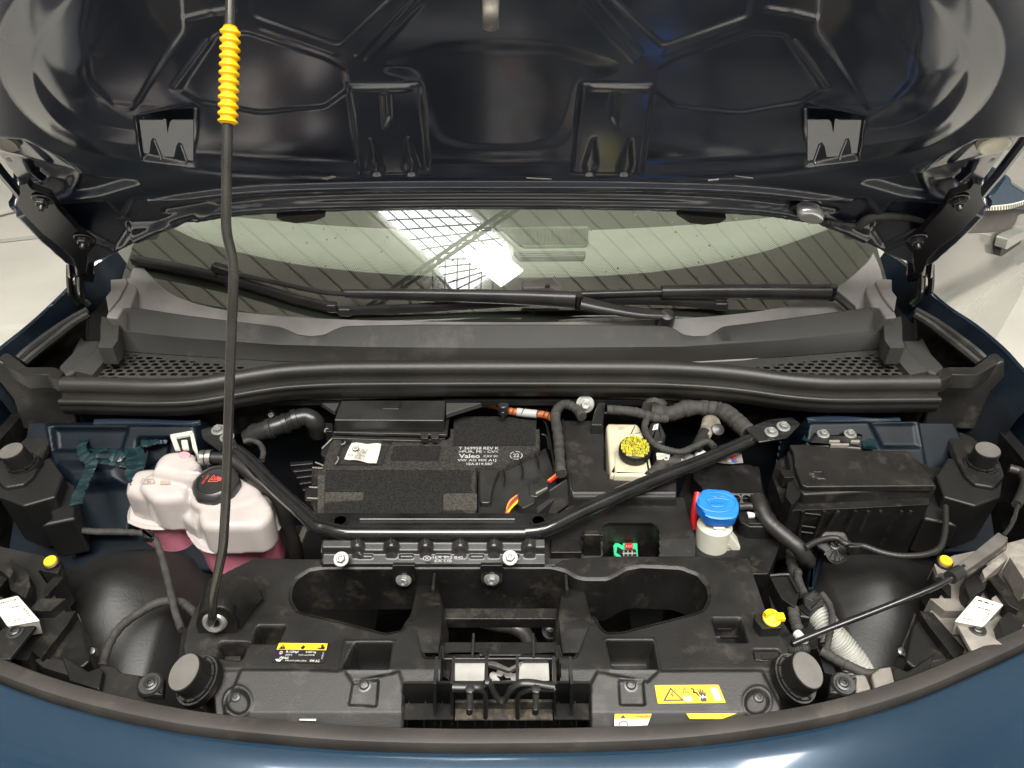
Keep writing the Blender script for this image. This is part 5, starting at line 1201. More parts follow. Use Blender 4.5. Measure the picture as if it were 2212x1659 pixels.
# 12 V battery with cover, red terminal, clamps
BT = obox('battery', FZ(.92), rpoly(Z('D', (30, 300), (640, 300), (700, 560), (860, 900), (720, 1240), (-80, 1240), (-60, 560)), 4), 0, -.2, 'plastic2', car, .004)
obox('battery_cover', FZ(.955), rpoly(Z('D', (60, 330), (160, 275), (560, 280), (640, 320), (680, 545), (170, 540), (130, 470), (60, 400)), 4), 0, -.03, 'plastic2', BT, .004)
obox('cover_step', FZ(.95), rpoly(Z('D', (380, 545), (685, 548), (700, 580), (380, 580)), 2), 0, -.03, 'plastic', BT, .002)
obox('fuse_cover', FZ(.945), rpoly(Z('D', (430, 660), (680, 650), (790, 720), (800, 830), (560, 830), (470, 780)), 4), 0, -.05, 'plastic2', BT, .003)
obox('fuse_rib', FZ(.948), Z('D', (540, 790), (680, 790), (680, 800), (545, 800)), 0, -.01, 'plastic', BT, .001)
obox('terminal_tag', FZ(.951), Z('D', (535, 695), (600, 705), (605, 735), (550, 740)), 0, -.004, 'paper', BT, .0005)
for x in (440, 530, 625):
    b = MB(); b.lathe([(.007, -.012), (.007, .0), (.0095, .0), (.0095, -.012)], at(*Z1('D', x, 590), .953), (0, -.5, .85), 20); b.build('cable_port', 'plastic', BT)
b = MB(); b.tube([at(*p, z) for p, z in zip(Z('D', (105, 530), (90, 620), (75, 720), (70, 850)), (.965, .955, .94, .92))], .0055, 12); b.build('red_terminal_cover', 'red', BT)
for c_, m_ in ((Z1('C', 1510, 712), 'white'), (Z1('C', 1290, 740), 'steel'), (Z1('C', 1390, 750), 'zinc')):
    b = MB(); b.lathe([(.002, .003), (.006, .003), (.010, .0), (.012, -.006)], at(*c_, .97), (0, -.2, 1), 20); b.build('terminal_clamp', m_, BT)
obox('terminal_strap', FZ(.966), rpoly(Z('C', (1240, 720), (1420, 735), (1400, 790), (1260, 775)), 3), 0, -.006, 'steel', BT, .001)
bl = obox('battery_label', FZ(.962), Z('C', (1660, 790), (1730, 720), (1890, 700), (1910, 790), (1800, 800)), 0, -.001, 'lamp', BT, .0002)
for c_, m_ in ((Z1('C', 1820, 738), 'redp'), (Z1('C', 1825, 770), mat('blue_print', (.05, .09, .3), .5)), (Z1('C', 1770, 770), 'grey')):
    b = MB(); b.lathe([(.0001, .0006), (.004, .0006), (.0042, 0)], at(*c_, .9635), (0, 0, 1), 18); b.build('label_symbol', m_, bl)
# cables over the battery
loom('battery_cable', Z('D', (620, 580), (650, 660), (700, 760), (790, 850), (900, 940), (980, 1010), (1040, 1090), (1060, 1130), (1000, 1150)), [.955, .955, .95, .945, .94, .935, .92, .90, .88], .0118, 'rubber', lump=.02)
loom('battery_cable', Z('D', (460, 655), (560, 650), (640, 680), (690, 740)), .952, .006, 'rubber', lump=.02)
loom('battery_cable', Z('D', (910, 1050), (930, 1150), (960, 1280), (990, 1420)), .89, .0085)
# ================================================================== WASHER FILLER
FWb = FZ(.99)
zc = at(*Z1('D', 280, 620), .99)
b = MB(); b.lathe([(.024, -.12), (.0245, -.05), (.0255, -.012), (.020, -.006)], at(*Z1('D', 262, 760), .965), (0, .12, 1), 28, sx=1.0)
b.puff(FV(zc.y - .027), rpoly(Z('D', (245, 840), (340, 840), (395, 900), (480, 1010), (470, 1110), (215, 1110), (215, 950)), 3), 0, -.02, .003)
b.puff(FV(zc.y - .018), rpoly(Z('D', (150, 900), (215, 960), (200, 1110), (110, 1110)), 3), 0, -.02, .003)
WF = b.build('washer_filler', 'cream2', car)
b = MB(); b.pr(FV(zc.y - .0275), Z('D', (303, 982), (382, 984), (378, 1080), (308, 1080)), .001, -.002); b.build('filler_window', 'cream', WF, bevel=.0005)
cp = at(*Z1('D', 278, 655), .985); fcp = Frame(cp, (1, 0, 0), V((0, .98, .20)))
b = MB()
capo = smoothpx(Z('D', (100, 590), (150, 525), (260, 522), (370, 540), (440, 610), (458, 690), (430, 770), (350, 785), (215, 775), (165, 735), (105, 660)), 4)
b.puff(fcp, capo, .007, -.012, .003, ph=0)
WC = b.build('washer_cap', 'blue', WF)
b = MB(); P = [fcp.w(*p, .0075) for p in ell(*Z1('D', 270, 615), 42, 21, 40, 4)]; b.tube(P + [P[0]], .0012, 6, smooth=False, cap=False)
# spray symbol
wq = Z('D', (185, 560), (375, 560), (375, 660), (185, 660))
def qp(fr, qd, a, t, h): 
    q = [fr.w(x, y, h) for x, y in qd]; return q[0] * (1 - a) * (1 - t) + q[1] * a * (1 - t) + q[2] * a * t + q[3] * (1 - a) * t
b.tube([qp(fcp, wq, a, .38 - .18 * math.sin(a * math.pi), .0078) for a in np.linspace(0, 1, 9)], .0008, 5, smooth=False)
b.tube([qp(fcp, wq, .2 + .6 * a, .85 + .1 * math.sin(a * math.pi), .0078) for a in np.linspace(0, 1, 7)], .0008, 5, smooth=False)
b.tube([qp(fcp, wq, 0, .38, .0078), qp(fcp, wq, .2, .85, .0078)], .0008, 5, smooth=False); b.tube([qp(fcp, wq, 1, .38, .0078), qp(fcp, wq, .8, .85, .0078)], .0008, 5, smooth=False)
for i in range(6): b.tube([qp(fcp, wq, .25 + i * .1, .7, .0078), qp(fcp, wq, .22 + i * .11, .5, .0078)], .0007, 5, smooth=False)
for sg in (-1, 1): b.tube([qp(fcp, wq, .5 + sg * .05, .16, .0078), qp(fcp, wq, .5 + sg * .2, .05, .0078), qp(fcp, wq, .5 + sg * .32, .16, .0078)], .0008, 5)
b.build('moulded_symbol', 'blue', WC)
b = MB(); b.tube([fcp.w(*p, .0055) for p in Z('D', (170, 725), (220, 750), (310, 762), (400, 755))], .0015, 6); b.build('cap_rim_bead', 'blue', WC)
# ================================================================== FUSE BOX
FB = FZ(.985)
b = MB()
zt = .985
lid = Z('D', (900, 110), (1100, 105), (1250, 120), (1520, 160), (1680, 172), (1930, 160), (2030, 250), (2140, 400), (2180, 470), (1060, 480), (1010, 460), (950, 300), (940, 180))
b.pr(FB, rpoly(lid, 4), 0, -.012)
FX = b.build('fuse_box', 'plastic', car, bevel=.005, seg=3)
b = MB(); T4 = Z('D', (1030, 545), (2180, 480), (2130, 640), (960, 678))
b.puff(FB, rpoly(Z('D', (880, 170), (940, 105), (1250, 118), (1520, 158), (1930, 158), (2060, 270), (2190, 470), (2180, 490), (1035, 548), (1000, 520), (930, 400)), 5), -.010, -.040, .004)
b.build('fuse_lid', 'plastic', FX)
b = MB(); b.pr(FZ(.955), rpoly(Z('D', (790, 260), (880, 200), (1000, 300), (2100, 300), (2125, 632), (1450, 668), (965, 684), (900, 700), (830, 600), (750, 380)), 3), 0, -.11, taper=.99); b.build('fuse_base', 'plastic2', FX, bevel=.003)
# front ribs and mouldings of the base
fvx = FV(at(*Z1('D', 1100, 684), .955).y - .002, 0)
b = MB()
for x0, x1 in ((1020, 980), (1210, 1110), (1330, 1230), (1590, 1520), (1480, 1400), (1700, 1690), (1880, 1865), (1960, 1945)):
    y1 = 960 if x0 < 1300 else (860 if x0 < 1600 else 720)
    b.tube([fvx.w(*Z1('D', x0, 690)), fvx.w(*Z1('D', x1, y1))], .0026, 6, smooth=False)
for y_ in (710, 820, 870): b.tube([fvx.w(*Z1('D', 1040 - (y_ - 700) * .3, y_)), fvx.w(*Z1('D', 1175 - (y_ - 700) * .4, y_ + 15))], .0013, 6, smooth=False)
b.build('base_rib', 'plastic', FX, kind='stuff')
q = MB(); q.pr(FZ(.978), rpoly(Z('D', (820, 330), (950, 330), (955, 395), (860, 400)), 2), 0, -.02); q.pr(FZ(.972), rpoly(Z('D', (890, 440), (935, 420), (1000, 510), (1000, 560), (930, 640), (870, 560)), 3), 0, -.03); q.build('lid_catch', 'plastic2', FX, bevel=.002)
q = MB(); q.pr(FZ(.978), rpoly(Z('D', (2050, 280), (2090, 275), (2160, 350), (2150, 400), (2110, 380)), 2), 0, -.03); q.build('lid_hinge', 'plastic2', FX, bevel=.002)
# embossed symbol on the lid
q = Z('D', (1070, 350), (1190, 350), (1215, 412), (1100, 412)); b = MB()
for s0, t0, s1, t1 in ((.35, .0, .95, .0), (.35, 0, .35, .9), (.95, 0, .95, .9), (.35, .9, .95, .9), (1.02, .1, 1.02, 1.0), (.45, 1.0, 1.02, 1.0), (0, .2, .3, .2), (0, .45, .3, .45), (.05, .7, .3, .7), (.35, .3, .2, .3)):
    b.tube([qp(FB, q, s0, t0, .0002), qp(FB, q, s1, t1, .0002)], .0008, 5, smooth=False)
b.build('moulded_symbol', 'plastic', FX)
# fan-shaped bracket with its nut, cable clip
FN = Frame(at(*Z1('D', 1300, 960), .93), (1, 0, 0), (0, .8, .6))
b = MB(); b.puff(FN, rpoly(Z('D', (1210, 860), (1390, 870), (1430, 940), (1435, 1040), (1400, 1110), (1320, 1150), (1250, 1120), (1210, 1050), (1150, 1010), (1120, 980)), 7), 0, -.02, .003); FNb = b.build('fan_bracket', 'plastic2', FX)
b = MB(); c0 = Z1('D', 1310, 1010)
for a in (40, 70, 95, 120, 150): b.tube([FN.w(c0[0], c0[1], .001), FN.w(c0[0] + 30 * math.cos(R_(a)), c0[1] + 30 * math.sin(R_(a)), .001)], .0014, 6, smooth=False)
P = [FN.w(*p, .001) for p in smoothpx(Z('D', (1215, 1050), (1255, 1120), (1320, 1145), (1395, 1110), (1430, 1040), (1425, 950)), 4)]; b.tube(P, .0018, 6, smooth=False)
b.build('fan_rib', 'plastic', FNb)
b = MB(); b.puff(FN, rpoly(Z('D', (1240, 905), (1310, 890), (1350, 950), (1350, 1015), (1300, 1035), (1255, 990)), 6), .004, .001, .0015); b.build('slotted_washer', 'zinc', FNb)
b = MB(); b.lathe([(.0035, .010), (.004, .002), (.0075, .002), (.0085, 0), (.0095, -.001)], FN.w(*Z1('D', 1302, 960), .004), FN.N, 20); b.build('bracket_stud', 'satin', FNb)
loom('thin_cable', Z('D', (1040, 1010), (1130, 960), (1230, 930), (1320, 930), (1380, 970), (1450, 990), (1560, 1000), (1700, 1050), (1850, 1080), (2000, 1080), (2120, 1060), (2220, 1000), (2260, 850), (2262, 650)), .944, .0045, 'rubber', lump=.02)
b = MB(); b.puff(FZ(.948), rpoly(Z('D', (1400, 960), (1550, 965), (1550, 1000), (1420, 1005)), 3), 0, -.012, .003); b.build('cable_tie', 'plastic2', car)
# blue upright strut
b = MB(); b.puff(FZ(.89), rpoly(Z('D', (1090, 1015), (1190, 1030), (1215, 1105), (1180, 1160), (1130, 1370), (1060, 1370), (1075, 1130)), 5), 0, -.10, .006); b.build('bay_strut', 'navy2', car)
# ================================================================== COOLANT EXPANSION TANK
ZS = .905
FK = FZ(ZS)
leftL = Z('A', (300, 1330), (330, 1250), (330, 1150), (400, 1030), (560, 930), (720, 950), (790, 1080), (800, 1250), (780, 1350), (640, 1385), (450, 1380), (340, 1355))
L_back = (340, 1015)
def sm2(p): return smoothpx(p + [p[0]], 4)[:-1]
left_o = sm2(Z('A', (325, 1320), (340, 1220), (430, 1120), (600, 1090), (780, 1130), (830, 1230), (790, 1330), (640, 1370), (460, 1365)))
right_o = sm2(Z('A', (900, 1430), (880, 1330), (900, 1220), (1050, 1130), (1300, 1100), (1540, 1130), (1680, 1250), (1670, 1390), (1540, 1490), (1360, 1560), (1150, 1600), (1000, 1560)))
neck = Z('A', (760, 1180), (960, 1160), (960, 1360), (900, 1400), (780, 1310))
mound = sm2([(300, 1020), (318, 985), (352, 968), (400, 968), (428, 990), (432, 1040), (400, 1080), (330, 1080)])
b = MB()
b.puff(FK, left_o, .062, -.002, .018, ph=.0, n=6)
b.puff(FZ(.975), sm2(Z('A', (345, 1010), (420, 900), (560, 860), (760, 900), (830, 1000), (800, 1100), (660, 1130), (480, 1120))), .0, -.07, .014)
b.puff(FZ(.992), sm2(Z('A', (470, 860), (520, 740), (620, 670), (780, 650), (900, 680), (940, 760), (930, 840), (1000, 850), (960, 900), (800, 920), (620, 890))), .0, -.09, .016)
b.puff(FK, right_o, .045, -.002, .016, ph=.0, n=6)
b.puff(FZ(.965), sm2(Z('A', (800, 1060), (860, 960), (1040, 880), (1260, 880), (1420, 960), (1540, 1040), (1500, 1160), (1200, 1240), (900, 1200))), .0, -.06, .010)
b.puff(FZ(.962), sm2(Z('A', (930, 1230), (980, 1170), (1150, 1140), (1400, 1090), (1520, 1060), (1600, 1110), (1650, 1250), (1540, 1380), (1300, 1400), (1000, 1400), (930, 1320))), .0, -.06, .012)
b.puff(FK, rpoly(neck, 3), .034, -.002, .012)
TK = b.build('coolant_tank', 'milk', car, remesh=.0022, smooth=7, label='milky white tank with two lobes and pink coolant', ang=180)
def lobes_ring(grow): 
    return None
b = MB()
for o_ in (left_o, right_o, rpoly(neck, 3)): b.puff(FK, o_, .004, -.004, .0035, ph=0, out=.0085 if o_ is not neck else .004, n=4, foot=.007)
FLn = b.build('tank_seam', 'milk', TK, remesh=.0016, smooth=3, ang=180)
b = MB()
lp = [(x, y) for x, y in left_o]; 
b.puff(FK, left_o, -.003, -.075, .002, ph=0); b.puff(FK, right_o, -.003, -.085, .002, ph=0); b.puff(FK, rpoly(neck, 3), -.003, -.08, .002, ph=0)
b.build('coolant_fill', 'pink', TK, remesh=.0025, smooth=8, label='pink lower half full of coolant', ang=180)
b = MB(); b.puff(FZ(.9935), ell(*Z1('A', 800, 712), 13, 7), 0, -.004, .001); b.build('coolant_stain', mat('pink_stain', (.62, .28, .31), .35, sss=.3), TK)
# cap
kc = at(*Z1('A', 1088, 965), .985); kax = V((-.03, -.20, 1)).normalized()
rk = .0345
b = MB(); b.lathe([(rk * .7, -.030), (rk * .96, -.024), (rk, -.018), (rk, -.008), (rk * .97, -.004), (rk * .80, .001), (rk * .76, .0015), (rk * .72, .0005), (rk * .69, -.003), (rk * .62, -.0035), (rk * .01, -.003)], kc, kax, 72, star=lambda a, h: 1 + (.035 if (h < -.006 and math.sin(a * 8) > .35) else 0))
KC = b.build('tank_cap', 'satin', TK)
fk = Frame(kc + kax * -.0028, V((1, .0, .03)), V((0, 1, .20)))
qd = Z('A', (1040, 905), (1170, 920), (1160, 985), (1030, 975))
b = MB()
def outl_(pts, k=.12):
    n = len(pts)
    for i in range(n): b.tube([qp(fk, qd, *pts[i], .0004), qp(fk, qd, *pts[(i + 1) % n], .0004)], .0007, 5, smooth=False)
outl_([(.0, .98), (.35, .02), (.75, .85)]); outl_([(.22, .72), (.38, .35), (.55, .68)])
for i in range(4): b.tube([qp(fk, qd, .6 + .03 * i, .2 + .16 * i, .0004), qp(fk, qd, 1.0 - .02 * i, .32 + .13 * i, .0004)], .0010, 5, smooth=False)
b.text('GLCOL COOLANT', fk, Z('A', (965, 985), (1030, 905), (1045, 915), (980, 1000)), (0, 0, 1, 1), .0004, bold=.02)
b.build('cap_print', 'redp', KC, recalc=False)
# book symbol and level mark on the left lobe
b = MB(); fb = FZ(.9765); qd = Z('A', (380, 940), (515, 940), (510, 1000), (380, 1000))
for pts in ([(0, .8), (.1, .1), (.5, .2), (.9, .1), (1, .8)], [(0, .8), (.45, .9), (.5, .2)], [(1, .8), (.55, .9), (.5, .2)], [(.68, .4), (.66, .75)]):
    b.tube([qp(fb, qd, *p, 0) for p in pts], .0007, 5, smooth=False)
b.pr(fb, Z('A', (568, 963), (666, 961), (662, 998), (566, 1000)), .0002, -.0004)
b.build('tank_marking', mat('tank_print', (.33, .27, .22), .6), TK, recalc=False)
# mounting bracket on top, white
b = MB(); fw_ = FZ(1.0)
for q in (Z('A', (660, 515), (880, 475), (885, 510), (665, 550)), Z('A', (660, 530), (720, 545), (760, 655), (705, 655)), Z('A', (850, 500), (890, 495), (932, 680), (925, 720), (880, 650)), Z('A', (765, 570), (830, 565), (845, 650), (780, 650))):
    b.pr(fw_, q, 0, -.006)
b.build('tank_bracket', 'cream2', TK, bevel=.0015)
b = MB(); b.tube([at(x, y, .985) for x, y in Z('A', (935, 745), (1000, 745), (1060, 742), (1200, 750))], lambda t: .0105 if t < .45 else .0092, 14)
b.tube([at(x, y, z) for (x, y), z in zip(Z('A', (1180, 745), (1300, 790), (1450, 900), (1560, 1000), (1680, 1090), (1760, 1250), (1800, 1400), (1870, 1600), (1900, 1750)), (.985, .98, .975, .965, .955, .93, .90, .86, .82))], .0112, 12)
b.build('coolant_hose', 'rubber', car)
b = MB(); b.lathe([(.0125, -.004), (.0125, .004), (.0115, .004), (.0115, -.004)], at(*Z1('A', 985, 745), .985), (1, 0, 0), 20); b.lathe([(.0125, -.004), (.0125, .004), (.0115, .004), (.0115, -.004)], at(*Z1('A', 1045, 742), .985), (1, 0, 0), 20); b.build('hose_clamp', 'steel', car)
# ribbed duct hose behind
b = MB(); P = [at(x, y, z) for (x, y), z in zip(Z('A', (1420, 560), (1500, 510), (1640, 460), (1790, 410), (1880, 370), (1980, 350), (2060, 400), (2100, 500)), (.93, .94, .95, .955, .96, .96, .95, .92))]
b.tube(P, .0165, 16, k=8); AH = b.build('air_hose', 'satin', car)
for c_, d_ in ((1, .0), (2, 0), (3, .0), (4, 0)):
    b = MB(); p = P[c_]; t = (P[c_ + 1] - P[c_ - 1]).normalized(); b.lathe([(.0165, -.006), (.0185, -.005), (.0185, .003), (.0165, .004)], p, t, 24); b.build('hose_collar', 'satin', AH)
for c_ in (Z1('A', 1660, 315),):
    bolt('flange_nut', car, aty(*c_, 1.05), (0, -.9, .4), .006, 'ring', flange=1.6, hexh=.012)
loom('thin_cable', Z('A', (1370, 590), (1440, 575), (1530, 610), (1565, 690), (1550, 770)), .95, .0045)
for i in range(5):
    x0 = random.uniform(620, 660); y0 = 950 + i * 30
    obox('bay_bracket', FZ(.90 - .01 * i), Z('A', (1820 + 30 * i, 780 + 60 * i), (2050, 770 + 60 * i), (2050, 800 + 60 * i), (1820 + 30 * i, 820 + 60 * i)), 0, -.02, 'plastic2', car, .002)
obox('heater_pipe_shield', FZ(.86), Z('A', (1940, 1400), (2010, 1390), (1900, 1640), (1840, 1640)), 0, -.01, 'lamp', car, .003)
# thin harness on the left
loom('thin_cable', [(118, 1085), (130, 1118), (150, 1140), (200, 1148), (280, 1150), (325, 1158), (345, 1190), (362, 1250), (378, 1320), (392, 1360)], .895, .0052)
loom('thin_cable', [(220, 1440), (232, 1400), (260, 1355), (310, 1318), (350, 1300), (385, 1300), (408, 1312), (425, 1330)], .88, .0062)
b = MB(); b.puff(FZ(.905), rpoly([(305, 1143), (330, 1146), (330, 1163), (308, 1160)], 2), 0, -.01, .003); b.build('cable_tie', 'plastic2', car)
# ================================================================== RUBBER BUFFERS
def buffer_(c, ax, r_, h_, sx, ux, base_r, mirrored=False, name='bonnet_buffer', basepts=None, bz=None, par=None):
    ax = V(ax).normalized(); b = MB()
    b.lathe([(r_ * 1.04, -h_), (r_ * 1.0, -h_ * .5), (r_ * .985, -.003), (r_ * .96, -.0008), (r_ * .92, 0)], c, ax, 40, sx=sx, ux=ux); o = b.build(name, 'stopside', car)
    b = MB(); b.lathe([(r_ * .93, .0), (r_ * .90, .0006), (r_ * .01, .0006)], c, ax, 40, sx=sx, ux=ux); b.build('buffer_face', 'stop', o)
    b = MB()
    for k, (kr, dz) in enumerate(((1.30, 0), (1.16, .004))): b.lathe([(r_ * kr * .8, -h_ + dz), (r_ * kr, -h_ + dz), (r_ * kr * 1.03, -h_ + dz - .003), (r_ * kr * 1.05, -h_ - .012)], c, ax, 40, sx=sx, ux=ux)
    b.build('buffer_socket', 'plastic2', o)
    b = MB(); 
    for k in range(10):
        a = 2 * math.pi * k / 10 + .1; u = V(ux); u = (u - ax * u.dot(ax)).normalized(); v = ax.cross(u)
        p = V(c) + u * math.cos(a) * r_ * sx * 1.1 + v * math.sin(a) * r_ * 1.1 - ax * (h_ - .003); b.box(p, (.0035, .0035, .005))
    b.build('socket_tooth', 'plastic', o); return o
buffer_(at(397, 1451, .998), (-.10, -.34, 1), .0172, .034, 1.30, (.35, 1, .3), .02)
buffer_(at(1745, 1447, .998), (.10, -.34, 1), .0172, .034, 1.30, (-.35, 1, .3), .02)
buffer_(at(23, 973, 1.0), (-.05, -.2, 1), .0165, .034, 1.15, (1, .4, 0), .02)
buffer_(at(2134, 971, 1.0), (-.15, -.2, 1), .0165, .034, 1.15, (1, -.4, 0), .02)
for side in (0, 1):
    f = (lambda p: p) if side else (lambda p: mir(p, 2158))
    q = f(rpoly(Z('T21', (1720, 1180), (1740, 1160), (1800, 1135), (1880, 1170), (2060, 1330), (2090, 1420), (2020, 1500), (1900, 1480), (1830, 1420), (1780, 1320)), 5))
    b = MB(); b.puff(FZ(.962), q, 0, -.012, .004); BKT = b.build('buffer_bracket', 'plastic', car)
    q = f(Z('T21', (1780, 1320), (1830, 1420), (2020, 1500), (2080, 1440), (2060, 1560), (1900, 1620), (1690, 1560), (1640, 1420), (1720, 1300)))
    b = MB(); b.pr(FZ(.955), q, 0, -.10, taper=.9); b.build('bracket_skirt', 'black', BKT, bevel=.004)
    q = f(Z('T21', (1560, 1150), (1700, 1150), (1780, 1320), (1720, 1700), (1800, 1750), (1560, 1700)))
    b = MB(); b.pr(FZ(.93), q, 0, -.08, taper=.95); b.build('wing_stay', 'black', car, bevel=.006)
# front side screws with washers
for (x, y) in ((325, 1478), (1822, 1478)):
    b = MB(); b.puff(FZ(.945), rpoly([(x - 28, y - 20), (x + 30, y - 16), (x + 26, y + 24), (x - 30, y + 18)], 4), 0, -.01, .002); pd = b.build('screw_pad', 'plastic', car)
    b = MB(); b.lathe([(.004, .003), (.0125, .003), (.0145, .0)], at(x, y, .947), (0, -.25, 1), 28); b.build('pad_washer', 'satin', pd); screw('pad_screw', pd, at(x, y - 2, .951), (0, -.25, 1), .0085)
# front side shelf between cover and lamps
for side in (0, 1):
    f = (lambda p: mir(p, 2150)) if side else (lambda p: p)
    q = f([(205, 1445), (222, 1436), (250, 1440), (262, 1452), (300, 1458), (300, 1500), (360, 1545), (200, 1510)])
    b = MB(); b.pr(FZ(.935), q, 0, -.03); b.build('front_shelf', 'plastic' if not side else 'plastic', car, bevel=.002)
    q = f([(130, 1410), (190, 1450), (216, 1440), (222, 1450), (214, 1490), (150, 1470)])
    b = MB(); b.pr(FZ(.945), q, 0, -.03); b.build('shelf_tab', 'plastic2', car, bevel=.002)
    # small aluminium patch glimpsed
    q = f([(222, 1440), (246, 1441), (258, 1468), (228, 1470)]) 
    if side:
        b = MB(); b.pr(FZ(.944), [(1900, 1442), (1925, 1438), (1935, 1475), (1890, 1488), (1882, 1455)], 0, -.01); b.build('dusty_tab', 'lamp', car, bevel=.003)
        b = MB(); b.pr(FZ(.943), [(1845, 1455), (1870, 1455), (1885, 1490), (1850, 1496)], 0, -.01); b.build('dusty_tab', 'lamp', car, bevel=.004)
# trim walls left/right of the cover
for side in (0, 1):
    f = (lambda p: mir(p, 2135)) if side else (lambda p: p)
    q = f(Z('T02', (1180, 740), (1420, 840), (1400, 930), (1250, 900), (1170, 1050), (1150, 950)))
    b = MB(); b.pr(FZ(.942), q, 0, -.06); b.build('buffer_well', 'plastic2', SP, bevel=.002)
# yellow plug with box on the right of the cover
b = MB(); b.pr(FZ(.972), rpoly(Z('T22', (470, 655), (510, 650), (640, 655), (640, 750), (515, 755), (470, 700)), 2), 0, -.05, taper=.97); PBx = b.build('plug_box', 'plastic', SP, bevel=.002)
yc = at(*Z1('T22', 575, 690), .975)
b = MB(); b.lathe([(.0115, 0), (.0115, .003), (.0105, .004), (.0065, .004), (.006, .006), (.001, .006)], yc, (0, -.35, 1), 28); b.box(yc + V((-.004, .001, .008)), (.013, .005, .008), Matrix.Rotation(.3, 3, 'Z')); b.box(yc + V((.009, -.001, .004)), (.012, .010, .006))
b.build('yellow_plug', 'yplug', SP, bevel=.001)
b = MB(); b.pr(FZ(.935), Z('T22', (225, 745), (310, 745), (318, 760), (228, 760)), 0, -.004); b.pr(FZ(.935), Z('T22', (245, 800), (350, 800), (352, 812), (250, 812)), 0, -.004); b.build('pocket_rib', 'plastic', SP)
b = MB(); q = Z('T22', (460, 900), (620, 895), (640, 950), (620, 975), (470, 960)); b.pr(FZ(.95), rpoly(q, 3), 0, -.02); lg = b.build('lug', 'plastic', SP, bevel=.002)
b = MB(); b.pr(FZ(.951), rpoly(Z('T22', (510, 922), (600, 918), (610, 950), (515, 955)), 2), 0.0002, -.002); b.build('lug_slot', 'black', lg)
b = MB(); b.pr(FZ(.93), Z('T02', (1430, 935), (1560, 930), (1560, 960), (1430, 968)), 0, -.004); b.build('date_stamp_pad', 'plastic', SP, bevel=.001)
# ================================================================== RIGHT FRONT CLUTTER: plug, ribbed hose
P = crom([at(x, y, z) for (x, y), z in zip(Z('T22', (850, 650), (900, 700), (960, 790), (1030, 870), (1100, 960), (1160, 1060)), (.90, .90, .895, .885, .875, .86))], 30)
n_ = len(P); b = MB(); b.tube(P, lambda t: .0172 + .0022 * math.sin(t * 2 * math.pi * 25), 22, smooth=False); b.build('corrugated_hose', 'hose', car)
b = MB(); b.puff(FZ(.925), rpoly(Z('T22', (780, 540), (850, 500), (925, 545), (915, 600), (830, 640), (790, 600)), 3), 0, -.03, .003); pl_ = b.build('headlamp_plug', 'satin', car)
b = MB(); b.pr(FZ(.926), Z('T22', (790, 555), (850, 515), (905, 550), (850, 580)), .001, -.002); b.build('plug_top', 'plastic', pl_, bevel=.001)
b = MB(); b.puff(FZ(.92), rpoly(Z('T22', (720, 610), (800, 580), (840, 620), (830, 690), (760, 680)), 3), 0, -.03, .004); b.build('plug_boot', 'plastic2', pl_)
loom('lamp_lead', Z('T22', (745, 380), (750, 440), (790, 540)), .91, .006); loom('lamp_lead', Z('T22', (715, 620), (725, 700), (750, 770), (765, 800)), .925, .0075)
loom('lamp_lead', Z('T22', (900, 530), (950, 600), (970, 700), (950, 800), (930, 900)), .925, .0045); loom('lamp_lead', Z('T22', (900, 900), (1000, 960), (1100, 1010), (1200, 1050), (1280, 1050)), .93, .0065)
b = MB(); P = [at(x, y, .945) for x, y in Z('T22', (645, 860), (700, 890), (815, 885))]; b.tube(P, lambda t: .0055 + .001 * math.sin(t * 110), 10, k=24); b.build('ribbed_lead', 'tape', car)
b = MB(); b.lathe([(.006, -.008), (.006, .008), (.004, .008)], at(*Z1('T22', 765, 815), .945), (.25, -.9, .2), 16); b.build('lead_tag', 'white', car)
for (q, z, d_) in ((((560, 400), (690, 400), (760, 520), (730, 620), (640, 560), (590, 470)), .935, .05), (((740, 700), (860, 700), (880, 880), (800, 900), (745, 800)), .90, .06), (((560, 540), (640, 700), (780, 900), (700, 900), (600, 760)), .93, .05), (((870, 880), (950, 940), (1000, 1060), (920, 1040)), .92, .06)):
    obox('side_bracket', FZ(z), rpoly(Z('T22', *q), 3), 0, -d_, 'plastic2', car, .003)
b = MB(); b.tube([at(*p, .938) for p in Z('T22', (565, 412), (680, 405), (700, 430), (750, 520))], .0022, 6); b.build('bracket_rim', 'plastic', car)
# bonnet release rod and its joint box
b = MB(); b.tube([at(x, y, z) for (x, y), z in zip(Z('T22', (710, 855), (900, 775), (1300, 620), (1600, 500), (1740, 430)), (.955, .96, .975, .985, .99))], .0042, 10); RC = b.build('release_cable', 'gloss', car)
FXb = FZ(.997)
b = MB(); b.pr(FXb, rpoly(Z('T22', (2045, 130), (2110, 165), (2090, 205), (1830, 385), (1775, 350)), 2), 0, -.014); bx_ = b.build('cable_joint', 'stop', RC, bevel=.0015)
b = MB(); b.pr(FZ(.985), Z('T22', (2110, 175), (2100, 235), (1850, 410), (1825, 395)), 0, -.006); b.build('joint_flange', 'dirt', bx_, bevel=.001)
b = MB(); b.pr(FZ(.9975), Z('T22', (1790, 358), (1820, 335), (1838, 350), (1806, 372)), .0, -.001); b.build('joint_inset', 'plastic', bx_)
b = MB(); b.tube([at(x, y, .99) for x, y in Z('T22', (1735, 425), (1765, 405), (1800, 385))], .009, 12); b.build('joint_boot', 'satin', bx_)
b = MB(); b.tube([at(x, y, .998) for x, y in Z('T22', (2080, 150), (2120, 100), (2150, 40), (2165, -20), (2190, -60))], .0028, 8); b.tube([at(x, y, .998) for x, y in [(2196, 1090), (2208, 1065), (2215, 1040), (2205, 1020), (2180, 1012)]], .007, 10); b.build('release_wire', 'ring' if False else 'rubber', RC)
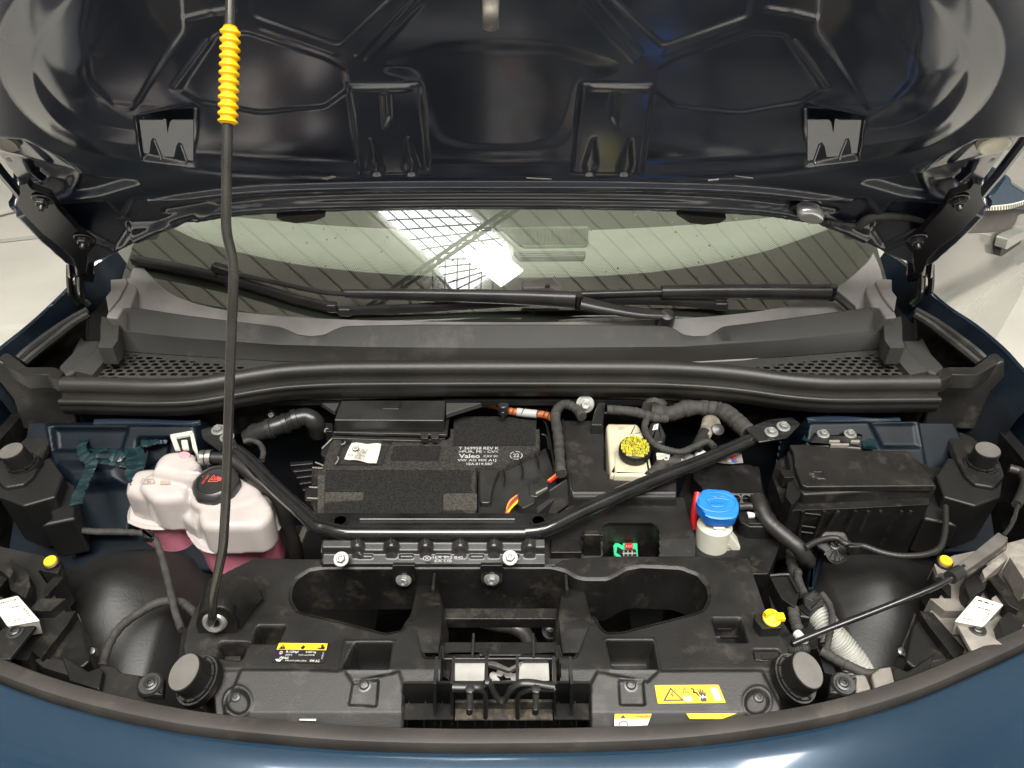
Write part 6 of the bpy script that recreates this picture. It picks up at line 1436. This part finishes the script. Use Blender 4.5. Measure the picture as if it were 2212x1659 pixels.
b = MB(); b.tube([at(x, y, .998) for x, y in Z('T22', (2085, 145), (2120, 100), (2150, 30))], .0024, 8); b.build('wire_core', 'steel', RC)
# ================================================================== HEADLAMP HOUSINGS
def hl(side):
    f = (lambda p: p)
    m1, m2 = ('lamp', 'plastic2') if side else ('plastic', 'plastic2')  # right housing and bracket coloured pale for the light falling on them
    g = f if side else (lambda p: mir(p, 2150))
    b = MB(); base = g(Z('T22', (1600, 650), (1780, 380), (1640, 330), (1760, 280), (2000, 230), (2300, 150), (2400, 600), (2100, 900), (1900, 960), (1850, 960), (1750, 800)))
    b.pr(FZ(.93), rpoly(base, 2), 0, -.10, taper=.97); H = b.build('headlamp_housing', m1, car, bevel=.003)
    parts = [(((1630, 335), (1740, 335), (1760, 380), (1650, 400)), .948, .03, m1), (((1620, 370), (1740, 480), (1740, 560), (1620, 430)), .94, .05, m2),
             (((1840, 400), (1960, 300), (1980, 400), (1960, 500), (1860, 560), (1830, 480)), .955, .05, m2), (((1980, 430), (2040, 400), (2200, 600), (2180, 640), (2110, 600)), .96, .02, m2),
             (((1535, 640), (1620, 650), (1830, 890), (1760, 950), (1590, 730)), .938, .07, m2), (((1600, 560), (1760, 560), (1850, 640), (1700, 640)), .945, .04, m1), (((2050, 700), (2200, 560), (2300, 600), (2100, 860)), .95, .03, m2),
             (((2120, 290), (2240, 285), (2300, 480), (2240, 480)), .975, .03, m1), (((1940, 380), (2080, 260), (2110, 300), (1960, 430)), .965, .03, m1), (((2000, 560), (2090, 500), (2130, 560), (2040, 640)), .952, .02, m1)]
    for q, z, d_, m_ in parts: obox('housing_rib', FZ(z), rpoly(g(Z('T22', *q)), 2), 0, -d_, m_, H, .002)
    obox('housing_wall', FZ(.925), g(Z('T22', (1540, 640), (1600, 720), (1750, 950), (1500, 1010), (1440, 960), (1480, 760))), 0, -.10, 'plastic2', H, .004)
    b = MB(); q = g(rpoly(Z('T22', (1500, 1000), (1680, 960), (1760, 940), (1800, 960), (1740, 1010), (1440, 1100)), 3)); b.pr(FZ(.93), q, 0, -.03); b.build('lower_ledge', 'plastic', H, bevel=.003)
    # yellow aiming cap
    c = g([Z1('T22', 1705, 317)])[0] if side else (109, 1212)
    b = MB(); b.lathe([(.0085, -.004), (.0088, .0), (.0080, .0022), (.006, .0026), (.0055, .0018), (.001, .0018)], at(*c, .956), (0, -.15, 1), 28); b.build('aiming_cap', 'yellow', H)
    b = MB(); b.lathe([(.0108, -.02), (.0108, -.002), (.009, -.001)], at(*c, .956), (0, -.15, 1), 24); b.build('cap_seat', 'plastic', H)
    # label
    if side: qd = Z('T22', (1905, 543), (2078, 600), (1945, 745), (1762, 710))
    else: qd = Z('T02', (-60, 585), (115, 542), (258, 705), (50, 742))
    fr = FZ(.966); b = MB(); b.pr(fr, rpoly(qd, 3), 0, -.0008); b.pr(fr, rpoly(qd, 3), -.001, -.03, taper=.8); lb_ = b.build('part_label', 'paper', H)
    b = MB(); random.seed(3 + side)
    for (x0, y0, x1, y1) in ((.15, .10, .85, .14), (.3, .34, .85, .37), (.15, .82, .55, .85), (.15, .90, .4, .92)): fakecode(b, fr, qd, x0, y0, x1, y1, 26, 1, .0004, .6)
    for k in range(5): fakecode(b, fr, qd, .80 + k * .02, .42, .81 + k * .02, .80, 1, 14, .0004, .5)
    b.build('label_print', 'black', lb_, recalc=False)
    # corner bracket with screw
    if side: q = Z('T22', (1775, 725), (1880, 720), (2060, 845), (2085, 868), (1912, 950), (1862, 880)); c = Z1('T22', 1910, 760)
    else: q = Z('T02', (60, 730), (235, 735), (60, 955), (-60, 950), (-60, 800)); c = Z1('T02', 98, 775)
    b = MB(); b.pr(FZ(.958), rpoly(q, 4), 0, -.006); bk = b.build('lamp_bracket', 'lamp' if side else 'plastic', H, bevel=.0015); screw('bracket_screw', bk, at(*c, .958), (0, -.1, 1), .0105, 'satin')
hl(0); hl(1)
# thin spring wires
for side in (0, 1):
    f = (lambda p: mir(p, 2145)) if side else (lambda p: p)
    q = f(Z('T02', (505, 665), (545, 780), (600, 910))); b = MB(); b.tube([at(*p, .90) for p in q], .0013, 6); o = b.build('spring_wire', 'steel', car)
    b = MB(); b.lathe([(.001, .006), (.005, .005), (.006, 0), (.004, -.008)], at(*(q[2] if not side else q[0]), .90), (0, -.3, 1), 14); b.build('wire_stop', 'steel', o)
# ================================================================== STICKERS
FS1 = Frame(FTm.pt(0, FTm.ab(1106, 1446)[1], 0), (1, 0, 0), (0, 1, .30))   # the cover's front slope
def sticker(fr, qd, h, base_m, parent, name='sticker', r_=2.5, label=None):
    b = MB(); b.pr(fr, rpoly(qd, r_), h, h - .0012, ph=h); o = b.build(name, base_m, parent, label=label); return o
h0 = .0016
qd = [(601, 1388), (710, 1389), (699, 1433), (586, 1430)]
st = sticker(FTm, qd, h0, 'black', SP, 'refrigerant_label', label='black and yellow air conditioning label')
b = MB(); b.qpoly(FTm, qd, [(.02, .02), (.98, .02), (.985, .36), (.015, .36)], h0 + .0004); o = b.build('yellow_band', 'yellow', st, recalc=False)
b = MB(); h2 = h0 + .0008
b.qpoly(FTm, qd, [(.05, .33), (.12, .08), (.185, .33)], h2)
b.qpoly(FTm, qd, [(.49, .32), (.475, .22), (.50, .18), (.505, .08), (.53, .17), (.545, .14), (.555, .24), (.54, .32)], h2)
b.qpoly(FTm, qd, [(.86, .10), (.89, .07), (.915, .10), (.91, .15), (.945, .20), (.95, .32), (.87, .32), (.80, .28), (.80, .24), (.87, .24), (.87, .18)], h2)
b.build('hazard_symbols', 'black', st, recalc=False)
b = MB()
b.qpoly(FTm, qd, [(.113, .14), (.127, .14), (.123, .25), (.117, .25)], h2 + .0002); b.build('symbol_gap', 'yellow', st, recalc=False)
b = MB(); T = lambda s_, *bx, **k: b.text(s_, FTm, qd, bx, h2, **k)
T('R-1234yf', .22, .41, .46, .55, bold=.015); T('0.460 kg', .60, .41, .80, .53, bold=.012); T('GWP 4', .22, .58, .35, .67); T('CO2 eq 0.0018t', .48, .58, .79, .66); T('PAG', .185, .72, .30, .84, bold=.015); T('SAE J639 J2842 J2845', .25, .87, .66, .95); T('VW AG', .72, .83, .91, .95, bold=.01)
for cx_, cy_ in ((.125, .52), (.16, .80)):
    for k in range(8):
        a = k * math.pi / 4; b.qpoly(FTm, qd, [(cx_ + .022 * math.cos(a + .25), cy_ + .055 * math.sin(a + .25)), (cx_ + .045 * math.cos(a), cy_ + .12 * math.sin(a)), (cx_ + .022 * math.cos(a - .25), cy_ + .055 * math.sin(a - .25))], h2)
    for k in range(12):
        a0, a1 = k * math.pi / 6, (k + 1) * math.pi / 6; b.qpoly(FTm, qd, [(cx_ + u * math.cos(a), cy_ + u * 2.6 * math.sin(a)) for a, u in ((a0, .028), (a1, .028), (a1, .017), (a0, .017))], h2)
b.qpoly(FTm, qd, [(.06, .86), (.10, .83), (.15, .90), (.18, .88), (.16, .96), (.10, .96)], h2)
b.text('1EA 010 838', FTm, [qd[0], qd[1], qd[2], qd[3]], (.93, .45, .955, .80), h2)
b.build('label_text', 'white', st, recalc=False)
# high-voltage warning label on the sloped front
qd = [(1414, 1480), (1552, 1479), (1568, 1518), (1421, 1520)]; fr = FS1; h0 = .0045
st = sticker(fr, qd, h0, 'yellow', SP, 'warning_label', label='yellow high voltage warning label')
b = MB(); h2 = h0 + .0004
def tri(cx_, y0, y1, w_, k, frq=qd):
    return [(cx_ - w_, y1), (cx_, y0), (cx_ + w_, y1)]
b.qpoly(fr, qd, tri(.24, .13, .86, .155, 0), h2); b.qpoly(fr, qd, [(.375, .04), (.38, .04), (.385, .96), (.38, .96)], h2); b.qpoly(fr, qd, [(.38, .50), (.53, .50), (.53, .515), (.38, .515)], h2); b.qpoly(fr, qd, [(.53, .04), (.534, .04), (.54, .96), (.535, .96)], h2); b.qpoly(fr, qd, [(.80, .04), (.804, .04), (.80, .96), (.796, .96)], h2)
b.qpoly(fr, qd, tri(.455, .10, .44, .055, 0), h2)
b.qpoly(fr, qd, [(.65, .92), (.64, .70), (.62, .55), (.635, .52), (.655, .62), (.65, .30), (.665, .30), (.675, .50), (.68, .20), (.695, .20), (.70, .50), (.715, .25), (.73, .27), (.725, .52), (.745, .38), (.757, .42), (.74, .65), (.735, .80), (.73, .92)], h2)
b.build('warning_symbols', 'black', st, recalc=False)
b = MB(); b.qpoly(fr, qd, tri(.24, .26, .79, .115, 0), h2 + .0002); b.qpoly(fr, qd, tri(.455, .17, .41, .038, 0), h2 + .0002)
b.build('symbol_ground', 'yellow', st, recalc=False)
b = MB(); b.qpoly(fr, qd, [(.245, .38), (.215, .57), (.24, .56), (.225, .74), (.265, .52), (.24, .53), (.262, .38)], h2 + .0005); b.text('!', fr, qd, (.448, .22, .462, .39), h2 + .0005, bold=.03)
b.tube([qp(fr, qd, s_, t_, h2 + .0002) for s_, t_ in ((.55, .2), (.59, .26), (.575, .42), (.61, .42), (.63, .55))], .0008, 5); b.build('bolt_symbols', 'black', st, recalc=False)
b = MB(); b.qpoly(fr, qd, [(.40, .60), (.452, .66), (.455, .92), (.405, .86)], h2); b.qpoly(fr, qd, [(.515, .60), (.46, .66), (.463, .92), (.52, .86)], h2); b.qpoly(fr, qd, [(.635, .72), (.66, .55), (.68, .66), (.70, .52), (.72, .66), (.76, .60), (.73, .74), (.70, .66), (.685, .78), (.665, .68), (.65, .78)], h2 + .0005); b.qpoly(fr, qd, [(.85, .16), (.95, .16), (.96, .86), (.86, .86)], h2)
b.build('label_white_fields', 'white', st, recalc=False)
# lower stickers half under the edge
for qd, parts in (([(1328, 1542), (1408, 1542), (1404, 1553), (1327, 1553)], 1), ([(1482, 1541), (1592, 1541), (1560, 1553), (1490, 1553)], 0)):
    s2 = sticker(fr, qd, .0045 if 1 else 0, 'yellow', SP, 'lower_label', .5)
    if parts:
        b = MB(); b.text('WARNING', fr, [(1328, 1542), (1440, 1542), (1440, 1553), (1327, 1553)], (.40, .25, .72, .80), .0049, bold=.02); b.qpoly(fr, qd, [(.16, .9), (.23, .12), (.32, .9)], .0049); b.build('label_text', 'black', s2, recalc=False)
        q3 = [(1327, 1553), (1404, 1553), (1398, 1568), (1327, 1568)]; b = MB(); b.pr(fr, q3, .0045, .0033, ph=.0045); w3 = b.build('label_white_part', 'white', s2)
        b = MB(); b.text('HOT ENGINE NO TOUCH', fr, q3, (.50, .15, .95, .45), .0049); b.build('label_text', 'grey', w3, recalc=False)
        b = MB(); P = [qp(fr, q3, .27 + .13 * math.cos(a), .9 + .6 * math.sin(a), .0049) for a in np.linspace(0, 2 * math.pi, 20)]; b.tube(P, .0006, 5, smooth=False); b.build('label_ring', 'redp', w3)
b = MB(); b.qpoly(fr, [(647, 1552), (737, 1552), (735, 1562), (647, 1562)], [(0, .1), (.4, .1), (.4, .5), (0, .4)], .0045); b.build('label_sliver', 'white', SP, recalc=False)
# ================================================================== WIPERS
def onw(px, py, lift=.0):
    x_, t = whit(px, py); return wpt(x_, t) + V((0, -math.sin(WT), math.cos(WT))) * lift
nW = V((0, -math.sin(WT), math.cos(WT)))
b = MB()
P = [onw(x, y, .020) for x, y in [(305, 575), (380, 588), (480, 610), (560, 632), (640, 657), (722, 676)]]
b.tube(P, .0075, 8, k=4, flat=1.3); WA = b.build('wiper', 'satin', car)
b = MB(); b.tube([p - nW * .011 for p in P], .0035, 6, k=4, flat=2.2); b.build('wiper_rubber', 'black', WA)
b = MB(); b.tube([p + nW * .004 for p in P[:3]], .0075, 8, k=4, flat=.7); b.build('wiper_shell', 'satin', WA)
for p in (P[0], P[-1]): 
    b = MB(); b.box(p, (.020, .016, .018), Matrix.Rotation(.15, 3, 'X')); b.build('end_cap', 'satin', WA, bevel=.004)
b = MB(); p = onw(497, 606, .034); b.box(p, (.046, .018, .016), Matrix.Rotation(-.18, 3, 'Z') @ Matrix.Rotation(.25, 3, 'Y')); b.build('wiper_clip', 'satin', WA, bevel=.004)
P = [onw(520, 615, .034), onw(600, 633, .036), onw(700, 655, .038), onw(760, 662, .040)]
b = MB(); b.tube(P, .005, 8, flat=.9)
P = [onw(755, 661, .040), onw(900, 665, .042), onw(1100, 672, .045), onw(1238, 680, .048)]
b.tube(P, lambda t: .0070 + .0062 * t, 12, flat=1.25); WARM = b.build('wiper_arm', 'satin', WA)
b = MB(); p = onw(1245, 682, .048); b.tube([p + V((0, 0, -.014)), p + V((0, 0, .012))], .0085, 12, smooth=False); b.build('arm_joint', 'gloss', WA)
P = [onw(1250, 684, .046), onw(1300, 692, .042), onw(1370, 700, .036), onw(1425, 701, .032)]
b = MB(); b.tube(P, lambda t: .0165 - .004 * t, 12, flat=.6); b.build('arm_root', 'satin', WA)
b = MB(); b.lathe([(.001, .012), (.012, .009), (.016, .0), (.017, -.02)], onw(1433, 704, .030), nW, 24); b.build('arm_cap', 'satin', WA)
# second wiper
P = [onw(748, 680, .012), onw(900, 676, .016), onw(1150, 665, .020), onw(1400, 663, .022), onw(1552, 672, .018)]
b = MB(); b.tube(P, .0068, 8, k=4, flat=1.4); WB_ = b.build('wiper', 'satin', car)
for p in (P[0], P[-1]):
    b = MB(); b.box(p, (.026, .016, .018)); b.build('end_cap', 'satin', WB_, bevel=.005)
b = MB()
p = onw(1168, 651, .046); b.prism([p + V((-.036, -.012, .006)), p + V((.018, -.012, .008)), p + V((.038, -.012, -.006)), p + V((.038, .012, -.006)), p + V((.018, .012, .008)), p + V((-.036, .012, .006))], [p + V((-.036, -.014, -.014)), p + V((.018, -.014, -.014)), p + V((.038, -.014, -.014)), p + V((.038, .012, -.014)), p + V((.018, .012, -.014)), p + V((-.036, .012, -.014))])
b.build('wiper_clip', 'stop', WB_, bevel=.004)  # paler than the other clip, standing for a gloss highlight on black
b = MB(); b.box(p + V((.010, -.012, .0085)), (.009, .006, .003)); b.build('clip_button', 'plastic', WB_, bevel=.001)
P = [onw(1205, 661, .034), onw(1420, 656, .036), onw(1430, 656, .036), onw(1600, 657, .040), onw(1772, 661, .044)]
b = MB(); b.tube(P, lambda t: .0065 if t < .36 else .0105 + .003 * t, 12, flat=1.15, k=5); b.build('wiper_arm', 'satin', WB_)
b = MB(); p = onw(1777, 661, .044); b.tube([p + V((0, 0, -.014)), p + V((0, 0, .014))], .0085, 12, smooth=False); b.build('arm_joint', 'gloss', WB_)
P = [onw(1785, 662, .040), onw(1805, 672, .034), onw(1830, 686, .026)]
b = MB(); b.tube(P, .012, 12, flat=.6); b.build('arm_root', 'satin', WB_)
# ================================================================== OPEN DOOR AND MIRROR AT THE RIGHT
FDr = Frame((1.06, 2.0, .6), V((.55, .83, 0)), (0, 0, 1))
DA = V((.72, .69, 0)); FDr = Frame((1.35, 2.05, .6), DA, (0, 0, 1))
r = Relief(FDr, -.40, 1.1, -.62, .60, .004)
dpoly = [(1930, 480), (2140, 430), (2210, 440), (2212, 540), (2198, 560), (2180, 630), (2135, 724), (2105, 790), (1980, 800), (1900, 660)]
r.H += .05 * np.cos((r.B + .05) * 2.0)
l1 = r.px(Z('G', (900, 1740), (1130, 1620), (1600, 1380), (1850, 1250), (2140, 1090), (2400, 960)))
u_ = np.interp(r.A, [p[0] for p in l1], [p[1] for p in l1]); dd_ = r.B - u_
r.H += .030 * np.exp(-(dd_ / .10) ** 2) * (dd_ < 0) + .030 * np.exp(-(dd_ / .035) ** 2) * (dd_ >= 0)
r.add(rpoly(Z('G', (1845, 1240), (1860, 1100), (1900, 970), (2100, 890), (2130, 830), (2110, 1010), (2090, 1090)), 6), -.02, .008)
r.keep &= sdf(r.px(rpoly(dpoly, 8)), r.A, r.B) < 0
DR = r.build('open_door', 'door', car, label='open side door at the far right, painted with a pale floor reflection')
b = MB(); q = rpoly(Z('G', (1850, 1150), (1860, 1120), (2070, 1000), (2108, 1005), (2090, 1065), (1855, 1222)), 3); b.pr(FDr, q, .070, .03, ph=.05); b.build('recess_shade', 'black', DR, bevel=.002)  # black fill stands for the shade in the handle's hollow
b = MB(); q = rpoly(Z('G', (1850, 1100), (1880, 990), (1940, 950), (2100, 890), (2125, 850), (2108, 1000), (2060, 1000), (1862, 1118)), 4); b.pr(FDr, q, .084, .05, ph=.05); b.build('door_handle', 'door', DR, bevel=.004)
mc = aty(2190, 450, 1.72)
def blob(name, pts, y_, th, m, par, rr=.02):
    b = MB(); fr = FV(y_); b.pr(fr, pts, 0, -th); return b.build(name, m, par, bevel=.022, seg=5, ang=50)
MR = blob('door_mirror', smoothpx(Z('G', (1500, 660), (1740, 560), (1860, 480), (2000, 290), (2060, 330), (2070, 380), (2210, 470), (2400, 560), (2450, 640), (2200, 680)), 3), 1.66, .14, 'paint', car, .006)
blob('mirror_foot', smoothpx(Z('G', (1400, 930), (1560, 800), (1660, 690), (2200, 650), (2400, 620), (2400, 760), (2180, 740), (2130, 830), (2080, 890), (1900, 950), (1650, 970), (1380, 970)), 3), 1.67, .13, 'stop', MR, .006)
b = MB(); P1 = crom([aty(x, y, 1.655) for x, y in Z('G', (1655, 690), (1800, 690), (2000, 680), (2150, 640), (2300, 590))], 6); P0 = crom([aty(x, y, 1.655) for x, y in Z('G', (1690, 645), (1800, 645), (2000, 628), (2150, 600), (2300, 550))], 6)
b.grid([P0, P1]); b.grid([[p + V((0, .02, 0)) for p in P0], P0]); LN = b.build('indicator_lens', 'lens', MR, recalc=False)
b = MB()
for i in range(0, len(P0) - 1): b.tube([P0[i] + V((0, -.001, 0)), P1[i] + V((0, -.001, 0))], .0011, 4, smooth=False)
b.build('lens_rib', 'lamp', LN, kind='stuff')
# left far fender reflection strip is part of the wing; the pale wall line behind
# ================================================================== ROOF LIGHTS mirrored in the windscreen
def mirror_hit(px, py, z):
    x_, t = whit(px, py); p = wpt(x_, t); e_ = 1e-3
    du = wpt(x_ + e_, t) - wpt(x_ - e_, t); dv = wpt(x_, t + e_) - wpt(x_, t - e_); n_ = du.cross(dv).normalized(); d = (p - CAM).normalized(); q = d - n_ * 2 * d.dot(n_)
    return p + q * ((z - p.z) / q.z)
SKZ = RZ - .06
def panel(name, pts, z, m, label, cat, group=None, th=.03):
    P = [mirror_hit(x, y, z) for x, y in pts]; b = MB(); b.prism([p + V((0, 0, th)) for p in P], P); o = b.build(name, m, label=label, cat=cat); props(o, group=group); return recenter(o), P
s1, PA = panel('skylight', [(812, 452), (1000, 452), (1098, 530), (1105, 560), (990, 645), (935, 560)], SKZ, 'sky', 'long bright skylight strip in the hall roof, mirrored in the windscreen', 'skylight')
def wl(px, py, z): return mirror_hit(px, py, z)
b = MB()
def mline(p0, p1, z, r_): b.tube([wl(*p0, z), wl(*p1, z)], r_, 5, smooth=False)
for i in range(5):
    t = i / 5; mline((812 + 123 * t * 1.0, 455 + 105 * t), (1000 + 100 * t, 452 + 78 * t), SKZ - .03, .0065)
for i in range(6):
    t = (i + .5) / 6; mline((820 + 178 * t, 452), (935 + 165 * t, 560 - 30 * t), SKZ - .03, .0065)
for i in range(6):
    t = i / 6; mline((935 + 160 * t, 560 - 8 * t), (935 + 55 * t + 100 * t, 560 + 85 * (1 - abs(2 * t - 1) * .2) * .9), SKZ - .03, .0065)
for i in range(5): 
    t = i / 5; mline((935 + 55 * t, 560 + 85 * t), (1105 - 20 * t, 560 + 20 * t), SKZ - .03, .0065)
g_ = b.build('glazing_grid', 'truss', s1); g_.matrix_parent_inverse = Matrix.Translation(-s1.location)
s2, _ = panel('ceiling_lamp', [(1008, 558), (1055, 521), (1130, 583), (1082, 617)], RZ - .9, 'led', 'square white lamp panel hanging below the skylight, mirrored in the windscreen', 'ceiling lamp', th=.06)
for (a, c, off, lab) in (((880, 600), (1130, 430), .35, 'steel lattice roof truss crossing the middle of the skylight in the windscreen reflection'),):
    p0, p1 = wl(*a, RZ - off), wl(*c, RZ - off); d = p1 - p0
    truss('roof_truss', p0 - d * 1.0, p1 + d * .6, off - .12, 16, lab)
